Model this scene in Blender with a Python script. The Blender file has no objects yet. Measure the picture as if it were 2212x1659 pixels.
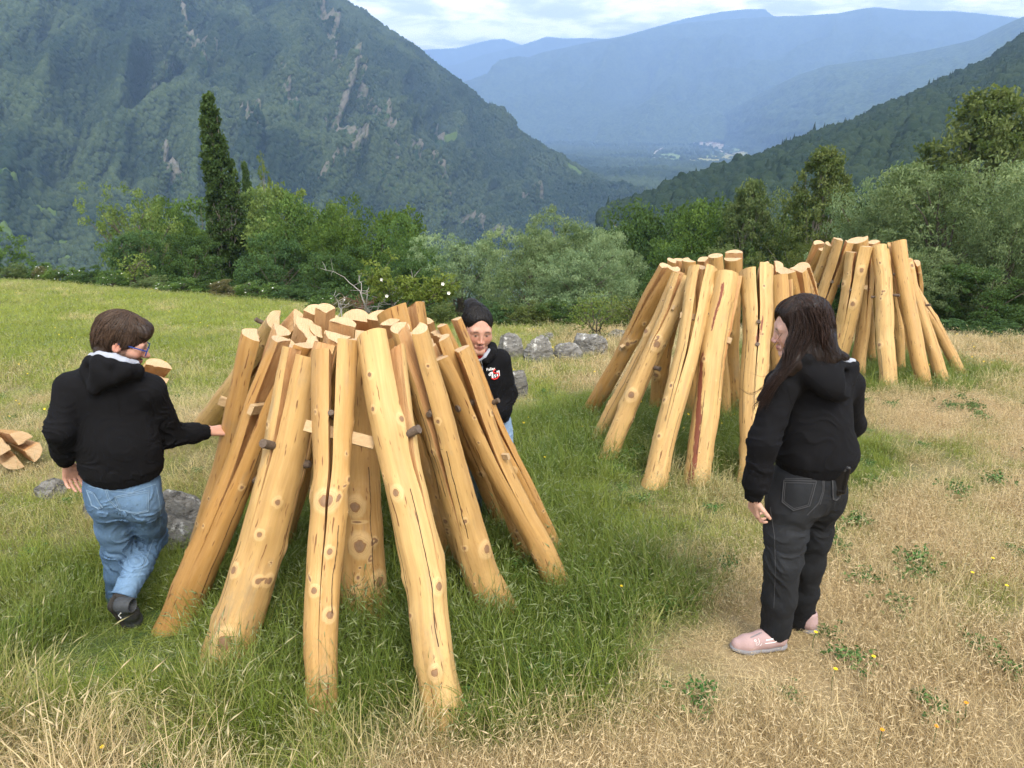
import bpy, bmesh, math, random
import numpy as np
from mathutils import Vector, Matrix
from mathutils.bvhtree import BVHTree

random.seed(7)
np.seterr(all='ignore')
RNG = np.random.default_rng(11)
SC = bpy.context.scene
COL = SC.collection
R = math.radians

# ------------------------------------------------------------------ camera geometry (camera at the origin, y forward, z up)
PITCH = R(20.5)
FPX, CU, CV = 1540.0, 1106.0, 829.5
CP, SP = math.cos(PITCH), math.sin(PITCH)

def ray(u, v):
    dx = (u - CU) / FPX
    dy = (CV - v) / FPX
    return np.array([dx, CP + dy * SP, -SP + dy * CP])

def P(u, v, y):
    """survey point: a sight line taken at forward distance y"""
    r = ray(u, v)
    return r * (y / r[1])

def project(p):
    p = np.asarray(p, float)
    x, y, z = p[..., 0], p[..., 1], p[..., 2]
    d = y * CP - z * SP
    d = np.maximum(d, 1e-3)
    up = y * SP + z * CP
    return CU + FPX * x / d, CV - FPX * up / d, d

# ------------------------------------------------------------------ numpy noise
def _h(ix, iy, iz, seed):
    n = (ix.astype(np.int64) * 374761393 + iy.astype(np.int64) * 668265263 + iz.astype(np.int64) * 2147483647 + seed * 1274126177) & 0xFFFFFFFF
    n = ((n ^ (n >> 13)) * 1274126177) & 0xFFFFFFFF
    n = ((n ^ (n >> 16)) * 2246822519) & 0xFFFFFFFF
    return ((n ^ (n >> 15)) & 0xFFFFFF) / float(0xFFFFFF)

def vnoise(x, y, z=0.0, seed=0):
    x, y, z = np.broadcast_arrays(np.asarray(x, float), np.asarray(y, float), np.asarray(z, float))
    ix, iy, iz = np.floor(x), np.floor(y), np.floor(z)
    fx, fy, fz = x - ix, y - iy, z - iz
    ix, iy, iz = ix.astype(np.int64), iy.astype(np.int64), iz.astype(np.int64)
    fx = fx * fx * (3 - 2 * fx); fy = fy * fy * (3 - 2 * fy); fz = fz * fz * (3 - 2 * fz)
    r = 0
    for a in (0, 1):
        wx = fx if a else 1 - fx
        for b in (0, 1):
            wy = fy if b else 1 - fy
            for c in (0, 1):
                wz = fz if c else 1 - fz
                r = r + wx * wy * wz * _h(ix + a, iy + b, iz + c, seed)
    return r

def fbm(x, y, z=0.0, seed=0, octv=4, gain=0.5):
    s, a, t = 0, 1.0, 0
    x = np.asarray(x, float); y = np.asarray(y, float); z = np.asarray(z, float)
    for o in range(octv):
        s = s + a * vnoise(x, y, z, seed + o * 17)
        t += a; a *= gain
        x, y, z = x * 2.03 + 5.1, y * 2.03 + 1.7, z * 2.03 + 9.2
    return s / t

def ridged(x, y, z=0.0, seed=0, octv=4):
    s, a, t = 0, 1.0, 0
    x = np.asarray(x, float); y = np.asarray(y, float); z = np.asarray(z, float)
    for o in range(octv):
        s = s + a * (1 - np.abs(2 * vnoise(x, y, z, seed + o * 31) - 1))
        t += a; a *= 0.5
        x, y, z = x * 2.1 + 3.3, y * 2.1 + 7.7, z * 2.1
    return s / t

def sstep(a, b, x):
    t = np.clip((np.asarray(x, float) - a) / (b - a), 0, 1)
    return t * t * (3 - 2 * t)

# ------------------------------------------------------------------ objects
def tag(o, label=None, cat=None, group=None, kind=None):
    if label: o['label'] = label
    if cat: o['category'] = cat
    if group: o['group'] = group
    if kind: o['kind'] = kind
    return o

def empty(name, loc=(0, 0, 0)):
    o = bpy.data.objects.new(name, None)
    o.location = [float(c) for c in loc]
    o.empty_display_size = 0.1
    COL.objects.link(o)
    return o

def link(name, me, parent=None, loc=None):
    """object around a mesh given in world coordinates; a child keeps its world position"""
    o = bpy.data.objects.new(name, me)
    COL.objects.link(o)
    if loc is not None:
        o.location = [float(c) for c in loc]
    if parent is not None:
        o.parent = parent
        off = Vector(parent.location) if parent.parent is None else Vector((0, 0, 0))
        o.matrix_parent_inverse = Matrix.Translation(-off)
    return o

def mesh_np(name, V, F, mats=(), mi=None, smooth=True, attrs=None, sharp=None):
    """F: list of index arrays with equal length rows, or list of python lists"""
    me = bpy.data.meshes.new(name)
    V = np.asarray(V, np.float32)
    blocks = [np.asarray(f, np.int32) for f in F if len(f)]
    nl = sum(b.size for b in blocks)
    nf = sum(len(b) for b in blocks)
    me.vertices.add(len(V)); me.vertices.foreach_set('co', V.ravel())
    me.loops.add(nl); me.polygons.add(nf)
    me.loops.foreach_set('vertex_index', np.concatenate([b.ravel() for b in blocks]))
    tot = np.concatenate([np.full(len(b), b.shape[1], np.int32) for b in blocks])
    st = np.concatenate([[0], np.cumsum(tot)[:-1]]).astype(np.int32)
    me.polygons.foreach_set('loop_start', st)
    try:
        me.polygons.foreach_set('loop_total', tot)
    except Exception:
        pass
    for m in mats: me.materials.append(m)
    if mi is not None:
        me.polygons.foreach_set('material_index', np.asarray(mi, np.int32))
    me.polygons.foreach_set('use_smooth', np.full(nf, bool(smooth)))
    for k, a in (attrs or {}).items():
        a = np.asarray(a, np.float32)
        if a.ndim == 1:
            at = me.attributes.new(k, 'FLOAT', 'POINT'); at.data.foreach_set('value', a)
        else:
            at = me.attributes.new(k, 'FLOAT_VECTOR', 'POINT'); at.data.foreach_set('vector', a.ravel())
    me.update(calc_edges=True)
    me.validate()
    if sharp is not None:
        me.set_sharp_from_angle(angle=R(sharp))
    return me

def grid_faces(nu, nv, base=0, wrap=False):
    i = np.arange(nu - 1)[:, None]; j = np.arange(nv if wrap else nv - 1)[None, :]
    j2 = (j + 1) % nv
    f = np.stack([i * nv + j, (i + 1) * nv + j, (i + 1) * nv + j2, i * nv + j2], -1).reshape(-1, 4)
    return f + base

class MB:
    """collects pieces into one mesh"""
    def __init__(s): s.V, s.F, s.M, s.A, s.n = [], [], [], [], 0
    def add(s, V, F, mi=0, attr=0.0):
        V = np.asarray(V, float)
        for f in (F if isinstance(F, list) else [F]):
            f = np.asarray(f, int)
            if len(f) == 0: continue
            s.F.append(f + s.n); s.M.append(np.full(len(f), mi))
        s.V.append(V); s.n += len(V)
        s.A.append(np.full(len(V), attr) if np.isscalar(attr) else np.asarray(attr, float))
    def tube(s, pts, rad, seg=6, mi=0, attr=0.0, cap=True):
        pts = np.asarray(pts, float); n = len(pts)
        rad = np.full(n, rad) if np.isscalar(rad) else np.asarray(rad, float)
        T = np.gradient(pts, axis=0); T /= np.linalg.norm(T, axis=1)[:, None] + 1e-9
        ref = np.array([0, 0, 1.0]) if abs(T[0][2]) < .9 else np.array([1.0, 0, 0])
        a = np.cross(T, ref); a /= np.linalg.norm(a, axis=1)[:, None] + 1e-9
        b = np.cross(T, a)
        th = np.linspace(0, 2 * np.pi, seg, endpoint=False)
        V = pts[:, None] + rad[:, None, None] * (np.cos(th)[None, :, None] * a[:, None] + np.sin(th)[None, :, None] * b[:, None])
        F = [grid_faces(n, seg, wrap=True)]
        V = V.reshape(-1, 3)
        if cap:
            F.append(np.array([np.arange(seg)[::-1]])); F.append(np.array([np.arange(seg) + (n - 1) * seg]))
        s.add(V, F, mi, attr)
    def box(s, c, ax, ay, az, mi=0, taper=1.0, attr=0.0):
        """half axes ax, ay, az; the far end (+ax) scaled by taper"""
        c, ax, ay, az = (np.asarray(q, float) for q in (c, ax, ay, az))
        V = []
        for i in (-1, 1):
            k = taper if i > 0 else 1.0
            for j in (-1, 1):
                for l in (-1, 1):
                    V.append(c + i * ax + k * (j * ay + l * az))
        F = np.array([[0, 1, 3, 2], [4, 6, 7, 5], [0, 4, 5, 1], [2, 3, 7, 6], [0, 2, 6, 4], [1, 5, 7, 3]])
        s.add(V, F, mi, attr)
    def build(s, name, mats, parent=None, loc=None, smooth=True, sharp=45, aname='h'):
        if not isinstance(mats, (list, tuple)): mats = [mats]
        V = np.concatenate(s.V)
        if loc is not None and parent is None: V = V - np.asarray(loc, float)
        # merge blocks by face size, keeping material order
        sizes = {}
        for f, m in zip(s.F, s.M): sizes.setdefault(f.shape[1], []).append((f, m))
        F = [np.concatenate([q[0] for q in v]) for v in sizes.values()]
        mi = np.concatenate([np.concatenate([q[1] for q in v]) for v in sizes.values()])
        me = mesh_np(name, V, F, mats, mi, smooth, {aname: np.concatenate(s.A)}, sharp)
        return link(name, me, parent, loc if parent is None else None)

# ------------------------------------------------------------------ node materials
class NT:
    def __init__(s, nt): s.nt = nt
    def n(s, typ, ins=None, out=0, **props):
        nd = s.nt.nodes.new(typ)
        for k, v in props.items(): setattr(nd, k, v)
        for k, v in (ins or {}).items(): s.set(nd.inputs[k], v)
        return nd.outputs[out] if out is not None else nd
    def set(s, sock, v):
        if isinstance(v, bpy.types.NodeSocket): s.nt.links.new(v, sock)
        else:
            if sock.type == 'RGBA' and hasattr(v, '__len__') and len(v) == 3: v = (*v, 1)
            sock.default_value = v
    def math(s, op, a, b=0.0, c=0.0, clamp=False):
        return s.n('ShaderNodeMath', {0: a, 1: b, 2: c}, operation=op, use_clamp=clamp)
    def mix(s, f, a, b, blend='MIX'):
        nd = s.nt.nodes.new('ShaderNodeMix'); nd.data_type = 'RGBA'; nd.blend_type = blend
        s.set(nd.inputs[0], f); s.set(nd.inputs[6], a); s.set(nd.inputs[7], b)
        return nd.outputs[2]
    def ramp(s, f, stops, interp='LINEAR'):
        nd = s.nt.nodes.new('ShaderNodeValToRGB'); cr = nd.color_ramp; cr.interpolation = interp
        while len(cr.elements) < len(stops): cr.elements.new(0.5)
        for e, (p, c) in zip(cr.elements, stops):
            e.position = p; e.color = (*c, 1) if hasattr(c, '__len__') else (c, c, c, 1)
        s.set(nd.inputs[0], f)
        return nd.outputs[0]
    def mr(s, v, a, b, c=0.0, d=1.0, smooth=False):
        return s.n('ShaderNodeMapRange', {0: v, 1: a, 2: b, 3: c, 4: d}, interpolation_type='SMOOTHSTEP' if smooth else 'LINEAR')
    def attr(s, name, out='Fac', typ='GEOMETRY'):
        nd = s.nt.nodes.new('ShaderNodeAttribute'); nd.attribute_name = name; nd.attribute_type = typ
        return nd.outputs[out]
    def coord(s, which='Object'):
        return s.n('ShaderNodeTexCoord', out=None).outputs[which]
    def pos(s): return s.n('ShaderNodeNewGeometry', out=None).outputs['Position']
    def mapping(s, v, scale=(1, 1, 1), loc=(0, 0, 0)):
        return s.n('ShaderNodeMapping', {'Vector': v, 'Scale': scale, 'Location': loc})
    def noise(s, v, scale=5.0, detail=4.0, rough=0.55, dist=0.0, out='Fac'):
        nd = s.n('ShaderNodeTexNoise', {'Vector': v, 'Scale': scale, 'Detail': detail, 'Roughness': rough, 'Distortion': dist}, out=None)
        return nd.outputs[out]
    def voro(s, v, scale=5.0, out='Distance', feature='F1', rnd=1.0):
        nd = s.n('ShaderNodeTexVoronoi', {'Vector': v, 'Scale': scale, 'Randomness': rnd}, out=None, feature=feature)
        return nd.outputs[out]
    def bump(s, h, strength=0.3, dist=0.01, normal=None):
        i = {'Height': h, 'Strength': strength, 'Distance': dist}
        if normal is not None: i['Normal'] = normal
        return s.n('ShaderNodeBump', i)

def material(name, fn):
    """fn(N) -> dict of Principled inputs"""
    m = bpy.data.materials.new(name); m.use_nodes = True
    nt = m.node_tree; nt.nodes.clear()
    N = NT(nt)
    out = nt.nodes.new('ShaderNodeOutputMaterial')
    r = fn(N)
    if isinstance(r, dict):
        bs = nt.nodes.new('ShaderNodeBsdfPrincipled')
        bs.inputs['Roughness'].default_value = 0.8
        bs.inputs['Specular IOR Level'].default_value = 0.25
        for k, v in r.items(): N.set(bs.inputs[k], v)
        r = bs.outputs[0]
    nt.links.new(r, out.inputs['Surface'])
    return m

# ------------------------------------------------------------------ terrain of the meadow
_EK = np.array([-2.0, -0.95, -0.72, -0.33, -0.15, 0.3, 0.58, 1.0, 2.0])
_EY = np.array([30.0, 28.0, 26.0, 20.5, 15.6, 14.3, 13.6, 13.0, 13.0])
FLOOR_Z = -176.0

def edge_y(x, y):
    k = np.asarray(x, float) / np.maximum(np.asarray(y, float), 1.0)
    return np.interp(k, _EK, _EY)

def gz(x, y):
    x = np.asarray(x, float); y = np.asarray(y, float)
    z = -1.9 - 0.15 * y
    z = z + 0.02 * np.clip(-x - 3, 0, 40) - 0.02 * np.clip(-x - 43, 0, 400)
    z = z + 0.30 * np.exp(-((x + 2.75) ** 2 + (y - 5.9) ** 2) / 1.4)
    z = z - 0.17 * np.exp(-((x + 2.15) ** 2 + (y - 3.15) ** 2) / 0.75)
    z = z + 0.05 * (fbm(x * 0.9 + 3, y * 0.9, 0, 5, 3) - 0.5) * 2 * sstep(0, 3, np.abs(y) + np.abs(x))
    d = y - edge_y(x, y) - 0.5
    z = z - 0.30 * (np.sqrt(d * d + 4) + d) / 2 + 0.02
    s = 6.0
    return np.where(z < FLOOR_Z - 30, FLOOR_Z - 6, z) if False else np.maximum(z, FLOOR_Z - 6)

def Gp(u, v):
    """where a sight line meets the meadow"""
    r = ray(u, v)
    t = np.linspace(1.2, 40, 1600)
    h = r[2] * t - gz(r[0] * t, r[1] * t)
    i = int(np.argmax(h < 0)) if (h < 0).any() else len(t) - 1
    if i > 0:
        f = h[i - 1] / (h[i - 1] - h[i] + 1e-12)
        tt = t[i - 1] + f * (t[i] - t[i - 1])
    else: tt = t[0]
    q = r * tt
    q[2] = gz(q[0], q[1])
    return q

# ------------------------------------------------------------------ instancer for what nobody could count
HIDDEN = {}
def source_collection(name, objs):
    c = bpy.data.collections.new(name)      # never linked to the scene
    for o in objs: c.objects.link(o)
    return c

def scatter(name, pts, rot, scl, idx, coll, extra, kind='stuff', label=None, cat=None):
    me = bpy.data.meshes.new(name)
    pts = np.asarray(pts, np.float32)
    me.vertices.add(len(pts)); me.vertices.foreach_set('co', pts.ravel())
    def fa(n, a, t='FLOAT', f='value'):
        at = me.attributes.new(n, t, 'POINT'); at.data.foreach_set(f, np.asarray(a).ravel())
    fa('rot', np.asarray(rot, np.float32), 'FLOAT_VECTOR', 'vector')
    fa('scl', np.asarray(scl, np.float32), 'FLOAT_VECTOR', 'vector')
    fa('pick', np.asarray(idx, np.int32), 'INT')
    for k, a in extra.items(): fa(k, np.asarray(a, np.float32))
    me.update()
    o = bpy.data.objects.new(name, me); COL.objects.link(o)
    g = bpy.data.node_groups.new(name + '_scatter', 'GeometryNodeTree')
    g.interface.new_socket('Geometry', in_out='INPUT', socket_type='NodeSocketGeometry')
    g.interface.new_socket('Geometry', in_out='OUTPUT', socket_type='NodeSocketGeometry')
    gi = g.nodes.new('NodeGroupInput'); go = g.nodes.new('NodeGroupOutput')
    ip = g.nodes.new('GeometryNodeInstanceOnPoints')
    ci = g.nodes.new('GeometryNodeCollectionInfo')
    ci.inputs['Collection'].default_value = coll
    ci.inputs['Separate Children'].default_value = True
    ci.inputs['Reset Children'].default_value = True
    def na(n, t):
        q = g.nodes.new('GeometryNodeInputNamedAttribute'); q.data_type = t; q.inputs['Name'].default_value = n
        return q.outputs['Attribute']
    e2r = g.nodes.new('FunctionNodeEulerToRotation')
    L = g.links.new
    L(gi.outputs[0], ip.inputs['Points'])
    L(ci.outputs[0], ip.inputs['Instance'])
    ip.inputs['Pick Instance'].default_value = True
    L(na('pick', 'INT'), ip.inputs['Instance Index'])
    L(na('rot', 'FLOAT_VECTOR'), e2r.inputs[0]); L(e2r.outputs[0], ip.inputs['Rotation'])
    L(na('scl', 'FLOAT_VECTOR'), ip.inputs['Scale'])
    L(ip.outputs[0], go.inputs[0])
    m = o.modifiers.new('scatter', 'NODES'); m.node_group = g
    tag(o, label, cat, kind=kind)
    return o
# ================================================================== LAND
SIT = 'structure'

# how green (0) or dried out (1) the grass is at a spot of the meadow
PILE_C = [(-0.55, 3.40, 1.40), (1.75, 6.3, 1.7), (5.0, 9.9, 1.9)]
def dryness(x, y):
    x = np.asarray(x, float); y = np.asarray(y, float)
    wx = 1.1 * (fbm(x * 0.8 + 31, y * 0.8, 0, 61, 3) - 0.5) + 0.35 * (fbm(x * 3.1, y * 3.1 + 9, 0, 62, 2) - 0.5)
    wy = 1.1 * (fbm(x * 0.8, y * 0.8 + 17, 0, 63, 3) - 0.5) + 0.35 * (fbm(x * 3.1 + 4, y * 3.1, 0, 64, 2) - 0.5)
    x0, y0 = x, y
    x = x + wx; y = y + wy
    n = fbm(x0 * 0.55 + 11, y0 * 0.55 + 4, 0, 21, 4)
    n2 = fbm(x0 * 2.3, y0 * 2.3, 0, 33, 4)
    d = 0.38 + 0.7 * (n - 0.5)
    # the right-hand side and the near strip have dried out
    d = d + 0.50 * sstep(0.0, 1.3, x - 0.02 * y) * (1 - 0.45 * sstep(8.5, 11, y))
    d = d + 0.85 * sstep(2.35, 1.80, y0 + 0.06 * np.abs(x + 0.2)) * (0.45 + 0.55 * sstep(-0.9, -0.2, x))
    d = d + 0.08 * sstep(-0.9, -1.5, x) * sstep(3.0, 2.3, y)
    d = d + 0.22 * np.exp(-((x + 1.75) ** 2 / 0.45 + (y - 2.2) ** 2 / 0.35))
    # it stayed green under and round every stack
    for cx, cy, r in PILE_C:
        q = np.hypot(x - cx, (y - cy) * 0.95) / r
        d = d - 0.95 * sstep(1.35, 0.60, q)
    d = d - 0.50 * np.exp(-((x - 0.35) ** 2 / 0.7 + (y - 5.5) ** 2 / 2.6))
    d = d - 0.45 * np.exp(-((x + 2.3) ** 2 / 0.8 + (y - 3.1) ** 2 / 0.7))
    d = d - 0.6 * np.exp(-((x0 - 1.22) ** 2 / 0.05 + (y0 - 2.05) ** 2 / 0.03))
    d = d - 0.5 * np.exp(-((x - 3.4) ** 2 / 0.9 + (y - 5.4) ** 2 / 0.6)) - 0.4 * np.exp(-((x - 2.2) ** 2 / 0.2 + (y - 3.2) ** 2 / 0.1))
    d = d + 0.30 * np.exp(-((x + 3.4) ** 2 / 5 + (y - 6.6) ** 2 / 1.6))
    d = d - 0.30 * sstep(8, 12, y) * sstep(2, -2, x)
    d = d + 1.15 * (n2 - 0.5)
    return np.clip(d, 0, 1)

def build_ground():
    def axis(lo, hi, step, far_lo, far_hi, grow=1.13):
        a = list(np.arange(lo, hi + 1e-6, step))
        s = step
        while a[-1] < far_hi: s *= grow; a.append(a[-1] + s)
        s = step; b = []
        q = lo
        while q > far_lo: s *= grow; q -= s; b.append(q)
        return np.array(b[::-1] + a)
    xs = axis(-7, 7, 0.14, -700, 700)
    ys = axis(-2, 13, 0.14, -18, 560)
    X, Y = np.meshgrid(xs, ys, indexing='ij')
    Z = gz(X, Y)
    V = np.stack([X, Y, Z], -1).reshape(-1, 3)
    def fn(N):
        p = N.pos()
        n1 = N.noise(p, 38, 6, 0.7); n2 = N.noise(p, 4.0, 4, 0.6); n3 = N.noise(p, 0.4, 3)
        dry = N.attr('dry')
        dd = N.math('ADD', dry, N.math('MULTIPLY', N.math('SUBTRACT', n2, 0.5), 0.7), clamp=True)
        green = N.mix(n1, (0.018, 0.035, 0.008), (0.07, 0.11, 0.025))
        tan = N.mix(n1, (0.14, 0.10, 0.05), (0.44, 0.33, 0.175))
        c = N.mix(dd, green, tan)
        far = N.attr('far')
        fc = N.mix(n3, (0.12, 0.145, 0.02), (0.21, 0.22, 0.045))
        c = N.mix(far, c, fc)
        return {'Base Color': c, 'Roughness': 0.95, 'Normal': N.bump(n1, 0.6, 0.02)}
    m = material('meadow_soil', fn)
    D = dryness(V[:, 0], V[:, 1])
    far = sstep(9, 16, V[:, 1])
    me = mesh_np('ground', V, [grid_faces(len(xs), len(ys))], [m], attrs={'dry': D, 'far': far})
    # faces must look up
    me.flip_normals() if me.polygons[0].normal.z < 0 else None
    o = link('ground', me)
    tag(o, 'sloping meadow of green and dried grass under the log stacks', 'ground', kind=SIT)
build_ground()

# ------------------------------------------------------------------ forest cover seen from afar
def forest_mat(name, cell, dark, light, rockc=(0.155, 0.145, 0.118), bump_d=3.0, patch=0.004):
    def fn(N):
        p = N.pos()
        v = N.voro(p, 1.0 / cell)
        v2 = N.n('ShaderNodeTexVoronoi', {'Vector': p, 'Scale': 1.0 / cell}, out=None)
        tone = N.n('ShaderNodeSeparateColor', {0: v2.outputs['Color']}, out=0)
        big = N.noise(p, patch, 5, 0.6)
        mid = N.noise(p, patch * 7, 4, 0.6)
        f = N.math('ADD', N.math('MULTIPLY', tone, 0.45), N.math('MULTIPLY', N.math('ADD', big, mid), 0.32))
        f = N.mr(f, 0.25, 0.85)
        c = N.mix(f, dark, light)
        rk = N.attr('rock')
        rn = N.noise(p, 0.09, 6, 0.7)
        rockf = N.mr(N.math('ADD', rk, N.math('MULTIPLY', N.math('SUBTRACT', rn, 0.5), 2.4)), 0.55, 0.95)
        rc = N.mix(N.noise(p, 0.25, 5, 0.7), tuple(q * 0.45 for q in rockc), tuple(q * 1.25 for q in rockc))
        c = N.mix(rockf, c, rc)
        pa = N.attr('pasture')
        c = N.mix(N.mr(N.math('ADD', pa, N.math('MULTIPLY', N.math('SUBTRACT', mid, 0.5), 0.5)), 0.45, 0.55), c, (0.075, 0.115, 0.030))
        h = N.math('MULTIPLY', N.math('SUBTRACT', 1.0, v), N.math('SUBTRACT', 1.0, pa))
        return {'Base Color': c, 'Roughness': 0.95, 'Specular IOR Level': 0.05, 'Normal': N.bump(h, 0.9, bump_d)}
    return material(name, fn)

def poly3(pts, n):
    A = np.array([P(u, v, y) for u, v, y in pts])
    s = np.concatenate([[0], np.cumsum(np.linalg.norm(np.diff(np.array([q[:2] for q in pts], float), axis=0), axis=1))])
    t = np.linspace(0, s[-1], n)
    out = np.stack([np.interp(t, s, A[:, k]) for k in range(3)], -1)
    return out

def slope(name, crest, base, nu, nv, mat, amp, label, rocks=(), pastures=(), seed=0, gully=60.0, back=300.0, smooth_pts=0, edge_amp=0.12, rough=1.0):
    """a mountain side: crest line to foot line, gullied, with its far side falling away behind the crest"""
    C, B = poly3(crest, nu), poly3(base, nu)
    for _ in range(smooth_pts):
        C[1:-1] = (C[:-2] + 2 * C[1:-1] + C[2:]) / 4; B[1:-1] = (B[:-2] + 2 * B[1:-1] + B[2:]) / 4
    b = np.linspace(0, 1, nv)[None, :, None]
    S = C[:, None] * (1 - b) + B[:, None] * b
    a_len = np.concatenate([[0], np.cumsum(np.linalg.norm(np.diff(C, axis=0), axis=1))])
    slen = np.linalg.norm(B - C, axis=1).mean()
    A = np.repeat(a_len[:, None], nv, 1); D = np.repeat(b[..., 0], nu, 0) * slen
    dn = np.cross(np.gradient(S, axis=0), np.gradient(S, axis=1)); dn /= np.linalg.norm(dn, axis=2)[..., None] + 1e-9
    sgn = np.sign((dn * -S).sum(2).mean()); dn *= sgn
    wob = 40 * (fbm(A / (gully * 2), D / (gully * 2.5), 0, seed + 9, 3) - 0.5)
    wob2 = 1.2 * gully * (fbm(A / (gully * 3), D / (gully * 3), 0, seed + 19, 3) - 0.5)
    g = ridged((A + 0.35 * D + wob + wob2) / gully, (D + wob2) / (gully * 2.0), 0, seed, 5) - 0.55
    g2 = fbm(A / (gully * 4), D / (gully * 4), 0, seed + 3, 4) - 0.5
    env = edge_amp + (1 - edge_amp) * sstep(0, 0.22, b[..., 0])
    env = env * (1 - 0.6 * sstep(0.85, 1.0, b[..., 0]))
    disp = amp * (0.9 * g + 1.1 * g2) * env
    rock = np.zeros((nu, nv)); past = np.zeros((nu, nv))
    up, vp, _ = project(S)
    def near(lines):
        f = np.zeros((nu, nv))
        for pts, w in lines:
            pts = np.array(pts, float)
            best = np.full((nu, nv), 1e9)
            if len(pts) == 1: best = np.hypot(up - pts[0][0], vp - pts[0][1])
            for p0, p1 in zip(pts[:-1], pts[1:]):
                e = p1 - p0; t = np.clip(((up - p0[0]) * e[0] + (vp - p0[1]) * e[1]) / (e @ e), 0, 1)
                best = np.minimum(best, np.hypot(up - p0[0] - t * e[0], vp - p0[1] - t * e[1]))
            f = np.maximum(f, np.exp(-(best / w) ** 2))
        return f
    if len(rocks):
        rock = near(rocks)
        rn = fbm(A / 14, D / 22, 0, seed + 40, 5)
        disp = disp + amp * 0.45 * rock * (rn - 0.1) * 1.6
        rock = rock * 0.9
    if len(pastures): past = near(pastures); past = np.clip(past * 1.4, 0, 1)
    rock = rock + 0.18 * sstep(0.62, 0.8, fbm(A / 50, D / 70, 0, seed + 77, 4)) * rough
    S = S + dn * disp[..., None]
    S[..., 2] = np.maximum(S[..., 2], FLOOR_Z - 10)
    # far side
    nb = 6
    away = np.stack([C[:, 0], C[:, 1], 0 * C[:, 0]], -1); away /= np.linalg.norm(away, axis=1)[:, None]
    bk = []
    for k in range(1, nb + 1):
        f = k / nb
        q = S[:, 0] + away * back * f; q[:, 2] = S[:, 0, 2] * (1 - f) ** 1.3 + (FLOOR_Z - 10) * (1 - (1 - f) ** 1.3)
        q[:, 2] = np.minimum(q[:, 2], S[:, 0, 2])
        bk.append(q)
    bk = np.stack(bk[::-1], 1)
    full = np.concatenate([bk, S], 1); nn = nv + nb
    pad = lambda a: np.concatenate([np.zeros((nu, nb)), a], 1).ravel()
    V = full.reshape(-1, 3)
    F = grid_faces(nu, nn)
    if sgn < 0: F = F[:, ::-1]
    me = mesh_np(name, V, [F], [mat], attrs={'rock': pad(rock), 'pasture': pad(past)})
    o = link(name, me)
    tag(o, label, 'mountain', kind=SIT)
    return S, rock, past

fm_near = forest_mat('mountain_forest', 7.0, (0.012, 0.028, 0.014), (0.050, 0.085, 0.028))
fm_far = forest_mat('far_forest', 15.0, (0.004, 0.010, 0.006), (0.085, 0.120, 0.045), bump_d=9.0, patch=0.0016)  # forest mottling; its large patches also imitate lit ridges and shaded bands

LM_S, LM_R, LM_P = slope('mountain',
    [(-620, -640, 1500), (-300, -540, 1570), (0, -420, 1650), (400, -230, 1750), (640, -85, 1800), (755, 4, 1800), (820, 46, 1780),
     (880, 90, 1750), (960, 154, 1700), (1040, 219, 1650), (1120, 288, 1600), (1200, 338, 1550), (1290, 388, 1500), (1400, 448, 1450), (1480, 500, 1400)],
    [(-620, 690, 480), (-300, 670, 520), (0, 650, 560), (300, 650, 620), (560, 655, 680), (640, 655, 700), (700, 655, 715), (760, 655, 740), (840, 650, 770),
     (920, 650, 810), (1000, 645, 860), (1100, 630, 930), (1220, 600, 1020), (1380, 560, 1150), (1490, 520, 1300)],
    420, 300, fm_near, 110.0, 'steep forested mountain side with grey rock ribs, hazy in the left half of the view',
    rocks=[([(640, 60), (690, 130), (705, 190), (720, 240), (715, 300)], 9.4), ([(705, 190), (740, 250), (790, 290), (815, 350), (850, 400)], 10.1),
           ([(690, 300), (730, 350), (745, 400), (700, 420), (680, 430)], 15.8), ([(352, 340), (360, 372), (385, 405), (340, 400)], 12.2),
           ([(580, 215), (600, 260), (625, 290)], 7.2), ([(505, 250), (520, 320), (545, 350)], 6.5), ([(870, 350), (900, 400), (960, 470)], 5.0), ([(1000, 470), (1060, 520), (1100, 570)], 6.5), ([(1100, 440), (1160, 470)], 4.3), ([(330, 180), (400, 130), (440, 170)], 4.3), ([(380, 30), (420, 90), (470, 150)], 5.8), ([(930, 290), (975, 305)], 3.6)],
    pastures=[([(-40, 420), (30, 425), (75, 437), (112, 452)], 9), ([(100, 505), (170, 500)], 6), ([(-40, 520), (20, 530), (60, 548)], 10), ([(130, 548), (160, 556)], 6), ([(958, 298), (978, 308)], 3), ([(1225, 370), (1260, 395)], 8)],
    seed=3, gully=95.0, back=700)

RH_S, RH_R, RH_P = slope('hill',
    [(1300, 470, 430), (1400, 440, 450), (1470, 405, 465), (1545, 388, 480), (1620, 368, 500), (1700, 325, 520), (1760, 300, 540), (1850, 268, 570), (1950, 222, 610),
     (2050, 178, 650), (2130, 140, 690), (2212, 84, 720), (2350, 10, 760), (2700, -180, 850)],
    [(1300, 560, 320), (1400, 530, 310), (1470, 520, 300), (1545, 510, 290), (1620, 500, 280), (1700, 500, 270), (1760, 500, 265), (1850, 500, 255), (1950, 500, 245),
     (2050, 500, 235), (2130, 500, 225), (2212, 505, 215), (2350, 510, 205), (2700, 520, 190)],
    220, 120, fm_near, 16.0, 'dark wooded hillside rising at the right edge',
    rocks=[([(1545, 395), (1600, 385), (1640, 375)], 6)], pastures=[([(1700, 362), (1760, 342), (1810, 332)], 7), ([(1660, 385), (1700, 372)], 5)], seed=50, gully=60.0, back=260)

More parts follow.
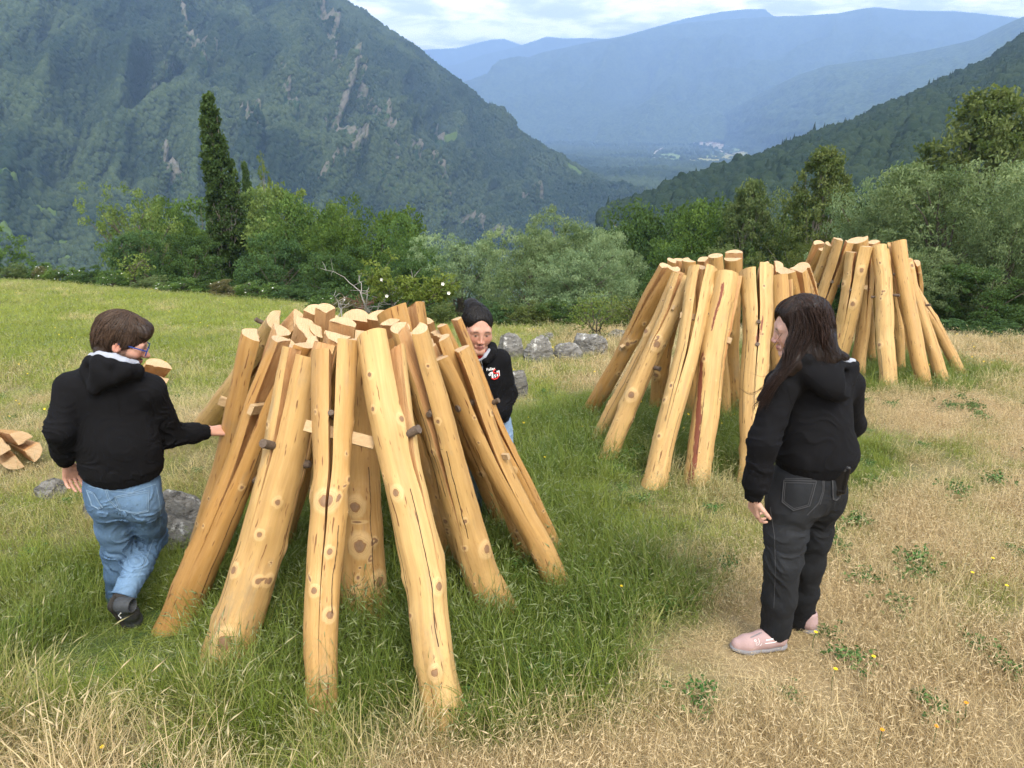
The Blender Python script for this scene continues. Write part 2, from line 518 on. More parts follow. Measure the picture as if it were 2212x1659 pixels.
slope('ridge',
    [(1400, 307, 6000), (1480, 290, 5800), (1560, 250, 5500), (1656, 196, 5100), (1731, 160, 4800), (1790, 142, 4700), (1856, 132, 4600), (1930, 122, 4500),
     (2000, 108, 4400), (2106, 84, 4300), (2212, 34, 4200), (2350, -30, 4200), (2700, -170, 4200)],
    [(1400, 312, 5500), (1480, 312, 5400), (1560, 314, 5100), (1640, 328, 4100), (1731, 342, 3450), (1790, 352, 3050), (1856, 362, 2750), (1930, 370, 2550),
     (2000, 378, 2400), (2106, 385, 2290), (2212, 390, 2200), (2350, 395, 2100), (2700, 400, 2000)],
    260, 140, fm_far, 90.0, 'blue-green wooded ridge beyond the right hillside', seed=80, gully=190.0, back=1200, rough=0.5)

slope('far_mountain',
    [(700, 330, 6400), (880, 245, 6900), (1010, 178, 7200), (1106, 138, 7400), (1180, 112, 7500), (1256, 96, 7600), (1356, 75, 7700), (1430, 56, 7800), (1506, 46, 7900), (1606, 38, 8000),
     (1706, 34, 8000), (1806, 30, 8000), (1850, 22, 8000), (1886, 17, 8000), (1956, 22, 8000), (2056, 23, 8000), (2181, 35, 8000), (2350, 60, 8000), (2700, 40, 8000)],
    [(700, 345, 4600), (880, 335, 4700), (1010, 330, 4800), (1106, 325, 4900), (1180, 322, 4900), (1256, 320, 4900), (1356, 318, 5000), (1430, 316, 5000), (1506, 314, 5100), (1606, 312, 5100),
     (1706, 312, 5100), (1806, 312, 5000), (1850, 312, 5000), (1886, 312, 5000), (1956, 312, 5000), (2056, 312, 5000), (2181, 312, 5000), (2350, 312, 5000), (2700, 312, 5000)],
    300, 150, fm_far, 430.0, 'long blue mountain closing the valley', seed=121, gully=620.0, back=1500, rough=0.6, edge_amp=0.05)

slope('distant_mountain',
    [(1230, 120, 9800), (1300, 100, 9900), (1345, 82, 10000), (1400, 62, 10000), (1480, 40, 10000), (1560, 25, 10000), (1610, 20, 10000), (1652, 19, 10000), (1668, 33, 10000), (1760, 60, 10000), (1900, 100, 10000)],
    [(1230, 240, 8600)] + [(u, 240, 8600) for u in (1300, 1345, 1400, 1480, 1560, 1610, 1652, 1668, 1760, 1900)],
    160, 60, fm_far, 120.0, 'pale blue rounded summit behind the long mountain', seed=160, gully=600.0, back=1500, edge_amp=0.04)
slope('distant_mountain',
    [(860, 160, 10800), (920, 146, 11000), (985, 140, 11000), (1045, 118, 11000), (1110, 103, 11000), (1150, 90, 11000), (1180, 79, 11000), (1220, 83, 11000), (1270, 82, 11000), (1340, 86, 11000), (1450, 100, 11000), (1600, 140, 11000)],
    [(u, 240, 9600) for u in (860, 920, 985, 1045, 1110, 1150, 1180, 1220, 1270, 1340, 1450, 1600)],
    160, 60, fm_far, 140.0, 'pale blue pointed mountain at the end of the valley', seed=170, gully=600.0, back=1500, edge_amp=0.04)
slope('distant_mountain',
    [(800, 125, 13000), (900, 108, 13000), (985, 104, 13000), (1030, 93, 13000), (1062, 85, 13000), (1090, 84, 13000), (1130, 98, 13000), (1250, 110, 13000), (1400, 130, 13000)],
    [(u, 230, 11800) for u in (800, 900, 985, 1030, 1062, 1090, 1130, 1250, 1400)],
    140, 50, fm_far, 120.0, 'palest peak far off at the head of the valley', seed=180, gully=600.0, back=800, edge_amp=0.04)

# valley floor, its fields and road
def build_valley():
    xs = np.linspace(-7000, 9500, 200); ys = np.concatenate([np.linspace(-60, 2000, 50)[:-1], np.linspace(2000, 14000, 160)])
    X, Y = np.meshgrid(xs, ys, indexing='ij')
    Z = FLOOR_Z - 3 + 6 * (fbm(X / 300, Y / 300, 0, 7, 3) - 0.5) + 70 * (fbm(X / 420, Y / 420, 0, 17, 4) - 0.35) * sstep(500, 1400, np.hypot(X - 1150, (Y - 4100) * .8))
    me = mesh_np('valley_floor', np.stack([X, Y, Z], -1).reshape(-1, 3), [grid_faces(len(xs), len(ys))], [fm_far], attrs={'rock': np.zeros(X.size), 'pasture': np.zeros(X.size)})
    if me.polygons[0].normal.z < 0: me.flip_normals()
    tag(link('valley_floor', me), 'wooded valley floor between the mountains', 'valley', kind=SIT)
    def floor_pt(u, v, z):
        r = ray(u, v); t = z / r[2]
        return r * t
    def fmat(n, a, b):
        return material(n, lambda N: {'Base Color': N.mix(N.noise(N.pos(), 0.02, 4, 0.6), a, b), 'Roughness': 0.95})
    gm = fmat('field_green', (0.10, 0.16, 0.04), (0.18, 0.23, 0.07)); tm = fmat('field_cut', (0.20, 0.20, 0.07), (0.33, 0.30, 0.12))
    rm = fmat('road_dust', (0.34, 0.31, 0.25), (0.46, 0.42, 0.34))
    zf = FLOOR_Z + 6
    def sheet(name, px, m, label, cat):
        V = np.array([floor_pt(u, v, zf) for u, v in px])
        bot = V.copy(); bot[:, 2] -= 14
        n = len(V)
        F = [[list(range(n))[::-1]]]
        side = np.array([[i, (i + 1) % n, n + (i + 1) % n, n + i] for i in range(n)])
        me = mesh_np(name, np.concatenate([V, bot]), [np.array([list(range(n))]), side], [m], smooth=False)
        if me.polygons[0].normal.z < 0: me.flip_normals()
        tag(link(name, me), label, cat, kind=SIT)
    sheet('field', [(1421, 333), (1446, 331), (1470, 334), (1466, 342), (1440, 346), (1424, 344)], gm, 'green field beside the valley road', 'field')
    sheet('field', [(1488, 345), (1520, 340), (1560, 334), (1592, 333), (1598, 339), (1560, 344), (1530, 352), (1496, 350)], tm, 'long yellow mown field below the village', 'field')
    sheet('field', [(1510, 338), (1540, 334), (1566, 330), (1560, 334), (1525, 340)], gm, 'narrow green field under the houses', 'field')
    sheet('field', [(1572, 326), (1590, 320), (1600, 322), (1590, 329)], gm, 'small green field right of the village', 'field')
    sheet('field', [(1578, 334), (1600, 328), (1614, 330), (1616, 336), (1592, 338)], tm, 'pale yellow field at the right end of the valley clearing', 'field')
    def strip(name, px, w, m, label):
        C = np.array([floor_pt(u, v, zf + 2) for u, v in px])
        T = np.gradient(C, axis=0); T /= np.linalg.norm(T, axis=1)[:, None]
        Nn = np.stack([-T[:, 1], T[:, 0], 0 * T[:, 0]], -1)
        V = np.stack([C - Nn * w, C + Nn * w], 1).reshape(-1, 3)
        me = mesh_np(name, V, [grid_faces(len(C), 2)], [m], smooth=False)
        if me.polygons[0].normal.z < 0: me.flip_normals()
        tag(link(name, me), label, 'road', kind=SIT)
    strip('road', [(1432, 319), (1418, 326), (1411, 336), (1416, 346), (1430, 354), (1452, 362)], 4.5, rm, 'pale road curving round the green valley field')
    strip('road', [(1556, 325), (1562, 329), (1574, 334), (1590, 330), (1612, 326)], 5, rm, 'pale track right of the village')
    # houses of the village: walls and a pitched roof each
    wm = material('render_wall', lambda N: {'Base Color': N.mix(N.n('ShaderNodeObjectInfo', out=None).outputs['Random'], (0.42, 0.36, 0.30), (0.72, 0.66, 0.58))})
    sm = material('slate_roof', lambda N: {'Base Color': N.mix(N.n('ShaderNodeObjectInfo', out=None).outputs['Random'], (0.16, 0.15, 0.16), (0.30, 0.22, 0.18))})
    rr = random.Random(4)
    spots = [(1486, 307), (1492, 306), (1498, 309), (1503, 305), (1510, 308), (1515, 312), (1519, 307), (1524, 311), (1528, 314), (1532, 309), (1536, 313), (1541, 317), (1545, 312), (1550, 316), (1555, 320), (1559, 317),
             (1448, 289), (1455, 286), (1463, 288), (1472, 285)]
    base = None
    for i, (u, v) in enumerate(spots):
        c = floor_pt(u, v, zf)
        if i == 0:
            mb = MB(); mb.box((0, 0, 4.5), (9, 0, 0), (0, 7, 0), (0, 0, 8.5)); me_w = None
            root = empty('house', c)
            wall = mb.build('wall', wm, root, smooth=False)
            V = np.array([[-10, -8, 13], [10, -8, 13], [10, 8, 13], [-10, 8, 13], [-10, 0, 19], [10, 0, 19]], float)
            me = mesh_np('roof', V, [np.array([[0, 1, 5, 4], [2, 3, 4, 5], [3, 2, 1, 0]]), np.array([[0, 4, 3], [1, 2, 5]])], [sm], smooth=False)
            roof = link('roof', me, root)
            wall.matrix_parent_inverse = Matrix.Identity(4); roof.matrix_parent_inverse = Matrix.Identity(4)
            base = (root, wall, roof)
        else:
            root = base[0].copy(); COL.objects.link(root); root.location = c
            for ch in base[1:]:
                q = ch.copy(); COL.objects.link(q); q.parent = root
        root.rotation_euler = (0, 0, rr.uniform(-1.5, 1.5)); s = rr.uniform(0.8, 1.25); root.scale = (s * 1.2, s, s)
        tag(root, 'tiny pale house of the far village clustered above the yellow valley field' if i < 16 else 'tiny pale house of the hamlet on the wooded slope above the village', 'house', 'houses of the far village' if i < 16 else 'houses of the upper hamlet')
build_valley()
# ================================================================== TREES AND SHRUBS
def leaf_material(name, dark, light, hue=0.0, trans=0.35):
    def fn(N):
        rnd = N.n('ShaderNodeObjectInfo', out=None).outputs['Random']
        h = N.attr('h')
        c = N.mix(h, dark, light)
        c = N.n('ShaderNodeHueSaturation', {'Hue': N.mr(rnd, 0, 1, 0.488, 0.512), 'Saturation': N.mr(rnd, 0, 1, 1.08, 0.92), 'Value': N.mr(rnd, 0, 1, 0.85, 1.15), 'Color': c})
        d = N.n('ShaderNodeBsdfPrincipled', {'Base Color': c, 'Roughness': 0.6, 'Specular IOR Level': 0.25})
        t = N.n('ShaderNodeBsdfTranslucent', {'Color': N.mix(0.5, c, (0.16, 0.22, 0.03))})
        return N.n('ShaderNodeMixShader', {0: trans, 1: d, 2: t})
    return material(name, fn)

def bark_material(name, a, b, sc=14):
    return material(name, lambda N: {'Base Color': N.mix(N.noise(N.mapping(N.coord('Object'), (1, 1, 0.25)), sc, 6, 0.7), a, b), 'Roughness': 0.9,
                                     'Normal': N.bump(N.noise(N.mapping(N.coord('Object'), (1, 1, 0.2)), sc * 1.5, 5, 0.7), 0.7, 0.03)})

LM = {
    'broad': leaf_material('leaf_broad', (0.04, 0.09, 0.018), (0.125, 0.205, 0.042)),
    'dark': leaf_material('leaf_dark', (0.022, 0.055, 0.014), (0.07, 0.13, 0.032)),
    'bright': leaf_material('leaf_bright', (0.066, 0.112, 0.020), (0.190, 0.245, 0.052)),
    'willow': leaf_material('leaf_willow', (0.085, 0.140, 0.055), (0.265, 0.345, 0.165)),
    'poplar': leaf_material('leaf_poplar', (0.022, 0.05, 0.012), (0.075, 0.125, 0.032)),
    'olive': leaf_material('leaf_olive', (0.05, 0.08, 0.018), (0.145, 0.175, 0.052)),
    'rust': leaf_material('leaf_rust', (0.07, 0.062, 0.022), (0.17, 0.15, 0.058)),
}
BARK = bark_material('bark_grey', (0.045, 0.037, 0.028), (0.16, 0.135, 0.105))
BARKP = bark_material('bark_pale', (0.10, 0.085, 0.065), (0.36, 0.32, 0.26))
PETAL = material('petal_white', lambda N: {'Base Color': (0.78, 0.76, 0.70), 'Roughness': 0.7})
YPETAL = material('petal_yellow', lambda N: {'Base Color': (0.80, 0.55, 0.02), 'Roughness': 0.6})

def leaves(rng, C, n_per, spread, size, tone, droop=0.0, aspect=0.5, flat=0.75):
    """rhombic leaves round clump centres C"""
    K = len(C); n = K * n_per
    c = np.repeat(C, n_per, 0); tn = np.repeat(tone, n_per)
    off = rng.normal(size=(n, 3)); off /= np.linalg.norm(off, axis=1)[:, None] + 1e-9
    off *= (rng.random(n) ** 0.45)[:, None] * np.repeat(spread, n_per)[:, None]; off[:, 2] *= flat
    p = c + off
    d = rng.normal(size=(n, 3)); d[:, 2] -= droop; d /= np.linalg.norm(d, axis=1)[:, None]
    q = rng.normal(size=(n, 3)); s = np.cross(d, q); s /= np.linalg.norm(s, axis=1)[:, None] + 1e-9
    L = size * rng.uniform(0.6, 1.3, n)
    a = p - d * (L / 2)[:, None]; b = p + d * (L / 2)[:, None]
    nrm = np.cross(d, s)
    m = p + nrm * (L * 0.08)[:, None]
    l = m + s * (L * aspect / 2)[:, None]; r = m - s * (L * aspect / 2)[:, None]
    V = np.stack([a, l, b, r], 1).reshape(-1, 3)
    F = np.arange(4 * n).reshape(-1, 4)
    # tone: clump tone plus light painted on the top of every clump
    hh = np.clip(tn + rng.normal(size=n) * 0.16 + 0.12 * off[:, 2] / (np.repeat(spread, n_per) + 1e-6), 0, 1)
    return V, F, np.repeat(hh, 4)

def crown_points(rng, kind, n):
    """clump centres and radii in a unit-height tree, plus limbs"""
    C, S = [], []
    seed = int(rng.integers(1000))
    lobes = None
    if kind in ('round', 'willow', 'shrub', 'loose'):
        nl = {'round': 9, 'willow': 11, 'shrub': 8, 'loose': 10}[kind]
        lobes = []
        for i in range(nl):
            a = 2 * math.pi * (i + rng.random() * 0.7) / nl * 2.4
            lo, hi = {'round': (0.32, 0.84), 'willow': (0.16, 0.84), 'shrub': (0.15, 0.75), 'loose': (0.40, 0.86)}[kind]
            zf = lo + (hi - lo) * ((i + rng.random()) / nl)
            env = math.sin(math.pi * min(1, max(0.02, (zf - lo + 0.22) / (hi - lo + 0.34)))) ** 0.7
            rr = 0.36 * env * rng.uniform(0.45, 1.0)
            lobes.append((rr * math.cos(a), rr * math.sin(a), zf, rng.uniform(0.16, 0.25) * (1.1 if kind == 'shrub' else 1)))
    while len(C) < n:
        if lobes is not None:
            lx, ly, lz, lr = lobes[int(rng.integers(len(lobes)))]
            d = rng.normal(size=3); d /= np.linalg.norm(d)
            r = lr * (0.45 + 0.55 * rng.random() ** 0.5)
            p = np.array([lx, ly, lz]) + d * r * np.array([1, 1, 0.8])
            if p[2] < 0.02 or p[2] > 1.0: continue
            s = rng.uniform(0.034, 0.070)
        elif kind == 'poplar':
            z = 0.13 + 0.87 * rng.random()
            w = 0.105 * min(1, ((z - 0.06) / 0.22)) ** 0.7 * (1 - max(0, (z - 0.50) / 0.56) ** 1.5)
            a = rng.random() * 2 * math.pi; r = w * rng.random() ** 0.4
            p = np.array([r * math.cos(a), r * math.sin(a), z]) + np.array([0.02 * math.sin(z * 9 + seed), 0, 0])
            s = rng.uniform(0.012, 0.026)
        elif kind == 'birch':
            z = 0.16 + 0.84 * rng.random() ** 0.9
            w = 0.27 * min(1, (1.02 - z) / 0.42) ** 0.6 * min(1, 0.45 + z); w *= 0.7 + 0.6 * float(vnoise(z * 7, seed, 0, 3))
            a = rng.random() * 2 * math.pi; r = w * rng.random() ** 0.5
            p = np.array([r * math.cos(a), r * math.sin(a), z - 0.15 * r])
            s = rng.uniform(0.02, 0.042)
        C.append(p); S.append(s)
    return np.array(C), np.array(S)

def make_tree_meshes(name, kind, n_clump, n_per, leaf, lmat, bmat, seed, droop=0.0, aspect=0.5, trunk_r=0.02, thin=1.0, flowers=0, fork=4, height=8.0, limbs=26):
    """everything in a unit-height frame; leaf size is given in metres for the typical height"""
    rng = np.random.default_rng(seed)
    C, S = crown_points(rng, kind, n_clump)
    S = S * thin
    tone = np.clip(0.12 + 0.36 * (C[:, 2] - 0.3) + rng.normal(size=len(C)) * 0.24 + 0.55 * (np.hypot(C[:, 0], C[:, 1])), 0, 1)  # light in the colour: upper and outer clumps paler, low inner ones darker
    V, F, H = leaves(rng, C, n_per, S, leaf / height, tone, droop, aspect)
    mb = MB(); mb.add(V, [F], 0, H)
    if flowers:
        i = rng.integers(len(V) // 4, size=flowers)
        base = V.reshape(-1, 4, 3)[i].mean(1)
        outw = base - np.array([0, 0, 0.3]); outw /= np.linalg.norm(outw, axis=1)[:, None]
        v2, f2, h2 = leaves(rng, base + outw * 0.03, 2, np.full(flowers, 0.008), 0.06 / height, np.full(flowers, 1.0), 0, 1.0)
        mb.add(v2, [f2], 1, h2)
    sizes = np.concatenate([f for f in mb.F]); mi = np.concatenate(mb.M)
    crown = mesh_np(name + '_crown', np.concatenate(mb.V), [sizes], [lmat, PETAL], mi, False, {'h': np.concatenate(mb.A)})
    # trunk and limbs
    tb = MB()
    top = 0.92 if kind in ('poplar', 'birch') else 0.55
    zz = np.linspace(-0.06, top, 9)
    wob = 0.018 * np.stack([np.sin(zz * 7 + seed), np.cos(zz * 5 + seed * 2), 0 * zz], -1) * sstep(0, 0.4, zz)[:, None]
    ax = np.stack([0 * zz, 0 * zz, zz], -1) + wob
    rad = trunk_r * (1 - 0.8 * np.clip(zz / top, 0, 1)); rad[0] *= 1.5; rad[1] *= 1.12
    tb.tube(ax, rad, 8)
    idx = rng.choice(len(C), min(limbs, len(C)), replace=False)
    for k in idx:
        e = C[k]
        z0 = min(max(0.06, e[2] * rng.uniform(0.35, 0.7) - (0.0 if kind != 'poplar' else 0.02)), top * 0.95)
        s0 = np.array([np.interp(z0, zz, ax[:, 0]), np.interp(z0, zz, ax[:, 1]), z0])
        m1 = s0 * 0.6 + e * 0.4 + np.array([0, 0, 0.05 * (e[2] - z0)]) + rng.normal(size=3) * 0.012
        m2 = s0 * 0.25 + e * 0.75 + rng.normal(size=3) * 0.012
        r0 = trunk_r * 0.42 * (1 - 0.5 * z0)
        tb.tube([s0, m1, m2, e], [r0, r0 * 0.7, r0 * 0.45, r0 * 0.15], 5, cap=False)
    sz = {}
    for f in tb.F: sz.setdefault(f.shape[1], []).append(f)
    trunk = mesh_np(name + '_trunk', np.concatenate(tb.V), [np.concatenate(v) for v in sz.values()], [bmat])
    return crown, trunk

ARCH = {
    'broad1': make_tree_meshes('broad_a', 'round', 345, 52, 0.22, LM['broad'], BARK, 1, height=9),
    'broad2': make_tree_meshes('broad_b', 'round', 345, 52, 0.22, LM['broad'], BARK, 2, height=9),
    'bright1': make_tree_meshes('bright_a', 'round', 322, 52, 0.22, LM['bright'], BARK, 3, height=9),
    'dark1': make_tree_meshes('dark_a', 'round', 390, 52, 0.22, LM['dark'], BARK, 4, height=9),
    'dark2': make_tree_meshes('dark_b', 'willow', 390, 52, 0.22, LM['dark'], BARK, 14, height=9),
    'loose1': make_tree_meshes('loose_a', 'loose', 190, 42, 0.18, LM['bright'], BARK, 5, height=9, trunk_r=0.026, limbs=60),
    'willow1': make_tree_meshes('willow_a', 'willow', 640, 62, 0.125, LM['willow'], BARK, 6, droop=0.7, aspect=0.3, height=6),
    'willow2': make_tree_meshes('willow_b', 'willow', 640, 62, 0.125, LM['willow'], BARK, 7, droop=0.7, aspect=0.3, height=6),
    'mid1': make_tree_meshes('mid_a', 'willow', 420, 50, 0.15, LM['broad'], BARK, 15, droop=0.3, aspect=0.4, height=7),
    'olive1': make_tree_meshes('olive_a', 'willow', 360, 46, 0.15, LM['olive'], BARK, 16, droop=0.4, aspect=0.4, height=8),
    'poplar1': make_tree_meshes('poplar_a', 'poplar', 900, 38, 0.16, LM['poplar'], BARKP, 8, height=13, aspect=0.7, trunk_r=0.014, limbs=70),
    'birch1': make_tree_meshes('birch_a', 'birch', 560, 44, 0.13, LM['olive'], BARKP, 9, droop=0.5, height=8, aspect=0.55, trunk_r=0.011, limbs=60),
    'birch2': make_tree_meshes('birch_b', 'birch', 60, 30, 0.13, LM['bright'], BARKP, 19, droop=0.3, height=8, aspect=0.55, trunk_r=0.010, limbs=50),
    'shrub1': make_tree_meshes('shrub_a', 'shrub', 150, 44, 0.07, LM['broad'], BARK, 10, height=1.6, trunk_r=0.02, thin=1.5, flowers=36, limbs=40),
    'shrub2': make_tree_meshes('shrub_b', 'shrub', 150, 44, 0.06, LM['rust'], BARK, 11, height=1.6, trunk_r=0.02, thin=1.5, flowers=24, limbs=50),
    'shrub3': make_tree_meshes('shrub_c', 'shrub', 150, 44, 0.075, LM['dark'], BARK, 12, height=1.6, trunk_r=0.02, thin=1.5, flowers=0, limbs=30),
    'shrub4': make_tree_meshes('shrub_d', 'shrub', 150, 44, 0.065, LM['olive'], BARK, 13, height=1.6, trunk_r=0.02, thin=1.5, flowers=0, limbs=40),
}
_used = set()
def plant(kind, name, u, vtop, y, wpx, label, cat='tree', group=None, rot=None, lean=0.0, base_v=None, base_u=None):
    """a tree whose crown top and width were surveyed at distance y; it stands on the slope there"""
    t = P(u, vtop, y)
    x = t[0] if base_u is None else P(base_u, 600, y)[0]
    if base_v is not None:
        b = P(u, base_v, y); z0 = b[2] - 0.05
    else: z0 = float(gz(x, y)) - 0.1
    H = t[2] - z0
    d = y * CP - t[2] * SP
    W = wpx * d / FPX
    if kind[:6] not in ('poplar', 'birch1', 'birch2', 'shrub1', 'shrub2', 'shrub3', 'shrub4'): W = max(W, 0.58 * H)
    unit = {'poplar1': 0.235, 'birch1': 0.50, 'birch2': 0.50}.get(kind, 0.86)
    root = empty(name, (x, y, z0))
    cm, tm = ARCH[kind]
    for part, me in (('trunk', tm), ('crown', cm)):
        o = bpy.data.objects.new(part, me); COL.objects.link(o); o.parent = root
    root.scale = (W / unit, W / unit, H)
    if rot is None: rot = (u * 0.37 + y) % 6.28
    root.rotation_euler = (0, lean, rot) if not lean else (0, 0, rot)
    if lean:
        root.rotation_euler = Matrix.Rotation(lean, 3, 'Y').to_4x4().to_3x3().to_euler()
    tag(root, label, cat, group)
    return root

TL = 'trees along the lower edge of the meadow'
# ---- left of the valley
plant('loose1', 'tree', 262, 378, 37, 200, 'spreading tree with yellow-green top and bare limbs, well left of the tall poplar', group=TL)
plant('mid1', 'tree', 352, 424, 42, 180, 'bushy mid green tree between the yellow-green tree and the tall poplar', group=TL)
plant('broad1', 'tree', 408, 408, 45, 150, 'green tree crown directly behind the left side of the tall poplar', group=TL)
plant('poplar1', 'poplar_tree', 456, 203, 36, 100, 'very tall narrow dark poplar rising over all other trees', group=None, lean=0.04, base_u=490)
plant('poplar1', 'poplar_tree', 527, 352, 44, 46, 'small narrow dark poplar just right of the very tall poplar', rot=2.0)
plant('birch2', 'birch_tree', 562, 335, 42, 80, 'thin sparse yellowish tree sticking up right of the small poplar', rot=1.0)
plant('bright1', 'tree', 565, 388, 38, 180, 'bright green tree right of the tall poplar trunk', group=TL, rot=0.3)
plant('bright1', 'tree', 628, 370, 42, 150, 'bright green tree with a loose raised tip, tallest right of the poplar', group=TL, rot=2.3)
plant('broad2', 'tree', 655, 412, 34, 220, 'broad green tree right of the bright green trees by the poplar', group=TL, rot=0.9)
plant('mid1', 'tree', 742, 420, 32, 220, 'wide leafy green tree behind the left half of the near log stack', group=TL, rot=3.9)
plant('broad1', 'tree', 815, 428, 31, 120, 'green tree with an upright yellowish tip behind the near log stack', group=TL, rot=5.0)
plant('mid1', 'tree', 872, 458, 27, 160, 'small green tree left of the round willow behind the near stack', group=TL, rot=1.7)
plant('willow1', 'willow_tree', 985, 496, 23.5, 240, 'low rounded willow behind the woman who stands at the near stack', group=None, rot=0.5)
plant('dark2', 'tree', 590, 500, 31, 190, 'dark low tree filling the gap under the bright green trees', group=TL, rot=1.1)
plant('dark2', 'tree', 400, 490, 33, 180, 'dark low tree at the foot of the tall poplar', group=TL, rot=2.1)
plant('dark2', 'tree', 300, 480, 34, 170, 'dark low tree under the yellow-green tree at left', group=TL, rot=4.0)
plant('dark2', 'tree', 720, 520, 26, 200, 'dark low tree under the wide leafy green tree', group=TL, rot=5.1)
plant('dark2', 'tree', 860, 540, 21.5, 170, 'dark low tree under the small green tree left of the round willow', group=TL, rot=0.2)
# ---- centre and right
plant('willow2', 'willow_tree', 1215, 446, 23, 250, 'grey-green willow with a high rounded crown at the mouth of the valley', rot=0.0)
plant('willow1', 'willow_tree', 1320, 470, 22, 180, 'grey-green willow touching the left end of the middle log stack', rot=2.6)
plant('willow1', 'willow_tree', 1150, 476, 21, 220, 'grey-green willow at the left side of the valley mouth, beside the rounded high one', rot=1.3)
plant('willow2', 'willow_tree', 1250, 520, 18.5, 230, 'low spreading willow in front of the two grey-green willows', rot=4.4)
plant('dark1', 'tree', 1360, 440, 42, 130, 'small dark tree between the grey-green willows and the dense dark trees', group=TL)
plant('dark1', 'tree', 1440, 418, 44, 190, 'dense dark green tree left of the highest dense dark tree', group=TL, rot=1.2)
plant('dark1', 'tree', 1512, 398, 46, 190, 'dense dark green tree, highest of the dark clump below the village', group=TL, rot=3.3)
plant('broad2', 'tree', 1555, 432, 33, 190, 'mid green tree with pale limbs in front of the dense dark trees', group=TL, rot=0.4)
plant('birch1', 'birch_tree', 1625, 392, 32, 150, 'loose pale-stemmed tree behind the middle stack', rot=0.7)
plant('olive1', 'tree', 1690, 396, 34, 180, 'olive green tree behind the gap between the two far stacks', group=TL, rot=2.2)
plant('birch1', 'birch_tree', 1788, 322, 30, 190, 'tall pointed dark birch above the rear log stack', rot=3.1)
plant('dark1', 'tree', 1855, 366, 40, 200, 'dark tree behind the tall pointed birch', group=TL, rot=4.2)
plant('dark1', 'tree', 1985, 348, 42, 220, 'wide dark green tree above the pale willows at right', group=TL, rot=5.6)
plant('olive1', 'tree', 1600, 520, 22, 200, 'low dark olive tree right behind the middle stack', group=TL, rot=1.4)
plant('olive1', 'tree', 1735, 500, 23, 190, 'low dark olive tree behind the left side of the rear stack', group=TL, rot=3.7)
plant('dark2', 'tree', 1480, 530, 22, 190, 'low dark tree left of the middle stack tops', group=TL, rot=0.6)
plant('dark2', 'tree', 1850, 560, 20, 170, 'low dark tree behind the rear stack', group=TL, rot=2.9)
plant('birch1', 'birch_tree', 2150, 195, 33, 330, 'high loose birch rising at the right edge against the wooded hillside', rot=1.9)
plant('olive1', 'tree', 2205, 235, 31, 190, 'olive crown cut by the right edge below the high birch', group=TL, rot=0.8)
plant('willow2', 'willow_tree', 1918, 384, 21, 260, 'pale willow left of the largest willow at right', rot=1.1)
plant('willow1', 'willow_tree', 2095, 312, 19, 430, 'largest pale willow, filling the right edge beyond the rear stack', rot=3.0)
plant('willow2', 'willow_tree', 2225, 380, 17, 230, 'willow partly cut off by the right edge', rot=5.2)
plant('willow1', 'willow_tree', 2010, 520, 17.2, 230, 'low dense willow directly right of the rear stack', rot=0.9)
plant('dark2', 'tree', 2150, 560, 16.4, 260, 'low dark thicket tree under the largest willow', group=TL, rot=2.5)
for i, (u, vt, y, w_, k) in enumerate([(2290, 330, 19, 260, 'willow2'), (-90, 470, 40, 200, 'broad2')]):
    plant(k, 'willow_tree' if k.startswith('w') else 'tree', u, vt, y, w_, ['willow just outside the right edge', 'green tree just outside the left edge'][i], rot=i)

# ---- hedge of shrubs along the meadow edge
HG = 'shrubs along the meadow edge'
hedge = [
    ('shrub4', 10, 562, 26.5, 70, 'olive shrub at the left end of the meadow edge'), ('shrub1', 62, 556, 27.5, 80, 'white-flowered shrub, leftmost of the flowering ones'),
    ('shrub2', 95, 566, 26.6, 60, 'brownish shrub between white-flowered shrubs at far left'), ('shrub1', 130, 567, 26.2, 80, 'white-flowered shrub left of the yellow-green tree'),
    ('shrub3', 185, 572, 25.5, 90, 'dark shrub under the left side of the yellow-green tree'), ('shrub1', 235, 578, 24.8, 70, 'white-flowered shrub below the yellow-green tree'),
    ('shrub4', 330, 588, 23.2, 90, 'olive shrub right of the thin sapling on the meadow edge'), ('shrub1', 385, 594, 22.4, 90, 'white-flowered shrub left of the poplar foot'),
    ('shrub3', 435, 596, 22.6, 80, 'dark shrub at the poplar foot'), ('shrub2', 492, 600, 21.0, 100, 'large brownish shrub in front of the poplar foot'),
    ('shrub1', 556, 600, 20.6, 100, 'white-flowered shrub right of the large brownish shrub'), ('shrub3', 620, 612, 20.2, 90, 'dark shrub right of the white-flowered one near the log stack'),
    ('shrub1', 690, 632, 17.6, 60, 'small pale-flowered shrub above the left part of the near stack'), ('shrub2', 760, 636, 17.2, 90, 'reddish brown shrub behind the dead branches'),
    ('shrub3', 700, 604, 20.5, 120, 'dark shrub in the shade below the wide leafy tree'), ('shrub3', 800, 610, 19.5, 120, 'dark shrub left of the leafy rose bush'),
    ('shrub3', 905, 622, 17.5, 120, 'dark shrub behind the leafy rose bush'), ('shrub4', 960, 640, 16.4, 90, 'olive shrub left of the woman at the near stack'),
    ('shrub4', 1130, 640, 16.2, 120, 'olive shrub right of the woman at the near stack'), ('shrub3', 1060, 650, 16.0, 100, 'dark shrub behind the woman at the near stack'),
    ('shrub3', 1215, 640, 16.2, 120, 'dark shrub left of the young green bush'), ('shrub4', 1345, 645, 15.4, 100, 'olive shrub right of the young green bush'),
    ('shrub3', 1400, 640, 15.6, 110, 'dark shrub at the left end of the middle stack'), ('shrub3', 2070, 690, 14.6, 140, 'dark shrub right of the rear stack'),
    ('shrub3', 2180, 690, 14.4, 140, 'dark shrub at the right end of the meadow'), ('shrub3', 1960, 680, 14.8, 140, 'dark shrub seen between the legs of the rear stack'),
]
